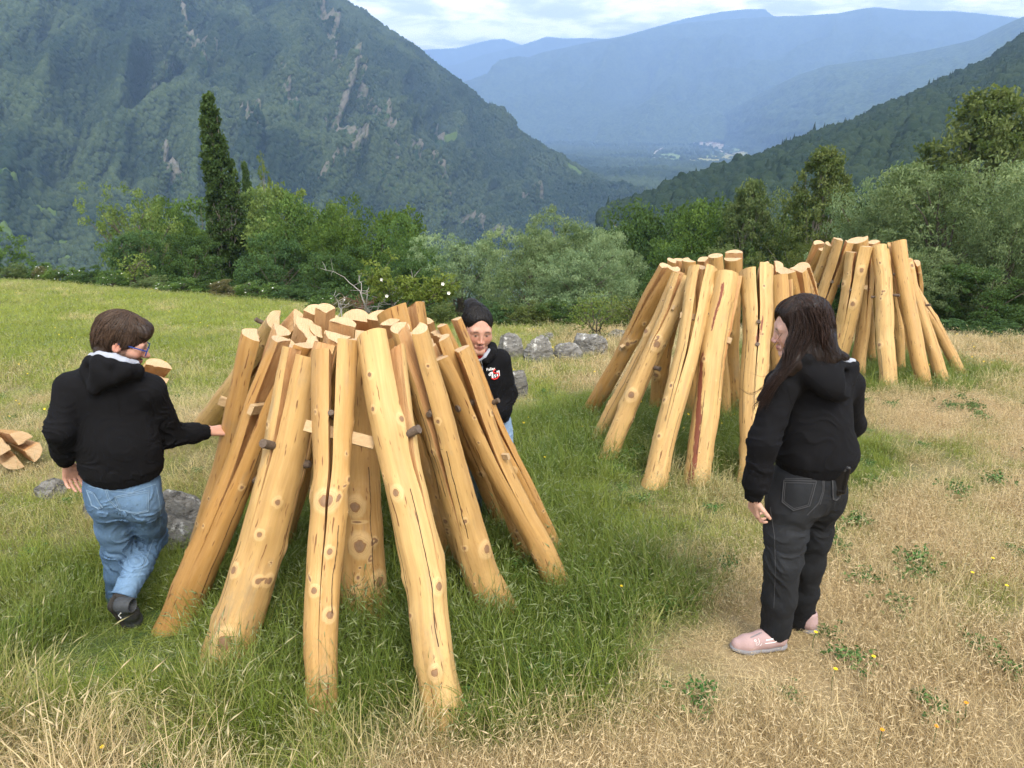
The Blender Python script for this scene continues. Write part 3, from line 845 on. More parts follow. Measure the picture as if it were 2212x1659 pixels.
for i, (k, u, v, y, w_, lab) in enumerate(hedge):
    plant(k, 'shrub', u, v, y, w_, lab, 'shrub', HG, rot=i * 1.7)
# ================================================================== FOREST ON THE MOUNTAIN SIDES (nobody could count it)
def crown_blob(name, seed, tall, mat):
    bm = bmesh.new(); bmesh.ops.create_icosphere(bm, subdivisions=3, radius=1.0)
    V = np.array([v.co[:] for v in bm.verts]); F = np.array([[v.index for v in f.verts] for f in bm.faces]); bm.free()
    n = fbm(V[:, 0] * 2.2 + seed, V[:, 1] * 2.2, V[:, 2] * 2.2, seed, 4)
    n2 = vnoise(V[:, 0] * 7, V[:, 1] * 7 + seed, V[:, 2] * 7, seed + 3)
    V = V * (0.55 + 0.65 * n + 0.30 * n2)[:, None]
    if tall == 2:     # conifer
        k = np.clip((V[:, 2] + 1) / 2, 0, 1); V[:, :2] *= (0.78 * (1.15 - k))[:, None]; V[:, 2] *= 1.9
    else: V[:, 2] *= (0.85, 1.15)[tall]
    h = np.clip(0.5 + 0.5 * V[:, 2] / np.abs(V[:, 2]).max(), 0, 1)
    o = bpy.data.objects.new(name, mesh_np(name, V, [F], [mat], attrs={'h': h}))
    return o

def _fm(N):
    rnd = N.n('ShaderNodeObjectInfo', out=None).outputs['Random']
    tone = N.attr('tone', typ='INSTANCER')
    c = N.mix(N.math('ADD', N.math('MULTIPLY', rnd, N.math('ADD', 0.25, N.math('MULTIPLY', tone, 0.3))), N.math('MULTIPLY', tone, 0.50)), (0.016, 0.029, 0.018), (0.072, 0.097, 0.044))
    p = N.coord('Object')
    c = N.mix(N.noise(p, 4.5, 3, 0.7), N.mix(0.5, c, (0.008, 0.02, 0.008)), c)
    return {'Base Color': c, 'Roughness': 0.9, 'Specular IOR Level': 0.05, 'Normal': N.bump(N.noise(p, 5.0, 3, 0.7), 1.0, 0.5)}
CROWN_MAT = material('distant_crown', _fm)
CROWNS = source_collection('forest_crowns', [crown_blob('crown_a', 1, 0, CROWN_MAT), crown_blob('crown_b', 5, 1, CROWN_MAT), crown_blob('crown_c', 9, 1, CROWN_MAT), crown_blob('crown_d', 12, 2, CROWN_MAT)])

def forest(name, S, rock, past, n, rad, label, seed, conifer=0.12, dark=1.0):
    rng = np.random.default_rng(seed)
    nu, nv = S.shape[:2]
    e1 = S[1:, :-1] - S[:-1, :-1]; e2 = S[:-1, 1:] - S[:-1, :-1]
    area = np.linalg.norm(np.cross(e1, e2), axis=2)
    mid = (S[1:, 1:] + S[:-1, :-1]) / 2
    u, v, d = project(mid)
    vis = (u > -260) & (u < 2480) & (v > -130) & (v < 720)
    w = area * vis
    w = w / w.sum()
    c = rng.choice(w.size, n, p=w.ravel())
    i, j = np.divmod(c, nv - 1)
    a, b = rng.random(n)[:, None], rng.random(n)[:, None]
    p = S[i, j] * (1 - a) * (1 - b) + S[i + 1, j] * a * (1 - b) + S[i, j + 1] * (1 - a) * b + S[i + 1, j + 1] * a * b
    rk = rock[i, j]; pa = past[i, j]
    rk = rk + 1.9 * (fbm(p[:, 0] * 0.05, p[:, 1] * 0.05, p[:, 2] * 0.05, seed, 4) - 0.5)
    cover = fbm(p[:, 0] * 0.012, p[:, 1] * 0.012, p[:, 2] * 0.012, seed + 4, 4)
    keep = (rk + 0.35 * rng.random(n) < 0.75) & (pa < 0.42) & (cover + 0.25 * rng.random(n) > 0.36)
    p, rk = p[keep], rk[keep]; n = len(p)
    s = rad * rng.uniform(0.55, 1.25, n) * (1 - 0.35 * np.clip(rk, 0, 1))
    tone = dark * sstep(0.35, 0.65, fbm(p[:, 0] * 0.01, p[:, 1] * 0.01, p[:, 2] * 0.006, seed + 8, 4))
    scl = np.stack([s, s, s * rng.uniform(0.85, 1.35, n)], -1)
    p[:, 2] += s * 0.35
    rot = np.stack([0 * s, 0 * s, rng.random(n) * 6.28], -1)
    pick = np.where(rng.random(n) < conifer, 3, rng.integers(0, 3, n))
    return scatter(name, p, rot, scl, pick, CROWNS, {'tone': tone}, 'stuff', label, 'forest')

forest('forest', LM_S, LM_R, LM_P, 190000, 2.9, 'continuous wood covering the steep mountain side', 5)
forest('forest', RH_S, RH_R, RH_P, 24000, 3.5, 'dense dark wood covering the hillside at right', 6, 0.05, 0.22)

def valley_trees():
    rng = np.random.default_rng(41)
    n = 26000
    u = rng.uniform(1180, 1760, n); v = 307 + 120 * rng.random(n) ** .9
    r = np.stack([(u - CU) / FPX, CP + (CV - v) / FPX * SP, -SP + (CV - v) / FPX * CP], -1)
    p = r * ((FLOOR_Z + 4) / r[:, 2])[:, None]
    p[:, :2] += rng.normal(size=(n, 2)) * 25
    uu, vv, d = project(p)
    # the clearing of fields keeps only lines of trees
    clear = np.exp(-(((uu - 1515) / 112) ** 4 + ((vv - 333) / 20) ** 4)) > .3
    line = (np.abs(np.sin(p[:, 0] * .021 + p[:, 1] * .004)) < .12) | (rng.random(n) < .05)
    k = (~clear) | line
    p = p[k]; n = len(p)
    s = rng.uniform(4.5, 9.5, n)
    hump = 70 * (fbm(p[:, 0] / 420, p[:, 1] / 420, 0, 17, 4) - 0.35) * sstep(500, 1400, np.hypot(p[:, 0] - 1150, (p[:, 1] - 4100) * .8))
    p[:, 2] = FLOOR_Z + np.maximum(hump, 0) + s * .5
    scatter('forest', p, np.stack([0 * s, 0 * s, rng.random(n) * 6.28], -1), np.stack([s, s, s * rng.uniform(.8, 1.3, n)], -1), rng.integers(0, 3, n), CROWNS, {'tone': sstep(.35, .65, fbm(p[:, 0] * .004, p[:, 1] * .004, 0, 4, 3))}, 'stuff', 'wood and tree lines on the valley floor round the village', 'forest')
valley_trees()
# ================================================================== GRASS
def blades(rng, n, rad, hmin, hmax, w, lean, curl, heads=0.0, seg=4, head_len=0.05, head_w=0.006, lie=0.0):
    """n curved blades in one tuft; attribute h: 0 at the root .. 1 at the tip, 2 on seed heads"""
    V, F, F3, H = [], [], [], []
    base = 0
    for i in range(n):
        a = rng.random() * 6.283; r = rad * math.sqrt(rng.random())
        p = np.array([r * math.cos(a), r * math.sin(a), -0.02])
        L = rng.uniform(hmin, hmax)
        head = rng.random() < heads
        az = rng.random() * 6.283
        th = abs(rng.normal()) * lean + (rng.random() < lie) * rng.uniform(0.6, 1.2)
        cu = rng.uniform(0.3, 1.0) * curl
        wd = w * rng.uniform(0.6, 1.2) * (0.55 if head else 1)
        pts = [p]
        ang = th
        for k in range(seg):
            ang_k = ang + cu * ((k + 1) / seg) ** 1.5
            ang_k = min(ang_k, 1.75)
            p = p + L / seg * np.array([math.sin(ang_k) * math.cos(az), math.sin(ang_k) * math.sin(az), math.cos(ang_k)])
            pts.append(p)
        pts = np.array(pts)
        sa = az + math.pi / 2 + rng.normal() * 0.6
        side = np.array([math.cos(sa), math.sin(sa), 0.0])
        ws = wd * np.array([1, 0.95, 0.8, 0.55, 0.15][:seg] + [0.12]) if seg == 4 else wd * np.linspace(1, 0.15, seg + 1)
        if head: ws = wd * np.linspace(0.9, 0.55, seg + 1)
        vv = np.stack([pts - side * ws[:, None] / 2, pts + side * ws[:, None] / 2], 1).reshape(-1, 3)
        V.append(vv); H.append(np.repeat(np.linspace(0, 1, seg + 1), 2))
        F.append(grid_faces(seg + 1, 2) + base); base += len(vv)
        if head:
            t = pts[-1] - pts[-2]; t /= np.linalg.norm(t)
            hl = head_len * rng.uniform(0.7, 1.3); hw = head_w * rng.uniform(0.7, 1.2)
            s2 = np.cross(t, side); s2 /= np.linalg.norm(s2) + 1e-9
            tip = pts[-1] + t * hl + np.array([math.cos(az), math.sin(az), -0.3]) * hl * 0.25
            m = pts[-1] + t * hl * 0.4
            hv = np.array([pts[-1], m + side * hw, m + s2 * hw, m - side * hw, m - s2 * hw, tip])
            V.append(hv); H.append(np.full(6, 2.0))
            F3.append(np.array([[0, 1, 2], [0, 2, 3], [0, 3, 4], [0, 4, 1], [5, 2, 1], [5, 3, 2], [5, 4, 3], [5, 1, 4]]) + base); base += 6
    return np.concatenate(V), [np.concatenate(F)] + ([np.concatenate(F3)] if F3 else []), np.concatenate(H)

def _grass(N):
    rnd = N.n('ShaderNodeObjectInfo', out=None).outputs['Random']
    dry = N.attr('dry', typ='INSTANCER'); lush = N.attr('lush', typ='INSTANCER')
    h = N.attr('h')
    p = N.pos()
    fine = N.noise(p, 60, 2, 0.5)
    green = N.mix(lush, N.mix(rnd, (0.180, 0.235, 0.025), (0.340, 0.375, 0.072)), N.mix(rnd, (0.055, 0.105, 0.012), (0.185, 0.235, 0.040)))
    tan = N.mix(rnd, (0.340, 0.235, 0.110), (0.660, 0.530, 0.290))
    dd = N.math('ADD', dry, N.math('MULTIPLY', N.math('SUBTRACT', N.math('ADD', fine, rnd), 1.0), 0.55), clamp=True)
    c = N.mix(N.mr(dd, 0.25, 0.75), green, tan)
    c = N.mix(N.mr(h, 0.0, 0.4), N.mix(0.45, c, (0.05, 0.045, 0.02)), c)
    hd = N.mr(h, 1.0, 1.5)
    c = N.mix(hd, c, N.mix(dry, (0.22, 0.26, 0.11), (0.62, 0.49, 0.28)))
    d = N.n('ShaderNodeBsdfPrincipled', {'Base Color': c, 'Roughness': 0.55, 'Specular IOR Level': 0.3})
    t = N.n('ShaderNodeBsdfTranslucent', {'Color': c})
    return N.n('ShaderNodeMixShader', {0: 0.3, 1: d, 2: t})
GRASS_MAT = material('grass_blade', _grass)
def _weed(N):
    rnd = N.n('ShaderNodeObjectInfo', out=None).outputs['Random']
    return {'Base Color': N.mix(N.attr('h'), (0.03, 0.08, 0.015), N.mix(rnd, (0.07, 0.16, 0.03), (0.12, 0.20, 0.05))), 'Roughness': 0.55}
WEED_MAT = material('weed_leaf', _weed)

def tuft(name, *a, seed=0, **k):
    V, F, H = blades(np.random.default_rng(seed), *a, **k)
    return bpy.data.objects.new(name, mesh_np(name, V, F, [GRASS_MAT], smooth=True, attrs={'h': H}))
def weed(name, seed, n, rad, hgt, leaf):
    rng = np.random.default_rng(seed)
    C = rng.normal(size=(n, 3)) * np.array([rad, rad, 0]) + np.array([0, 0, 1]) * rng.uniform(0.02, hgt, (n, 1))
    V, F, H = leaves(rng, C, 9, np.full(n, leaf * 1.8), leaf, rng.random(n), 0, 0.6)
    return bpy.data.objects.new(name, mesh_np(name, V, [F], [WEED_MAT], smooth=False, attrs={'h': H}))

# tuft kinds: a-c lush, d-f dry stalks, g-h short meadow turf, i weed
TUFTS = source_collection('grass_tufts', [
    tuft('tuft_a', 54, 0.11, 0.09, 0.30, 0.0046, 0.26, 1.0, 0.06, seed=1, head_len=0.045, head_w=0.0030),
    tuft('tuft_b', 48, 0.11, 0.12, 0.40, 0.0042, 0.30, 1.2, 0.22, seed=2, head_len=0.055, head_w=0.0034),
    tuft('tuft_c', 58, 0.12, 0.05, 0.20, 0.0044, 0.40, 0.9, 0.06, seed=3, head_len=0.04, head_w=0.003),
    tuft('tuft_d', 74, 0.13, 0.04, 0.18, 0.0027, 0.50, 0.9, 0.26, seed=4, head_len=0.028, head_w=0.0030, lie=0.45),
    tuft('tuft_e', 62, 0.13, 0.05, 0.25, 0.0026, 0.45, 1.1, 0.34, seed=5, head_len=0.034, head_w=0.0032, lie=0.35),
    tuft('tuft_f', 84, 0.14, 0.03, 0.14, 0.0030, 0.80, 0.9, 0.06, seed=6, head_len=0.026, head_w=0.0030, lie=0.70),
    tuft('tuft_g', 54, 0.16, 0.05, 0.15, 0.0060, 0.35, 0.7, 0.10, seed=7, seg=3, head_len=0.03, head_w=0.005),
    tuft('tuft_h', 60, 0.20, 0.04, 0.12, 0.0070, 0.40, 0.7, 0.16, seed=8, seg=3, head_len=0.035, head_w=0.006),
    weed('tuft_i', 9, 22, 0.055, 0.09, 0.022)])

TRODDEN = [(-1.95, 2.80, 0.40, 0.55), (1.02, 2.56, 0.48, 0.36), (1.25, 2.7, .3, .3)]
def build_grass():
    rng = np.random.default_rng(77)
    P_, R_, S_, K_, D_, Lh = [], [], [], [], [], []
    def zone(y0, y1, dens, x_pad=1.1):
        k = 0.80
        xm = k * y1 + x_pad
        n = int(dens * (y1 - y0) * 2 * xm)
        x = rng.uniform(-xm, xm, n); y = rng.uniform(y0, y1, n)
        m = np.abs(x) < k * np.maximum(y, 0) + x_pad
        return x[m], y[m]
    def put(x, y, near):
        n = len(x)
        dry = dryness(x, y)
        e = edge_y(x, y)
        lush = np.zeros(n)
        for cx, cy, r in PILE_C:
            lush = np.maximum(lush, sstep(1.35, 0.65, np.hypot(x - cx + 1.2 * (fbm(x * 1.1, y * 1.1, 0, 71, 3) - .5), (y - cy) * 0.95) / r))
        lush = np.maximum(lush, np.exp(-((x - 0.35) ** 2 / 0.6 + (y - 5.5) ** 2 / 2.5)))
        lush = np.maximum(lush, 0.8 * sstep(0.2, 1.0, x) * sstep(9.5, 12, y))
        lush = np.maximum(lush, 0.9 * np.exp(-((x + 2.3) ** 2 / 0.8 + (y - 3.1) ** 2 / 0.8)))
        lush = np.clip(lush + 0.5 * (fbm(x * 1.3, y * 1.3, 0, 55, 3) - 0.5), 0, 1)
        ra = rng.random(n)
        if near:
            isd = dry + 0.7 * (rng.random(n) - 0.5) > 0.5
            k_d = np.where(ra < 0.40, 3, np.where(ra < 0.72, 4, 5))
            k_l = np.where(ra < 0.38, 0, np.where(ra < 0.66, 1, 2))
            k_m = np.where(ra < 0.5, 2, np.where(ra < 0.75, 5, 6))
            pick = np.where(isd, k_d, np.where(lush > 0.45, k_l, k_m))
            tall = (x < -0.45) & (y < 2.9) & (rng.random(n) < 0.55)
            pick = np.where(tall, np.where(rng.random(n) < .6, 1, 4), pick)
            weedy = (rng.random(n) < 0.012 + 0.10 * sstep(0.68, 0.8, fbm(x * 2.2, y * 2.2, 0, 91, 3)))
            pick = np.where(weedy, 8, pick)
            s = rng.uniform(0.75, 1.2, n) * np.where(isd, 0.95, 0.56 + 0.30 * lush)
        else:
            pick = np.where((lush > 0.5) & (ra < 0.75), np.where(ra < 0.3, 0, 2), np.where(ra < 0.8, 6, 7))
            s = rng.uniform(0.75, 1.25, n)
        low = np.ones(n)
        for (fx, fy, rx, ry) in TRODDEN:
            low = np.minimum(low, 0.30 + 0.70 * sstep(0.6, 1.15, np.hypot((x - fx) / rx, (y - fy) / ry)))
        s = s * (0.45 + 0.55 * low)
        z = gz(x, y)
        P_.append(np.stack([x, y, z], -1)); K_.append(pick)
        R_.append(np.stack([rng.normal(size=n) * 0.08, rng.normal(size=n) * 0.08, rng.random(n) * 6.283], -1))
        grow = 1.0 if near else 1.15 + 0.03 * (y - 8)
        S_.append(np.stack([s * grow, s * grow, s * low * rng.uniform(0.8, 1.15, n)], -1)); D_.append(dry); Lh.append(lush)
    x, y = zone(1.1, 4.6, 250); put(x, y, True)
    x, y = zone(4.6, 8.0, 120); put(x, y, True)
    x, y = zone(8.0, 13.0, 62); put(x, y, False)
    x, y = zone(13.0, 30.0, 26)
    m = y < edge_y(x, y) + 2.5
    put(x[m], y[m], False)
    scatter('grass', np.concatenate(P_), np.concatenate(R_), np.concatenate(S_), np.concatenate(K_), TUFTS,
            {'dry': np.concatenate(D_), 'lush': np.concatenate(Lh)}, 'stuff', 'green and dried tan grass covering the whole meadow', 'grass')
    print('grass tufts', sum(len(q) for q in P_))
build_grass()
# ================================================================== THE SPLIT LOGS
def _wood(N):
    lc = N.attr('lc', 'Vector'); kn = N.attr('kn', 'Vector'); ck = N.attr('ck', 'Vector'); ht = N.attr('ht')
    tone = N.attr('tone', 'Fac', 'OBJECT')
    grain = N.noise(N.mapping(lc, (26, 26, 1.1)), 1.0, 5, 0.65, 0.2)
    fineg = N.noise(N.mapping(lc, (120, 120, 5)), 1.0, 4, 0.7)
    patch = N.noise(N.mapping(lc, (5, 5, 1.6)), 1.0, 5, 0.6)
    pale = N.mix(patch, (0.42, 0.258, 0.080), (0.57, 0.395, 0.165))
    gold = N.mix(patch, (0.30, 0.140, 0.026), (0.42, 0.220, 0.058))
    c = N.mix(N.math('ADD', N.mr(tone, 0, 1, 0.0, 1.0), N.math('MULTIPLY', N.math('SUBTRACT', patch, 0.5), 0.9), clamp=True), pale, gold)
    c = N.mix(N.mr(grain, 0.38, 0.62, 0.0, 0.75), c, N.mix(0.6, c, (0.22, 0.10, 0.024)))
    c = N.mix(N.mr(fineg, 0.3, 0.75, 0.0, 0.35), c, N.mix(0.5, c, (0.66, 0.48, 0.26)))
    # blue-grey weathering and a few dark flecks along the grain
    st = N.noise(N.mapping(lc, (7, 7, 2.2), (4, 1, 3)), 1.0, 6, 0.7)
    c = N.mix(N.mr(st, 0.56, 0.74, 0, 0.6), c, (0.19, 0.165, 0.115))
    fl = N.noise(N.mapping(lc, (75, 75, 8.5), (1, 8, 2)), 1.0, 2, 0.5)
    c = N.mix(N.mr(fl, 0.655, 0.70, 0, 0.9), c, (0.13, 0.050, 0.015))
    dots = N.noise(N.mapping(lc, (160, 160, 90), (1, 8, 2)), 1.0, 2, 0.5)
    c = N.mix(N.mr(dots, 0.74, 0.78, 0, 0.5), c, (0.12, 0.07, 0.03))
    # bark left in strips
    bk = N.attr('bark')
    bn = N.noise(N.mapping(lc, (30, 30, 5), (2, 3, 1)), 1.0, 5, 0.7)
    bf = N.mr(N.math('ADD', bk, N.math('MULTIPLY', N.math('SUBTRACT', bn, 0.5), 1.4)), 0.62, 0.70)
    c = N.mix(bf, c, N.mix(bn, (0.10, 0.028, 0.014), (0.26, 0.085, 0.045)))
    # mould near the ground
    mo = N.noise(N.mapping(lc, (60, 60, 40)), 1.0, 4, 0.75)
    c = N.mix(N.math('MULTIPLY', N.mr(ht, 0.42, 0.0, 0.0, 1.0), N.mr(mo, 0.50, 0.68, 0.0, 0.5)), c, (0.085, 0.075, 0.032))
    # knots: shaved pale patch, dark ring, brown heart
    kw = N.noise(N.mapping(lc, (40, 40, 30)), 1.0, 3, 0.6)
    kd = N.n('ShaderNodeVectorMath', {0: kn}, operation='LENGTH', out=1)
    kd = N.math('ADD', kd, N.math('MULTIPLY', N.math('SUBTRACT', kw, 0.5), 0.9))
    c = N.mix(N.mr(kd, 2.5, 1.9, 0, 0.5), c, N.mix(fineg, (0.52, 0.35, 0.15), (0.62, 0.45, 0.23)))
    ring = N.math('SINE', N.math('MULTIPLY', kd, 17.0))
    c = N.mix(N.math('MULTIPLY', N.mr(kd, 1.9, 1.3, 0, 0.55), N.mr(ring, 0.1, 0.9)), c, (0.33, 0.17, 0.06))
    c = N.mix(N.mr(kd, 1.05, 0.90, 0, 0.75), c, (0.17, 0.072, 0.026))
    c = N.mix(N.mr(kd, 0.85, 0.65, 0, 0.9), c, N.mix(kw, (0.10, 0.056, 0.030), (0.30, 0.180, 0.095)))
    # drying checks
    wv = N.noise(N.mapping(lc, (9, 9, 6)), 1.0, 4, 0.6)
    cs = N.n('ShaderNodeSeparateXYZ', {0: ck}, out=None)
    cd = N.math('ADD', N.math('ABSOLUTE', N.math('ADD', cs.outputs[0], N.math('MULTIPLY', N.math('SUBTRACT', wv, 0.5), 0.022))), cs.outputs[1])
    crack = N.mr(cd, 0.0026, 0.0012, 0, 1)
    c = N.mix(crack, c, (0.035, 0.016, 0.007))
    h = N.math('ADD', N.math('MULTIPLY', grain, 0.6), N.math('SUBTRACT', N.math('MULTIPLY', fineg, 0.3), N.math('MULTIPLY', crack, 0.8)))
    h = N.math('ADD', h, N.mr(kd, 1.1, 0.8, 0, 0.35))
    h = N.math('ADD', h, N.math('MULTIPLY', patch, 1.2))
    return {'Base Color': c, 'Roughness': N.mr(patch, 0.3, 0.7, 0.50, 0.72), 'Specular IOR Level': 0.3, 'Normal': N.bump(h, 0.45, 0.006)}
WOOD = material('peeled_wood', _wood)

def _split(N):
    lc = N.attr('lc', 'Vector')
    g = N.noise(N.mapping(lc, (90, 90, 2.0)), 1.0, 5, 0.75, 0.3)
    p = N.noise(N.mapping(lc, (9, 9, 2)), 1.0, 4, 0.6)
    c = N.mix(g, (0.36, 0.17, 0.055), (0.68, 0.45, 0.22))
    c = N.mix(N.mr(p, 0.45, 0.7, 0, 0.5), c, (0.50, 0.20, 0.06))
    return {'Base Color': c, 'Roughness': 0.75, 'Normal': N.bump(g, 0.9, 0.01)}
SPLIT = material('split_wood', _split)
def _end(N):
    lc = N.attr('lc', 'Vector')
    q = N.n('ShaderNodeVectorMath', {0: N.mapping(lc, (1, 1, 0))}, operation='LENGTH', out=1)
    n = N.noise(N.mapping(lc, (18, 18, 1)), 1.0, 4, 0.6)
    rr = N.math('SINE', N.math('ADD', N.math('MULTIPLY', q, 520.0), N.math('MULTIPLY', n, 9.0)))
    c = N.mix(n, (0.40, 0.265, 0.140), (0.56, 0.41, 0.25))
    c = N.mix(N.mr(rr, 0.2, 1, 0, 0.55), c, (0.46, 0.28, 0.12))
    saw = N.noise(N.mapping(lc, (14, 260, 1)), 1.0, 3, 0.6)
    c = N.mix(N.mr(saw, 0.48, 0.68, 0, 0.55), c, (0.32, 0.20, 0.10))
    c = N.mix(N.mr(N.noise(N.mapping(lc, (12, 12, 1), (5, 5, 5)), 1.0, 4, 0.6), 0.55, 0.75, 0, 0.35), c, (0.42, 0.36, 0.27))
    return {'Base Color': c, 'Roughness': 0.85, 'Normal': N.bump(saw, 0.6, 0.004)}
CUT = material('sawn_end', _end)
BRANCH = material('branch_bark', lambda N: {'Base Color': N.mix(N.noise(N.mapping(N.coord('Object'), (60, 60, 60)), 1, 5, 0.7), (0.035, 0.024, 0.018), (0.19, 0.14, 0.10)), 'Roughness': 0.9,
                                            'Normal': N.bump(N.noise(N.coord('Object'), 90, 4, 0.7), 0.8, 0.006)})
BLOCK = material('wedge_wood', lambda N: {'Base Color': N.mix(N.noise(N.mapping(N.coord('Object'), (12, 70, 70)), 1, 5, 0.7), (0.27, 0.17, 0.08), (0.54, 0.39, 0.22)), 'Roughness': 0.8,
                                          'Normal': N.bump(N.noise(N.mapping(N.coord('Object'), (12, 70, 70)), 1, 5, 0.7), 0.6, 0.005)})

LOG_LEN = []
def make_log(label, base, top, rb, rt, cuts=(0.0, 180.0), s0=0.45, spread=0.03, seed=1, tone=0.4, wedges=(), group=None, bark=(), bow=0.02, sink=0.10, name='split_log', res=1.0, cut_tilt=0.0, cat='log', stagger=0.05, checks=2, knots=11, big=()):
    """a peeled log from its foot to its sawn top. cuts: angles (deg, 0 = towards the camera) where it is cloven
    from the top down to s0; the prongs spring apart by `spread`; wedges: (kind, s, angle, length, out)"""
    rng = np.random.default_rng(seed * 7 + 3)
    base = np.asarray(base, float); top = np.asarray(top, float)
    a = top - base; a /= np.linalg.norm(a)
    foot = base - a * sink
    L = np.linalg.norm(top - foot)
    LOG_LEN.append((label[:40], round(L - sink, 2), round(2 * rb, 3)))
    vd = -(foot + top) / 2; vd = vd - a * (vd @ a); e1 = vd / np.linalg.norm(vd); e2 = np.cross(a, e1)
    e2 = -e2 if np.dot(e2, [1, 0, 0]) < 0 else e2      # e2 to the right seen from the camera
    lhand = np.dot(np.cross(a, e1), e2) < 0
    nr = max(26, int(L / 0.028 * res)); s = np.linspace(0, 1, nr)
    ph = rng.random(4) * 6.28
    bx = bow * (np.sin(math.pi * s) * math.cos(ph[0]) + 0.5 * np.sin(2 * math.pi * s + ph[1])) + 0.010 * (fbm(s * 5 + seed, 0.3, 0, seed, 2) - .5) * 2
    by = bow * (np.sin(math.pi * s) * math.sin(ph[0]) + 0.5 * np.sin(2 * math.pi * s + ph[2])) + 0.010 * (fbm(s * 5 + seed, 7.3, 0, seed, 2) - .5) * 2
    fade = np.minimum(1, np.minimum(s, 1 - s) * 5)
    bx, by = bx * fade, by * fade
    rad = rb + (rt - rb) * s
    rad = rad * (1 + 0.10 * (fbm(s * 6, seed * 1.7, 0, seed + 5, 3) - 0.5) * 2) * (1 + 0.16 * np.exp(-(s * L / 0.14) ** 2))
    K = []
    for i in range(knots):
        K.append((rng.random() * 360 - 180 if i % 3 else rng.uniform(-75, 75), rng.uniform(0.06, 0.93), rng.choice([0.0055, 0.008, 0.011, 0.018], p=[.45, .33, .17, .05])))
    K += list(big)
    cks = [(rng.uniform(-100, 100), rng.uniform(0.05, 0.5), rng.uniform(0.2, 0.5)) for _ in range(checks)]
    cuts = sorted(c % 360 for c in cuts)
    n = len(cuts)
    secs = [(cuts[i], cuts[(i + 1) % n] + (360 if i == n - 1 else 0)) for i in range(n)] if n > 1 else [(0, 360)]
    MBv, MF4, MI4, MF3, MI3 = [], [], [], [], []
    lcs, kns, ckv, hts, bks = [], [], [], [], []
    nb = 0
    for k, (a0, a1) in enumerate(secs):
        m = max(6, int((a1 - a0) / 360 * 40 * res))
        th = np.linspace(a0, a1, m + 1)
        whole = n == 1
        if whole: th = th[:-1]
        top_off = rng.uniform(-stagger, stagger) if n > 1 else 0
        sk = s.copy(); sk = sk + (s ** 6) * top_off / L
        thr = np.radians(th)
        ths = ((th + 180) % 360) - 180
        RR = rad[:, None] * np.ones_like(th)[None, :]
        lump = fbm(np.cos(thr)[None, :] * 1.6 + seed, np.sin(thr)[None, :] * 1.6, s[:, None] * 5, seed + 2, 3) - 0.5
        RR = RR * (1 + 0.22 * lump)
        lx = np.cos(thr)[None, :] * RR; ly = np.sin(thr)[None, :] * RR
        best = np.full(RR.shape, 9.0); KN = np.zeros(RR.shape + (3,)); KN[..., 0] = 9
        for (ka, ks, kr) in K:
            du = np.radians(((ths - ka + 180) % 360) - 180)[None, :] * rad[:, None]
            dv = (sk[:, None] - ks) * L * 0.8 + 0 * du
            d = np.sqrt(du * du + dv * dv)
            RR = RR + (kr * 0.8 + .003) * np.exp(-(d / (2.4 * kr + .004)) ** 2)
            dn = d / kr
            w = dn < best
            best = np.where(w, dn, best)
            KN[w] = np.stack([np.broadcast_to(du, d.shape)[w] / kr, dv[w] / kr, np.where(dn[w] > 3.6, 9.0, 0.0)], -1)
        CK = np.ones(RR.shape + (3,)); CK[..., 2] = 0
        for (ca, c0, cl) in cks:
            du = np.radians(((ths - ca + 180) % 360) - 180)[None, :] * rad[:, None]
            inside = ((sk[:, None] > c0) & (sk[:, None] < c0 + cl)) & (np.abs(du) < .035)
            CK[..., 0] = np.where(inside, du, CK[..., 0]); CK[..., 1] = np.where(inside, 0.0, CK[..., 1])
        BK = np.zeros(RR.shape)
        for (ba, b0, b1, bw) in bark:
            du = np.abs(((ths - ba - 12 * np.sin(s * 9)[:, None] + 180) % 360) - 180)
            BK = np.maximum(BK, np.exp(-(du / bw) ** 2) * sstep(b0 - .04, b0 + .04, sk)[:, None] * sstep(b1 + .04, b1 - .04, sk)[:, None])
        # springing apart
        mid = math.radians((a0 + a1) / 2)
        f = np.clip((s - s0) / (1 - s0), 0, 1) ** 1.25
        d_out = ((1.45 if group == G1 else 1.2) * spread * f + 0.0016 * sstep(s0 - 0.3, s0, s)) if n > 1 else 0 * s
        jit = rng.uniform(0.8, 1.2)
        ox = bx + d_out * jit * math.cos(mid); oy = by + d_out * jit * math.sin(mid)
        def world(px, py, ss):
            return foot + px[..., None] * e1 + py[..., None] * e2 + (ss * L)[..., None] * a
        outx = np.cos(thr)[None, :] * RR; outy = np.sin(thr)[None, :] * RR
        if whole:
            X, Y = outx, outy; cnt = X.shape[1]
            LX, LY, KN2, CK2, BK2 = lx, ly, KN, CK, BK
        else:
            # inner faces: centre and points along both cleft faces
            fr = np.array([0.33, 0.66])
            jn = lambda sd: (fbm(s[:, None] * L * 9, fr[None, :] * 3 + sd, 0, seed + 60, 3) - 0.5) * 0.012 * sstep(s0 - .05, s0 + .1, s)[:, None]
            def side(ai, col, sd):
                j = jn(sd) * 2
                x = np.cos(ai) * RR[:, col][:, None] * fr[None, :] - np.sin(ai) * j
                y = np.sin(ai) * RR[:, col][:, None] * fr[None, :] + np.cos(ai) * j
                return x, y
            sx0, sy0 = side(thr[0], 0, 1.3); sx1, sy1 = side(thr[-1], -1, 5.1)
            z1 = np.zeros((nr, 1))
            X = np.concatenate([z1, sx0, outx, sx1[:, ::-1]], 1); Y = np.concatenate([z1, sy0, outy, sy1[:, ::-1]], 1)
            cnt = X.shape[1]
            LX, LY = X.copy(), Y.copy()
            def padded(A, fill):
                o = np.full((nr, cnt) + A.shape[2:], fill, float); o[:, 3:3 + m + 1] = A; return o
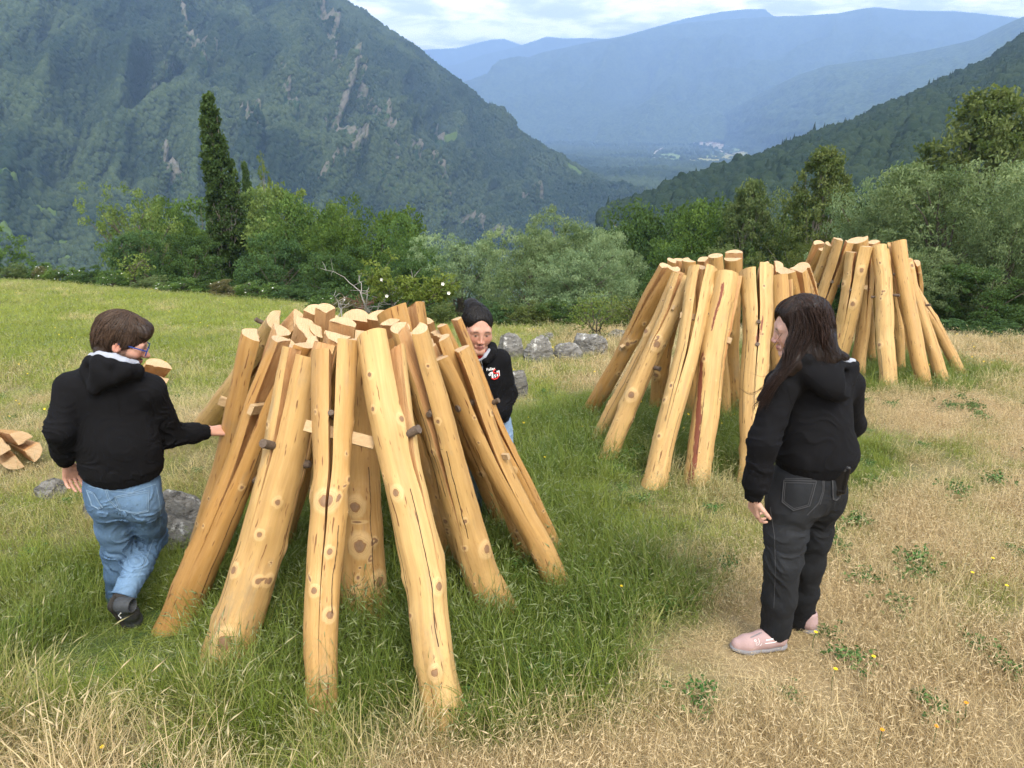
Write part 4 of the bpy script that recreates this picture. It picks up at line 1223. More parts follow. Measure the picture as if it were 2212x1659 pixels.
            KN2, CK2, BK2 = padded(KN, 9.0), padded(CK, 1.0), padded(BK, 0.0)
        # the sawn top is cut slightly askew
        SS = sk[:, None] * np.ones(cnt)[None, :]
        SS = SS + (s[:, None] ** 8) * (cut_tilt * X + 0.5 * cut_tilt * Y) / L
        V = world(X + ox[:, None], Y + oy[:, None], SS)
        q = grid_faces(nr, cnt, nb, wrap=True)
        col = np.arange((nr - 1) * cnt) % cnt
        mi = np.zeros(len(q), int)
        if not whole: mi[(col < 3) | (col >= 3 + m)] = 1
        MF4.append(q); MI4.append(mi)
        # end caps as their own vertices for clean edges
        MBv.append(V.reshape(-1, 3)); nb += V.size // 3
        SSL = SS * L
        lcs.append(np.stack([LX, LY, SSL], -1).reshape(-1, 3) + np.array([0, 0, seed * 3.7]))
        kns.append(KN2.reshape(-1, 3)); ckv.append(CK2.reshape(-1, 3)); hts.append((SSL - sink).ravel()); bks.append(BK2.ravel())
        for row in (nr - 1, 0):
            rv = V[row]; cc = rv[0] if not whole else rv.mean(0)
            capv = np.concatenate([[cc], rv]) if True else rv
            MBv.append(capv)
            lcs.append(np.concatenate([[[0, 0, seed * 3.7]], np.stack([LX[row], LY[row], np.full(cnt, seed * 3.7)], -1)]))
            kns.append(np.full((cnt + 1, 3), 9.0)); ckv.append(np.ones((cnt + 1, 3))); hts.append(np.full(cnt + 1, 1.0)); bks.append(np.zeros(cnt + 1))
            i = np.arange(cnt) if whole else np.arange(1, cnt - 0)
            tri = np.stack([np.zeros_like(i), i + 1, (i + 1) % cnt + 1], -1) if whole else np.stack([np.zeros(cnt - 1, int) + 1, np.arange(1, cnt) + 1, np.roll(np.arange(1, cnt), -1) + 1], -1)[:-1]
            if row == 0: tri = tri[:, ::-1]
            MF3.append(tri + nb); MI3.append(np.full(len(tri), 2)); nb += cnt + 1
    F4 = np.concatenate(MF4); F3 = np.concatenate(MF3)
    if lhand: F4 = F4[:, ::-1]; F3 = F3[:, ::-1]
    V = np.concatenate(MBv)
    loc = base
    me = mesh_np(name, V - loc, [F4, F3], [WOOD, SPLIT, CUT], np.concatenate([np.concatenate(MI4), np.concatenate(MI3)]), True,
                 {'lc': np.concatenate(lcs), 'kn': np.concatenate(kns), 'ck': np.concatenate(ckv), 'ht': np.concatenate(hts), 'bark': np.concatenate(bks)}, sharp=38)
    o = link(name, me, None, loc)
    o['tone'] = float(tone)
    tag(o, label, cat, group)
    for wd in wedges:
        kind, ws, wa, wl, wo = wd[:5]
        wth = math.radians(wa)
        c0 = foot + a * (ws * L) + e1 * np.interp(ws, s, bx) + e2 * np.interp(ws, s, by)
        dirv = e1 * math.cos(wth) + e2 * math.sin(wth)
        tilt = rng.uniform(-0.25, 0.25)
        dirv = dirv + a * tilt; dirv /= np.linalg.norm(dirv)
        rr = np.interp(ws, s, rad)
        tip = c0 + dirv * (rr + wo); root = tip - dirv * wl
        mb = MB()
        if kind == 'branch':
            wr = wd[5] if len(wd) > 5 else rng.uniform(0.014, 0.021)
            k = np.linspace(0, 1, 7)
            pts = root + (tip - root) * k[:, None] + rng.normal(size=(7, 3)) * 0.002
            mb.tube(pts, wr * (0.75 + 0.25 * k) * (1 + rng.normal(size=7) * 0.05), 10)
            w_ = mb.build('wedge', [BRANCH], o, sharp=50)
            w_['label'] = 'dark bark-covered branch stub driven into the cleft'
        else:
            up = a - dirv * (a @ dirv); up /= np.linalg.norm(up); sd_ = np.cross(dirv, up)
            hh = wd[5] if len(wd) > 5 else rng.uniform(0.018, 0.026)
            mb.box((tip + root) / 2, dirv * wl / 2, up * hh, sd_ * hh * rng.uniform(0.45, 0.7), taper=1.08)
            w_ = mb.build('wedge', [BLOCK], o, smooth=False)
            w_['label'] = 'pale split-wood wedge driven into the cleft'
    return o

def log_px(label, b, t, yt, wb, wt, by=None, **k):
    """foot and top surveyed in the view; yt: distance of the top; wb, wt: apparent thickness at foot and top"""
    base = Gp(*b) if by is None else P(b[0], b[1], by)
    top = P(t[0], t[1], yt)
    db = base[1] * CP - base[2] * SP; dt = top[1] * CP - top[2] * SP
    return make_log(label, base, top, FAT[k.get('group')] * wb * db / FPX / 2, FAT[k.get('group')] * wt * dt / FPX / 2, **k)

G1, G2, G3 = 'logs of the near stack', 'logs of the middle stack', 'logs of the rear stack'
FAT = {G1: 1.09, G2: 1.03, G3: 1.0, None: 1.0}
br = lambda s, a, l=0.15, o=0.05, *r: ('branch', s, a, l, o, *r)
bl = lambda s, a, l=0.16, o=0.03, *r: ('block', s, a, l, o, *r)

# ---------------------------------------------------------------- near stack
log_px('pale thick log with a mouldy foot, front right of the near stack', (962, 1545), (826, 742), 3.02, 82, 74, cuts=(48, 196), s0=0.50, spread=0.020, seed=1, tone=0.06, group=G1, big=[(-25, .60, .014), (-5, .17, .013), (35, .36, .014)], wedges=[br(0.735, 48, 0.15, 0.055, 0.020)], knots=13, cut_tilt=0.2)
log_px('slim upright front log of the near stack with a plank wedge through it', (698, 1540), (724, 746), 2.98, 60, 74, cuts=(-6, 178), s0=0.36, spread=0.011, seed=2, tone=0.55, group=G1, big=[(-8, .58, .020), (-22, .36, .011), (25, .30, .013)], wedges=[br(0.80, -6, 0.10, 0.015, 0.013), ('block', 0.76, 93, 0.30, 0.105, 0.024)], knots=12, bow=0.015)
log_px('thick log with one large knot near its foot, left front of the near stack', (487, 1432), (668, 752), 3.12, 104, 74, cuts=(-38, 62, 190), s0=0.52, spread=0.022, seed=3, tone=0.32, group=G1, big=[(-12, .15, .026), (-48, .34, .014), (40, .33, .013)], wedges=[br(0.70, -40, 0.20, 0.07, 0.021), br(0.66, 66, 0.14, 0.03, 0.019), br(0.86, 40, 0.12, 0.01, 0.020)], knots=12, bow=0.02)
log_px('orange log leaning flattest at the left of the near stack, its foot farthest left', (388, 1352), (628, 742), 3.25, 78, 50, cuts=(-20, 150), s0=0.48, spread=0.024, seed=4, tone=0.95, group=G1, wedges=[bl(0.80, -30, 0.14, 0.03), br(0.60, 70, 0.12, 0.02)], knots=8, bow=0.03)
log_px('orange two-pronged log the bearded man touches, left edge of the near stack', (418, 1258), (574, 722), 3.52, 58, 62, cuts=(12, 190), s0=0.28, spread=0.026, seed=5, tone=0.85, group=G1, wedges=[bl(0.74, -88, 0.16, 0.055, 0.022), br(0.88, 70, 0.10, 0.05, 0.012)], knots=11, bow=0.02)
log_px('pale log at the back left of the near stack, mostly hidden behind the two-pronged one', (428, 948), (622, 690), 4.15, 50, 48, by=5.75, cuts=(30, 205), s0=0.5, spread=0.020, seed=6, tone=0.15, group=G1, wedges=[br(0.93, -80, 0.14, 0.075, 0.014)], sink=0.16)
log_px('gold log cracked along its length, right front of the near stack', (1078, 1326), (886, 712), 3.10, 76, 44, cuts=(-30, 150), s0=0.38, spread=0.020, seed=7, tone=0.42, bark=[(40, .25, .33, 8)], group=G1, wedges=[br(0.76, -30, 0.10, 0.01, 0.014)], knots=12, bow=0.025, cut_tilt=-0.4)
log_px('gold log with a splintered knot, second from the right of the near stack', (1203, 1262), (968, 752), 3.42, 46, 58, cuts=(8, 190), s0=0.45, spread=0.020, seed=8, tone=0.62, group=G1, wedges=[bl(0.60, 40, 0.16, 0.045, 0.014), br(0.80, -60, 0.12, 0.02)], knots=10, bow=0.02)
log_px('orange log at the right edge of the near stack, in front of the bending woman', (1203, 1196), (974, 702), 3.68, 30, 32, cuts=(20, 200), s0=0.42, spread=0.018, seed=9, tone=0.9, group=G1, wedges=[br(0.70, 60, 0.12, 0.045, 0.015)], knots=8)
log_px('shaded log between the cracked gold log and the splintered one in the near stack', (1094, 1146), (934, 726), 3.62, 48, 46, cuts=(25, 205), s0=0.45, spread=0.018, seed=10, tone=0.7, group=G1, wedges=[br(0.72, -60, 0.12, 0.02)])
log_px('dark shaded log behind the mouldy front log of the near stack', (985, 1215), (868, 684), 3.75, 58, 78, cuts=(35, 190), s0=0.52, spread=0.016, seed=11, tone=0.8, group=G1, cut_tilt=0.3)
log_px('thickest log of the near stack, upright in its middle with round shaved knots', (786, 1322), (774, 722), 3.28, 98, 60, cuts=(90, 270), s0=0.5, spread=0.018, seed=12, tone=0.72, group=G1, big=[(-14, .46, .022), (-6, .33, .026), (38, .20, .022), (-20, .16, .016)], knots=9, bow=0.01)
log_px('upright log whose block top stands above the slim front one, near stack', (716, 1160), (734, 708), 3.55, 62, 52, cuts=(70, 250), s0=0.5, spread=0.016, seed=13, tone=0.6, group=G1)
log_px('orange log half hidden behind the large-knot log of the near stack', (612, 1185), (702, 724), 3.42, 44, 48, cuts=(60, 200), s0=0.5, spread=0.02, seed=14, tone=0.85, group=G1)
log_px('cloven log whose blocky ends show at the back left of the near stack', (662, 1020), (688, 694), 4.05, 56, 62, cuts=(20, 140, 250), s0=0.5, spread=0.030, seed=15, tone=0.5, group=G1)
log_px('cloven log behind the centre of the near stack with two half-round tops', (770, 1000), (768, 700), 4.10, 56, 60, cuts=(80, 260), s0=0.5, spread=0.025, seed=16, tone=0.5, group=G1)
log_px('cloven log showing three jagged tops at the back right of the near stack', (868, 1010), (826, 702), 3.95, 54, 58, cuts=(10, 130, 250), s0=0.5, spread=0.032, seed=17, tone=0.45, group=G1)
log_px('low-topped log at the left back of the near stack beside the two-pronged one', (560, 1060), (640, 722), 3.75, 44, 46, cuts=(45, 220), s0=0.5, spread=0.022, seed=18, tone=0.7, group=G1)
log_px('log behind the right shoulder of the near stack, top just under the bending woman', (1010, 1050), (920, 722), 3.85, 46, 44, cuts=(100, 280), s0=0.5, spread=0.02, seed=19, tone=0.6, group=G1)

log_px('slim log squeezed between the mouldy front log and the cracked gold one', (1022, 1240), (872, 728), 3.30, 44, 36, cuts=(20, 200), s0=0.5, spread=0.014, seed=63, tone=0.6, group=G1)
log_px('thin pale log just left of the splintered-knot log of the near stack', (1140, 1215), (944, 738), 3.45, 36, 36, cuts=(-20, 160), s0=0.5, spread=0.014, seed=64, tone=0.5, group=G1)
log_px('short-topped log in the crown of the near stack right of its centre', (905, 1060), (846, 716), 3.55, 44, 46, cuts=(0, 120, 240), s0=0.5, spread=0.024, seed=65, tone=0.45, group=G1, cut_tilt=.3)
log_px('short-topped log in the crown of the near stack left of its centre', (690, 1080), (706, 700), 3.85, 44, 46, cuts=(10, 130, 250), s0=0.5, spread=0.026, seed=66, tone=0.5, group=G1, cut_tilt=-.3)

# ---------------------------------------------------------------- middle stack
log_px('smooth orange log at the far left of the middle stack', (1274, 892), (1448, 574), 6.55, 34, 35, cuts=(150, 330), s0=0.55, spread=0.02, seed=21, tone=0.95, group=G2, res=0.8, knots=6, wedges=[bl(0.55, -20, 0.16, 0.07, 0.022)])
log_px('thin pale log, second from the left of the middle stack', (1288, 950), (1466, 590), 6.30, 27, 22, cuts=(40, 220), s0=0.55, spread=0.015, seed=22, tone=0.35, group=G2, res=0.8)
log_px('thick knotty log third from the left of the middle stack', (1313, 986), (1482, 588), 6.10, 40, 34, cuts=(-25, 160), s0=0.55, spread=0.016, seed=23, tone=0.25, big=[(0, .62, .024), (-10, .36, .024)], bark=[(60, .42, .55, 10)], group=G2, res=0.8, knots=14, wedges=[br(0.52, 60, 0.13, 0.05, 0.02), bl(0.80, 0, 0.12, 0.03)])
log_px('straight pale log cloven in two, left front of the middle stack', (1414, 1046), (1518, 584), 5.85, 50, 46, cuts=(-4, 180), s0=0.40, spread=0.020, seed=24, tone=0.22, group=G2, res=0.9, wedges=[br(0.80, 80, 0.14, 0.06, 0.018), bl(0.78, -85, 0.12, 0.025)], checks=3)
log_px('pale log with a long strip of red bark, front centre of the middle stack', (1504, 1038), (1574, 592), 5.80, 54, 52, cuts=(75, 215), s0=0.42, spread=0.018, seed=25, tone=0.12, group=G2, res=0.9, bark=[(-35, -0.1, 0.62, 22), (-20, 0.70, 0.95, 9)], wedges=[br(0.66, -75, 0.13, 0.04, 0.022), bl(0.70, 80, 0.13, 0.03)])
log_px('cracked log with dark holes, right of the red-barked one in the middle stack', (1618, 1040), (1634, 582), 5.85, 46, 58, cuts=(4, 184), s0=0.42, spread=0.013, seed=26, tone=0.12, bark=[(8, .62, .78, 9)], group=G2, res=0.9, wedges=[br(0.72, 4, 0.12, 0.025, 0.016), br(0.62, 4, 0.10, 0.01, 0.016)], knots=13)
log_px('cloven log with two pale prongs, just left of the long-haired woman in the middle stack', (1712, 985), (1680, 604), 6.0, 46, 50, cuts=(-60, 60, 180), s0=0.45, spread=0.022, seed=27, tone=0.55, group=G2, res=0.8, wedges=[br(0.70, 60, 0.14, 0.06, 0.018)])
log_px('gold log behind the long-haired woman, right side of the middle stack', (1790, 925), (1712, 582), 6.25, 42, 44, cuts=(30, 210), s0=0.5, spread=0.02, seed=28, tone=0.7, group=G2, res=0.8, wedges=[br(0.66, 30, 0.10, 0.03)])
log_px('rightmost gold log of the middle stack', (1832, 880), (1728, 580), 6.5, 36, 34, cuts=(60, 240), s0=0.5, spread=0.02, seed=29, tone=0.75, group=G2, res=0.8, wedges=[br(0.62, 70, 0.10, 0.035)])
log_px('shaded log behind the knotty one in the middle stack', (1418, 885), (1468, 566), 6.85, 34, 34, cuts=(0, 120, 240), s0=0.5, spread=0.03, seed=30, tone=0.8, group=G2, res=0.7)
log_px('shaded log behind the straight pale log of the middle stack', (1490, 900), (1500, 570), 6.7, 36, 36, cuts=(40, 200), s0=0.5, spread=0.03, seed=31, tone=0.75, group=G2, res=0.7)
log_px('inner log of the middle stack with a tall block top, left of the two', (1560, 900), (1546, 558), 6.6, 36, 30, cuts=(90, 270), s0=0.5, spread=0.015, seed=32, tone=0.5, group=G2, res=0.7)
log_px('inner log of the middle stack with a tall block top, right of the two', (1585, 890), (1584, 558), 6.7, 34, 36, cuts=(80, 260), s0=0.5, spread=0.015, seed=33, tone=0.55, group=G2, res=0.7)
log_px('back log of the middle stack showing a round pale end left of its block tops', (1520, 840), (1524, 570), 7.0, 32, 32, cuts=(20, 140, 260), s0=0.5, spread=0.025, seed=34, tone=0.5, group=G2, res=0.7)
log_px('back log of the middle stack showing a round pale end right of its block tops', (1660, 850), (1668, 582), 6.8, 34, 32, cuts=(10, 190), s0=0.5, spread=0.02, seed=35, tone=0.5, group=G2, res=0.7)

# ---------------------------------------------------------------- rear stack
log_px('two-pronged gold log at the far left of the rear stack, leaning right', (1660, 760), (1775, 528), 10.0, 34, 26, by=11.2, cuts=(-40, 130), s0=0.4, spread=0.03, seed=41, tone=0.8, group=G3, res=0.7, knots=7, wedges=[br(0.70, 60, 0.12, 0.04)])
log_px('pale log second from the left of the rear stack', (1688, 790), (1798, 524), 9.7, 24, 22, by=10.4, cuts=(30, 210), s0=0.4, spread=0.02, seed=42, tone=0.3, group=G3, res=0.7, wedges=[br(0.74, 30, 0.12, 0.03)])
log_px('knotty log with a dark cleft, third from the left of the rear stack', (1726, 812), (1822, 524), 9.5, 36, 34, by=9.6, cuts=(10, 190), s0=0.4, spread=0.022, seed=43, tone=0.3, group=G3, res=0.7, knots=13, wedges=[br(0.72, 70, 0.12, 0.03), br(0.75, 10, 0.12, 0.02)])
log_px('cloven log with ringed knots above the long-haired woman, left front of the rear stack', (1800, 815), (1856, 538), 9.3, 40, 42, cuts=(-10, 175), s0=0.45, spread=0.020, seed=44, tone=0.15, big=[(25, .86, .026), (10, .62, .026)], bark=[(-20, .35, .42, 9)], group=G3, res=0.8, knots=12, wedges=[br(0.72, -10, 0.10, 0.02), bl(0.74, 85, 0.14, 0.05)])
log_px('broad block-topped log in the middle of the rear stack', (1876, 785), (1852, 521), 9.9, 30, 42, cuts=(-70, 110), s0=0.5, spread=0.010, seed=45, tone=0.55, group=G3, res=0.7)
log_px('slim upright log behind the ringed-knot one of the rear stack', (1854, 812), (1874, 560), 9.6, 29, 26, cuts=(20, 200), s0=0.5, spread=0.015, seed=46, tone=0.35, group=G3, res=0.7)
log_px('upright knotty log at the front centre of the rear stack', (1919, 838), (1900, 536), 9.3, 36, 34, cuts=(55, -70), s0=0.45, spread=0.015, seed=47, tone=0.08, bark=[(30, .55, .60, 8)], group=G3, res=0.8, knots=14, wedges=[br(0.66, -75, 0.14, 0.05), br(0.67, 80, 0.18, 0.08, 0.02)])
log_px('shaded log right of the upright front one of the rear stack', (1944, 800), (1918, 545), 9.8, 22, 24, cuts=(0, 180), s0=0.5, spread=0.012, seed=48, tone=0.4, group=G3, res=0.7)
log_px('dark back log seen through the gap of the rear stack', (1948, 765), (1928, 560), 10.4, 24, 24, cuts=(0, 180), s0=0.5, spread=0.012, seed=49, tone=0.8, group=G3, res=0.7)
log_px('tall gold log right front of the rear stack, highest top on that side', (1998, 832), (1937, 521), 9.35, 32, 33, cuts=(-62, 140), s0=0.50, spread=0.020, seed=50, tone=0.5, group=G3, res=0.8, knots=10, wedges=[br(0.80, -62, 0.12, 0.02)])
log_px('log next to last on the right of the rear stack', (2036, 822), (1952, 560), 9.6, 26, 27, cuts=(0, 180), s0=0.5, spread=0.014, seed=51, tone=0.45, group=G3, res=0.7, wedges=[br(0.62, 80, 0.16, 0.07, 0.016)])
log_px('outermost log at the right of the rear stack, leaning flattest', (2075, 806), (1962, 610), 9.9, 22, 24, cuts=(30, 210), s0=0.5, spread=0.014, seed=52, tone=0.4, group=G3, res=0.7)
log_px('short gold top standing free at the back right of the rear stack', (1990, 760), (1974, 566), 10.2, 24, 19, cuts=(20, 200), s0=0.5, spread=0.014, seed=53, tone=0.75, group=G3, res=0.7)
log_px('back log of the rear stack showing pale jagged tops right of the centre block', (1900, 760), (1888, 532), 10.5, 28, 30, cuts=(0, 120, 240), s0=0.5, spread=0.025, seed=54, tone=0.4, group=G3, res=0.7)

# ---------------------------------------------------------------- single logs left of the near stack
log_px('log with a twice-sawn pale top leaning out behind the bearded man', (215, 955), (342, 800), 4.75, 50, 52, by=5.6, cuts=(-62, 118), s0=0.55, spread=0.022, seed=61, tone=0.35, cut_tilt=0.5, sink=0.3, group=None)
make_log('fallen log at the left edge, its end cloven in four and pointing at the camera', P(-40, 950, 6.6), P(38, 972, 4.9), 0.105, 0.105, cuts=(35, 125, 215, 305), s0=0.4, spread=0.034, seed=62, tone=0.9, sink=0.0, knots=6)
print([l for l in LOG_LEN])
# ================================================================== SMOOTH BODIES: distance fields turned into one surface
class Field:
    def __init__(s, lo, hi, h):
        s.lo = np.asarray(lo, float); s.h = h
        s.n = np.ceil((np.asarray(hi, float) - s.lo) / h).astype(int) + 1
        s.D = np.full(s.n, 0.5, np.float32)
        s.ax = [s.lo[k] + h * np.arange(s.n[k]) for k in range(3)]
    def block(s, lo, hi):
        a = np.clip(np.floor((lo - s.lo) / s.h).astype(int), 0, s.n - 1); b = np.clip(np.ceil((hi - s.lo) / s.h).astype(int) + 1, 1, s.n)
        sl = tuple(slice(a[k], max(b[k], a[k] + 1)) for k in range(3))
        X, Y, Z = np.meshgrid(*[s.ax[k][sl[k]] for k in range(3)], indexing='ij', sparse=False)
        return sl, X, Y, Z
    def put(s, d, sl, k=0.02, op='add'):
        D = s.D[sl]
        if op == 'add':
            if k > 0:
                hh = np.clip(0.5 + 0.5 * (D - d) / k, 0, 1)
                s.D[sl] = D * (1 - hh) + d * hh - k * hh * (1 - hh)
            else: s.D[sl] = np.minimum(D, d)
        elif op == 'sub':
            d = -d
            hh = np.clip(0.5 - 0.5 * (D - d) / max(k, 1e-5), 0, 1)
            s.D[sl] = D * (1 - hh) + d * hh + k * hh * (1 - hh)
        elif op == 'and':
            s.D[sl] = np.maximum(D, d)
    def cap(s, a, b, ra, rb=None, k=0.02, op='add', flat=None):
        """tapered capsule a-b; flat=(axis, factor): thinner by factor along the axis"""
        a = np.asarray(a, float); b = np.asarray(b, float); rb = ra if rb is None else rb
        r = max(ra, rb); pad = r + 2.2 * k + 2 * s.h
        sl, X, Y, Z = s.block(np.minimum(a, b) - pad, np.maximum(a, b) + pad)
        px, py, pz = X - a[0], Y - a[1], Z - a[2]
        e = b - a; L2 = max(e @ e, 1e-9)
        t = np.clip((px * e[0] + py * e[1] + pz * e[2]) / L2, 0, 1)
        px = px - t * e[0]; py = py - t * e[1]; pz = pz - t * e[2]
        sc = 1.0
        if flat is not None:
            ax, f = np.asarray(flat[0], float), flat[1]
            q = px * ax[0] + py * ax[1] + pz * ax[2]
            g = q * (f - 1)
            px = px + g * ax[0]; py = py + g * ax[1]; pz = pz + g * ax[2]
            sc = f ** 0.5
        d = (np.sqrt(px * px + py * py + pz * pz) - (ra + (rb - ra) * t)) / sc
        s.put(d.astype(np.float32), sl, k, op)
    def chain(s, pts, rad, k=0.02, **kw):
        for i in range(len(pts) - 1): s.cap(pts[i], pts[i + 1], rad[i], rad[i + 1], k, **kw)
    def ell(s, c, M, r, k=0.02, op='add'):
        """ellipsoid; M rows: local axes, r radii"""
        c = np.asarray(c, float); M = np.asarray(M, float); r = np.asarray(r, float)
        pad = r.max() + 2.2 * k + 2 * s.h
        sl, X, Y, Z = s.block(c - pad, c + pad)
        p = [X - c[0], Y - c[1], Z - c[2]]
        q = [(p[0] * M[i][0] + p[1] * M[i][1] + p[2] * M[i][2]) for i in range(3)]
        k0 = np.sqrt(sum((q[i] / r[i]) ** 2 for i in range(3))); k1 = np.sqrt(sum((q[i] / r[i] ** 2) ** 2 for i in range(3)))
        d = k0 * (k0 - 1) / np.maximum(k1, 1e-6)
        s.put(d.astype(np.float32), sl, k, op)
    def plane(s, c, n):
        """keep the side the normal points away from"""
        sl = (slice(None),) * 3
        X, Y, Z = np.meshgrid(*s.ax, indexing='ij')
        s.D = np.maximum(s.D, ((X - c[0]) * n[0] + (Y - c[1]) * n[1] + (Z - c[2]) * n[2]).astype(np.float32))
    def wrinkle(s, fn):
        X, Y, Z = np.meshgrid(*s.ax, indexing='ij')
        m = np.abs(s.D) < 0.03
        s.D[m] += fn(X[m], Y[m], Z[m]).astype(np.float32)
    def mesh(s):
        D = s.D; inside = D < 0
        c = [inside[i:inside.shape[0] - 1 + i, j:inside.shape[1] - 1 + j, k:inside.shape[2] - 1 + k] for i in (0, 1) for j in (0, 1) for k in (0, 1)]
        cnt = sum(x.astype(np.int8) for x in c)
        act = (cnt > 0) & (cnt < 8)
        I, J, K = np.nonzero(act)
        ids = np.full(act.shape, -1, np.int64); ids[I, J, K] = np.arange(len(I))
        val = {(i, j, k): D[I + i, J + j, K + k].astype(float) for i in (0, 1) for j in (0, 1) for k in (0, 1)}
        acc = np.zeros((len(I), 3)); num = np.zeros(len(I))
        for (p, q) in [((0,0,0),(1,0,0)),((0,1,0),(1,1,0)),((0,0,1),(1,0,1)),((0,1,1),(1,1,1)),((0,0,0),(0,1,0)),((1,0,0),(1,1,0)),((0,0,1),(0,1,1)),((1,0,1),(1,1,1)),((0,0,0),(0,0,1)),((1,0,0),(1,0,1)),((0,1,0),(0,1,1)),((1,1,0),(1,1,1))]:
            a, b = val[p], val[q]
            m = (a < 0) != (b < 0)
            t = np.where(m, a / np.where(m, a - b, 1), 0)
            pt = np.array(p)[None, :] + t[:, None] * (np.array(q) - np.array(p))[None, :]
            acc += np.where(m[:, None], pt, 0); num += m
        V = (np.stack([I, J, K], -1) + acc / num[:, None]) * s.h + s.lo
        F = []
        A, B = inside[:-1, 1:-1, 1:-1], inside[1:, 1:-1, 1:-1]
        i, j, k = np.nonzero(A != B); f = A[i, j, k]; j = j + 1; k = k + 1
        q = np.stack([ids[i, j - 1, k - 1], ids[i, j, k - 1], ids[i, j, k], ids[i, j - 1, k]], -1); F.append(np.where(f[:, None], q, q[:, ::-1]))
        A, B = inside[1:-1, :-1, 1:-1], inside[1:-1, 1:, 1:-1]
        i, j, k = np.nonzero(A != B); f = A[i, j, k]; i = i + 1; k = k + 1
        q = np.stack([ids[i - 1, j, k - 1], ids[i - 1, j, k], ids[i, j, k], ids[i, j, k - 1]], -1); F.append(np.where(f[:, None], q, q[:, ::-1]))
        A, B = inside[1:-1, 1:-1, :-1], inside[1:-1, 1:-1, 1:]
        i, j, k = np.nonzero(A != B); f = A[i, j, k]; i = i + 1; j = j + 1
        q = np.stack([ids[i - 1, j - 1, k], ids[i, j - 1, k], ids[i, j, k], ids[i - 1, j, k]], -1); F.append(np.where(f[:, None], q, q[:, ::-1]))
        F = np.concatenate(F); F = F[(F >= 0).all(1)]
        # one light smoothing pass along the edges
        E = np.concatenate([F[:, [0, 1]], F[:, [1, 2]], F[:, [2, 3]], F[:, [3, 0]]])
        sm = np.zeros_like(V); w = np.zeros(len(V))
        np.add.at(sm, E[:, 0], V[E[:, 1]]); np.add.at(w, E[:, 0], 1); np.add.at(sm, E[:, 1], V[E[:, 0]]); np.add.at(w, E[:, 1], 1)
        V = V * 0.5 + 0.5 * sm / np.maximum(w, 1)[:, None]
        return V, F

def unit(v):
    v = np.asarray(v, float); return v / (np.linalg.norm(v) + 1e-12)

def frame(fwd, up=(0, 0, 1)):
    """rows: to the figure's right, forward, up"""
    f = unit(fwd); r = unit(np.cross(f, up)); u = np.cross(r, f)
    return np.array([r, f, u])

def put_head(F, c, M, sc=1.0, female=False):
    """face features in the head frame (right, forward, up), metres"""
    W = lambda x, y, z: np.asarray(c) + sc * (x * M[0] + y * M[1] + z * M[2])
    e = lambda p, r, k=.015, op='add': F.ell(W(*p), M, np.array(r) * sc, k * sc, op)
    cp = lambda a, b, ra, rb=None, k=.01, op='add': F.cap(W(*a), W(*b), ra * sc, (rb if rb is not None else ra) * sc, k * sc, op)
    e((0, -.014, .030), (.073, .094, .086))
    e((0, .034, -.022), (.060, .056, .080), .03)
    jw = .043 if female else .049
    for sx in (-1, 1):
        cp((sx * jw, .008, -.058), (sx * .016, .070, -.096), .020, .018, .025)
        e((sx * (.040 if female else .037), .054, -.026), (.027, .027, .030), .03)
    cp((-.012, .076, -.097), (.012, .076, -.097), .016, None, .02)
    cp((-.040, .074, .020), (.040, .074, .020), .014, None, .02)
    for sx in (-1, 1):
        e((sx * .031, .097, -.001), (.016, .014, .010), .010, 'sub')
        e((sx * .031, .077, -.001), (.0125, .0125, .0125), .002)
        cp((sx * .045, .077, .004), (sx * .019, .084, .006), .0048, .0048, .004)
        cp((sx * .044, .077, -.009), (sx * .020, .082, -.010), .0030, .0030, .010)
    nz = .86 if female else 1.0
    cp((0, .086, .014), (0, .109 - .006 * female, -.031), .0085 * nz, .0115 * nz, .012)
    e((0, .112 - .007 * female, -.033), (.0115 * nz, .012 * nz, .010 * nz), .008)
    for sx in (-1, 1): e((sx * .0125, .099, -.036), (.0085, .011, .008), .005)
    cp((-.021, .084, -.063), (0, .094, -.059), .0065, .0068, .006); cp((.021, .084, -.063), (0, .094, -.059), .0065, .0068, .006)
    cp((-.018, .084, -.068), (0, .092, -.071), .0065, .0078, .006); cp((.018, .084, -.068), (0, .092, -.071), .0065, .0078, .006)
    for sx in (-1, 1):
        e((sx * .076, -.012, -.008), (.010, .020, .031), .008)
        e((sx * .083, -.008, -.006), (.006, .010, .017), .006, 'sub')
    return W

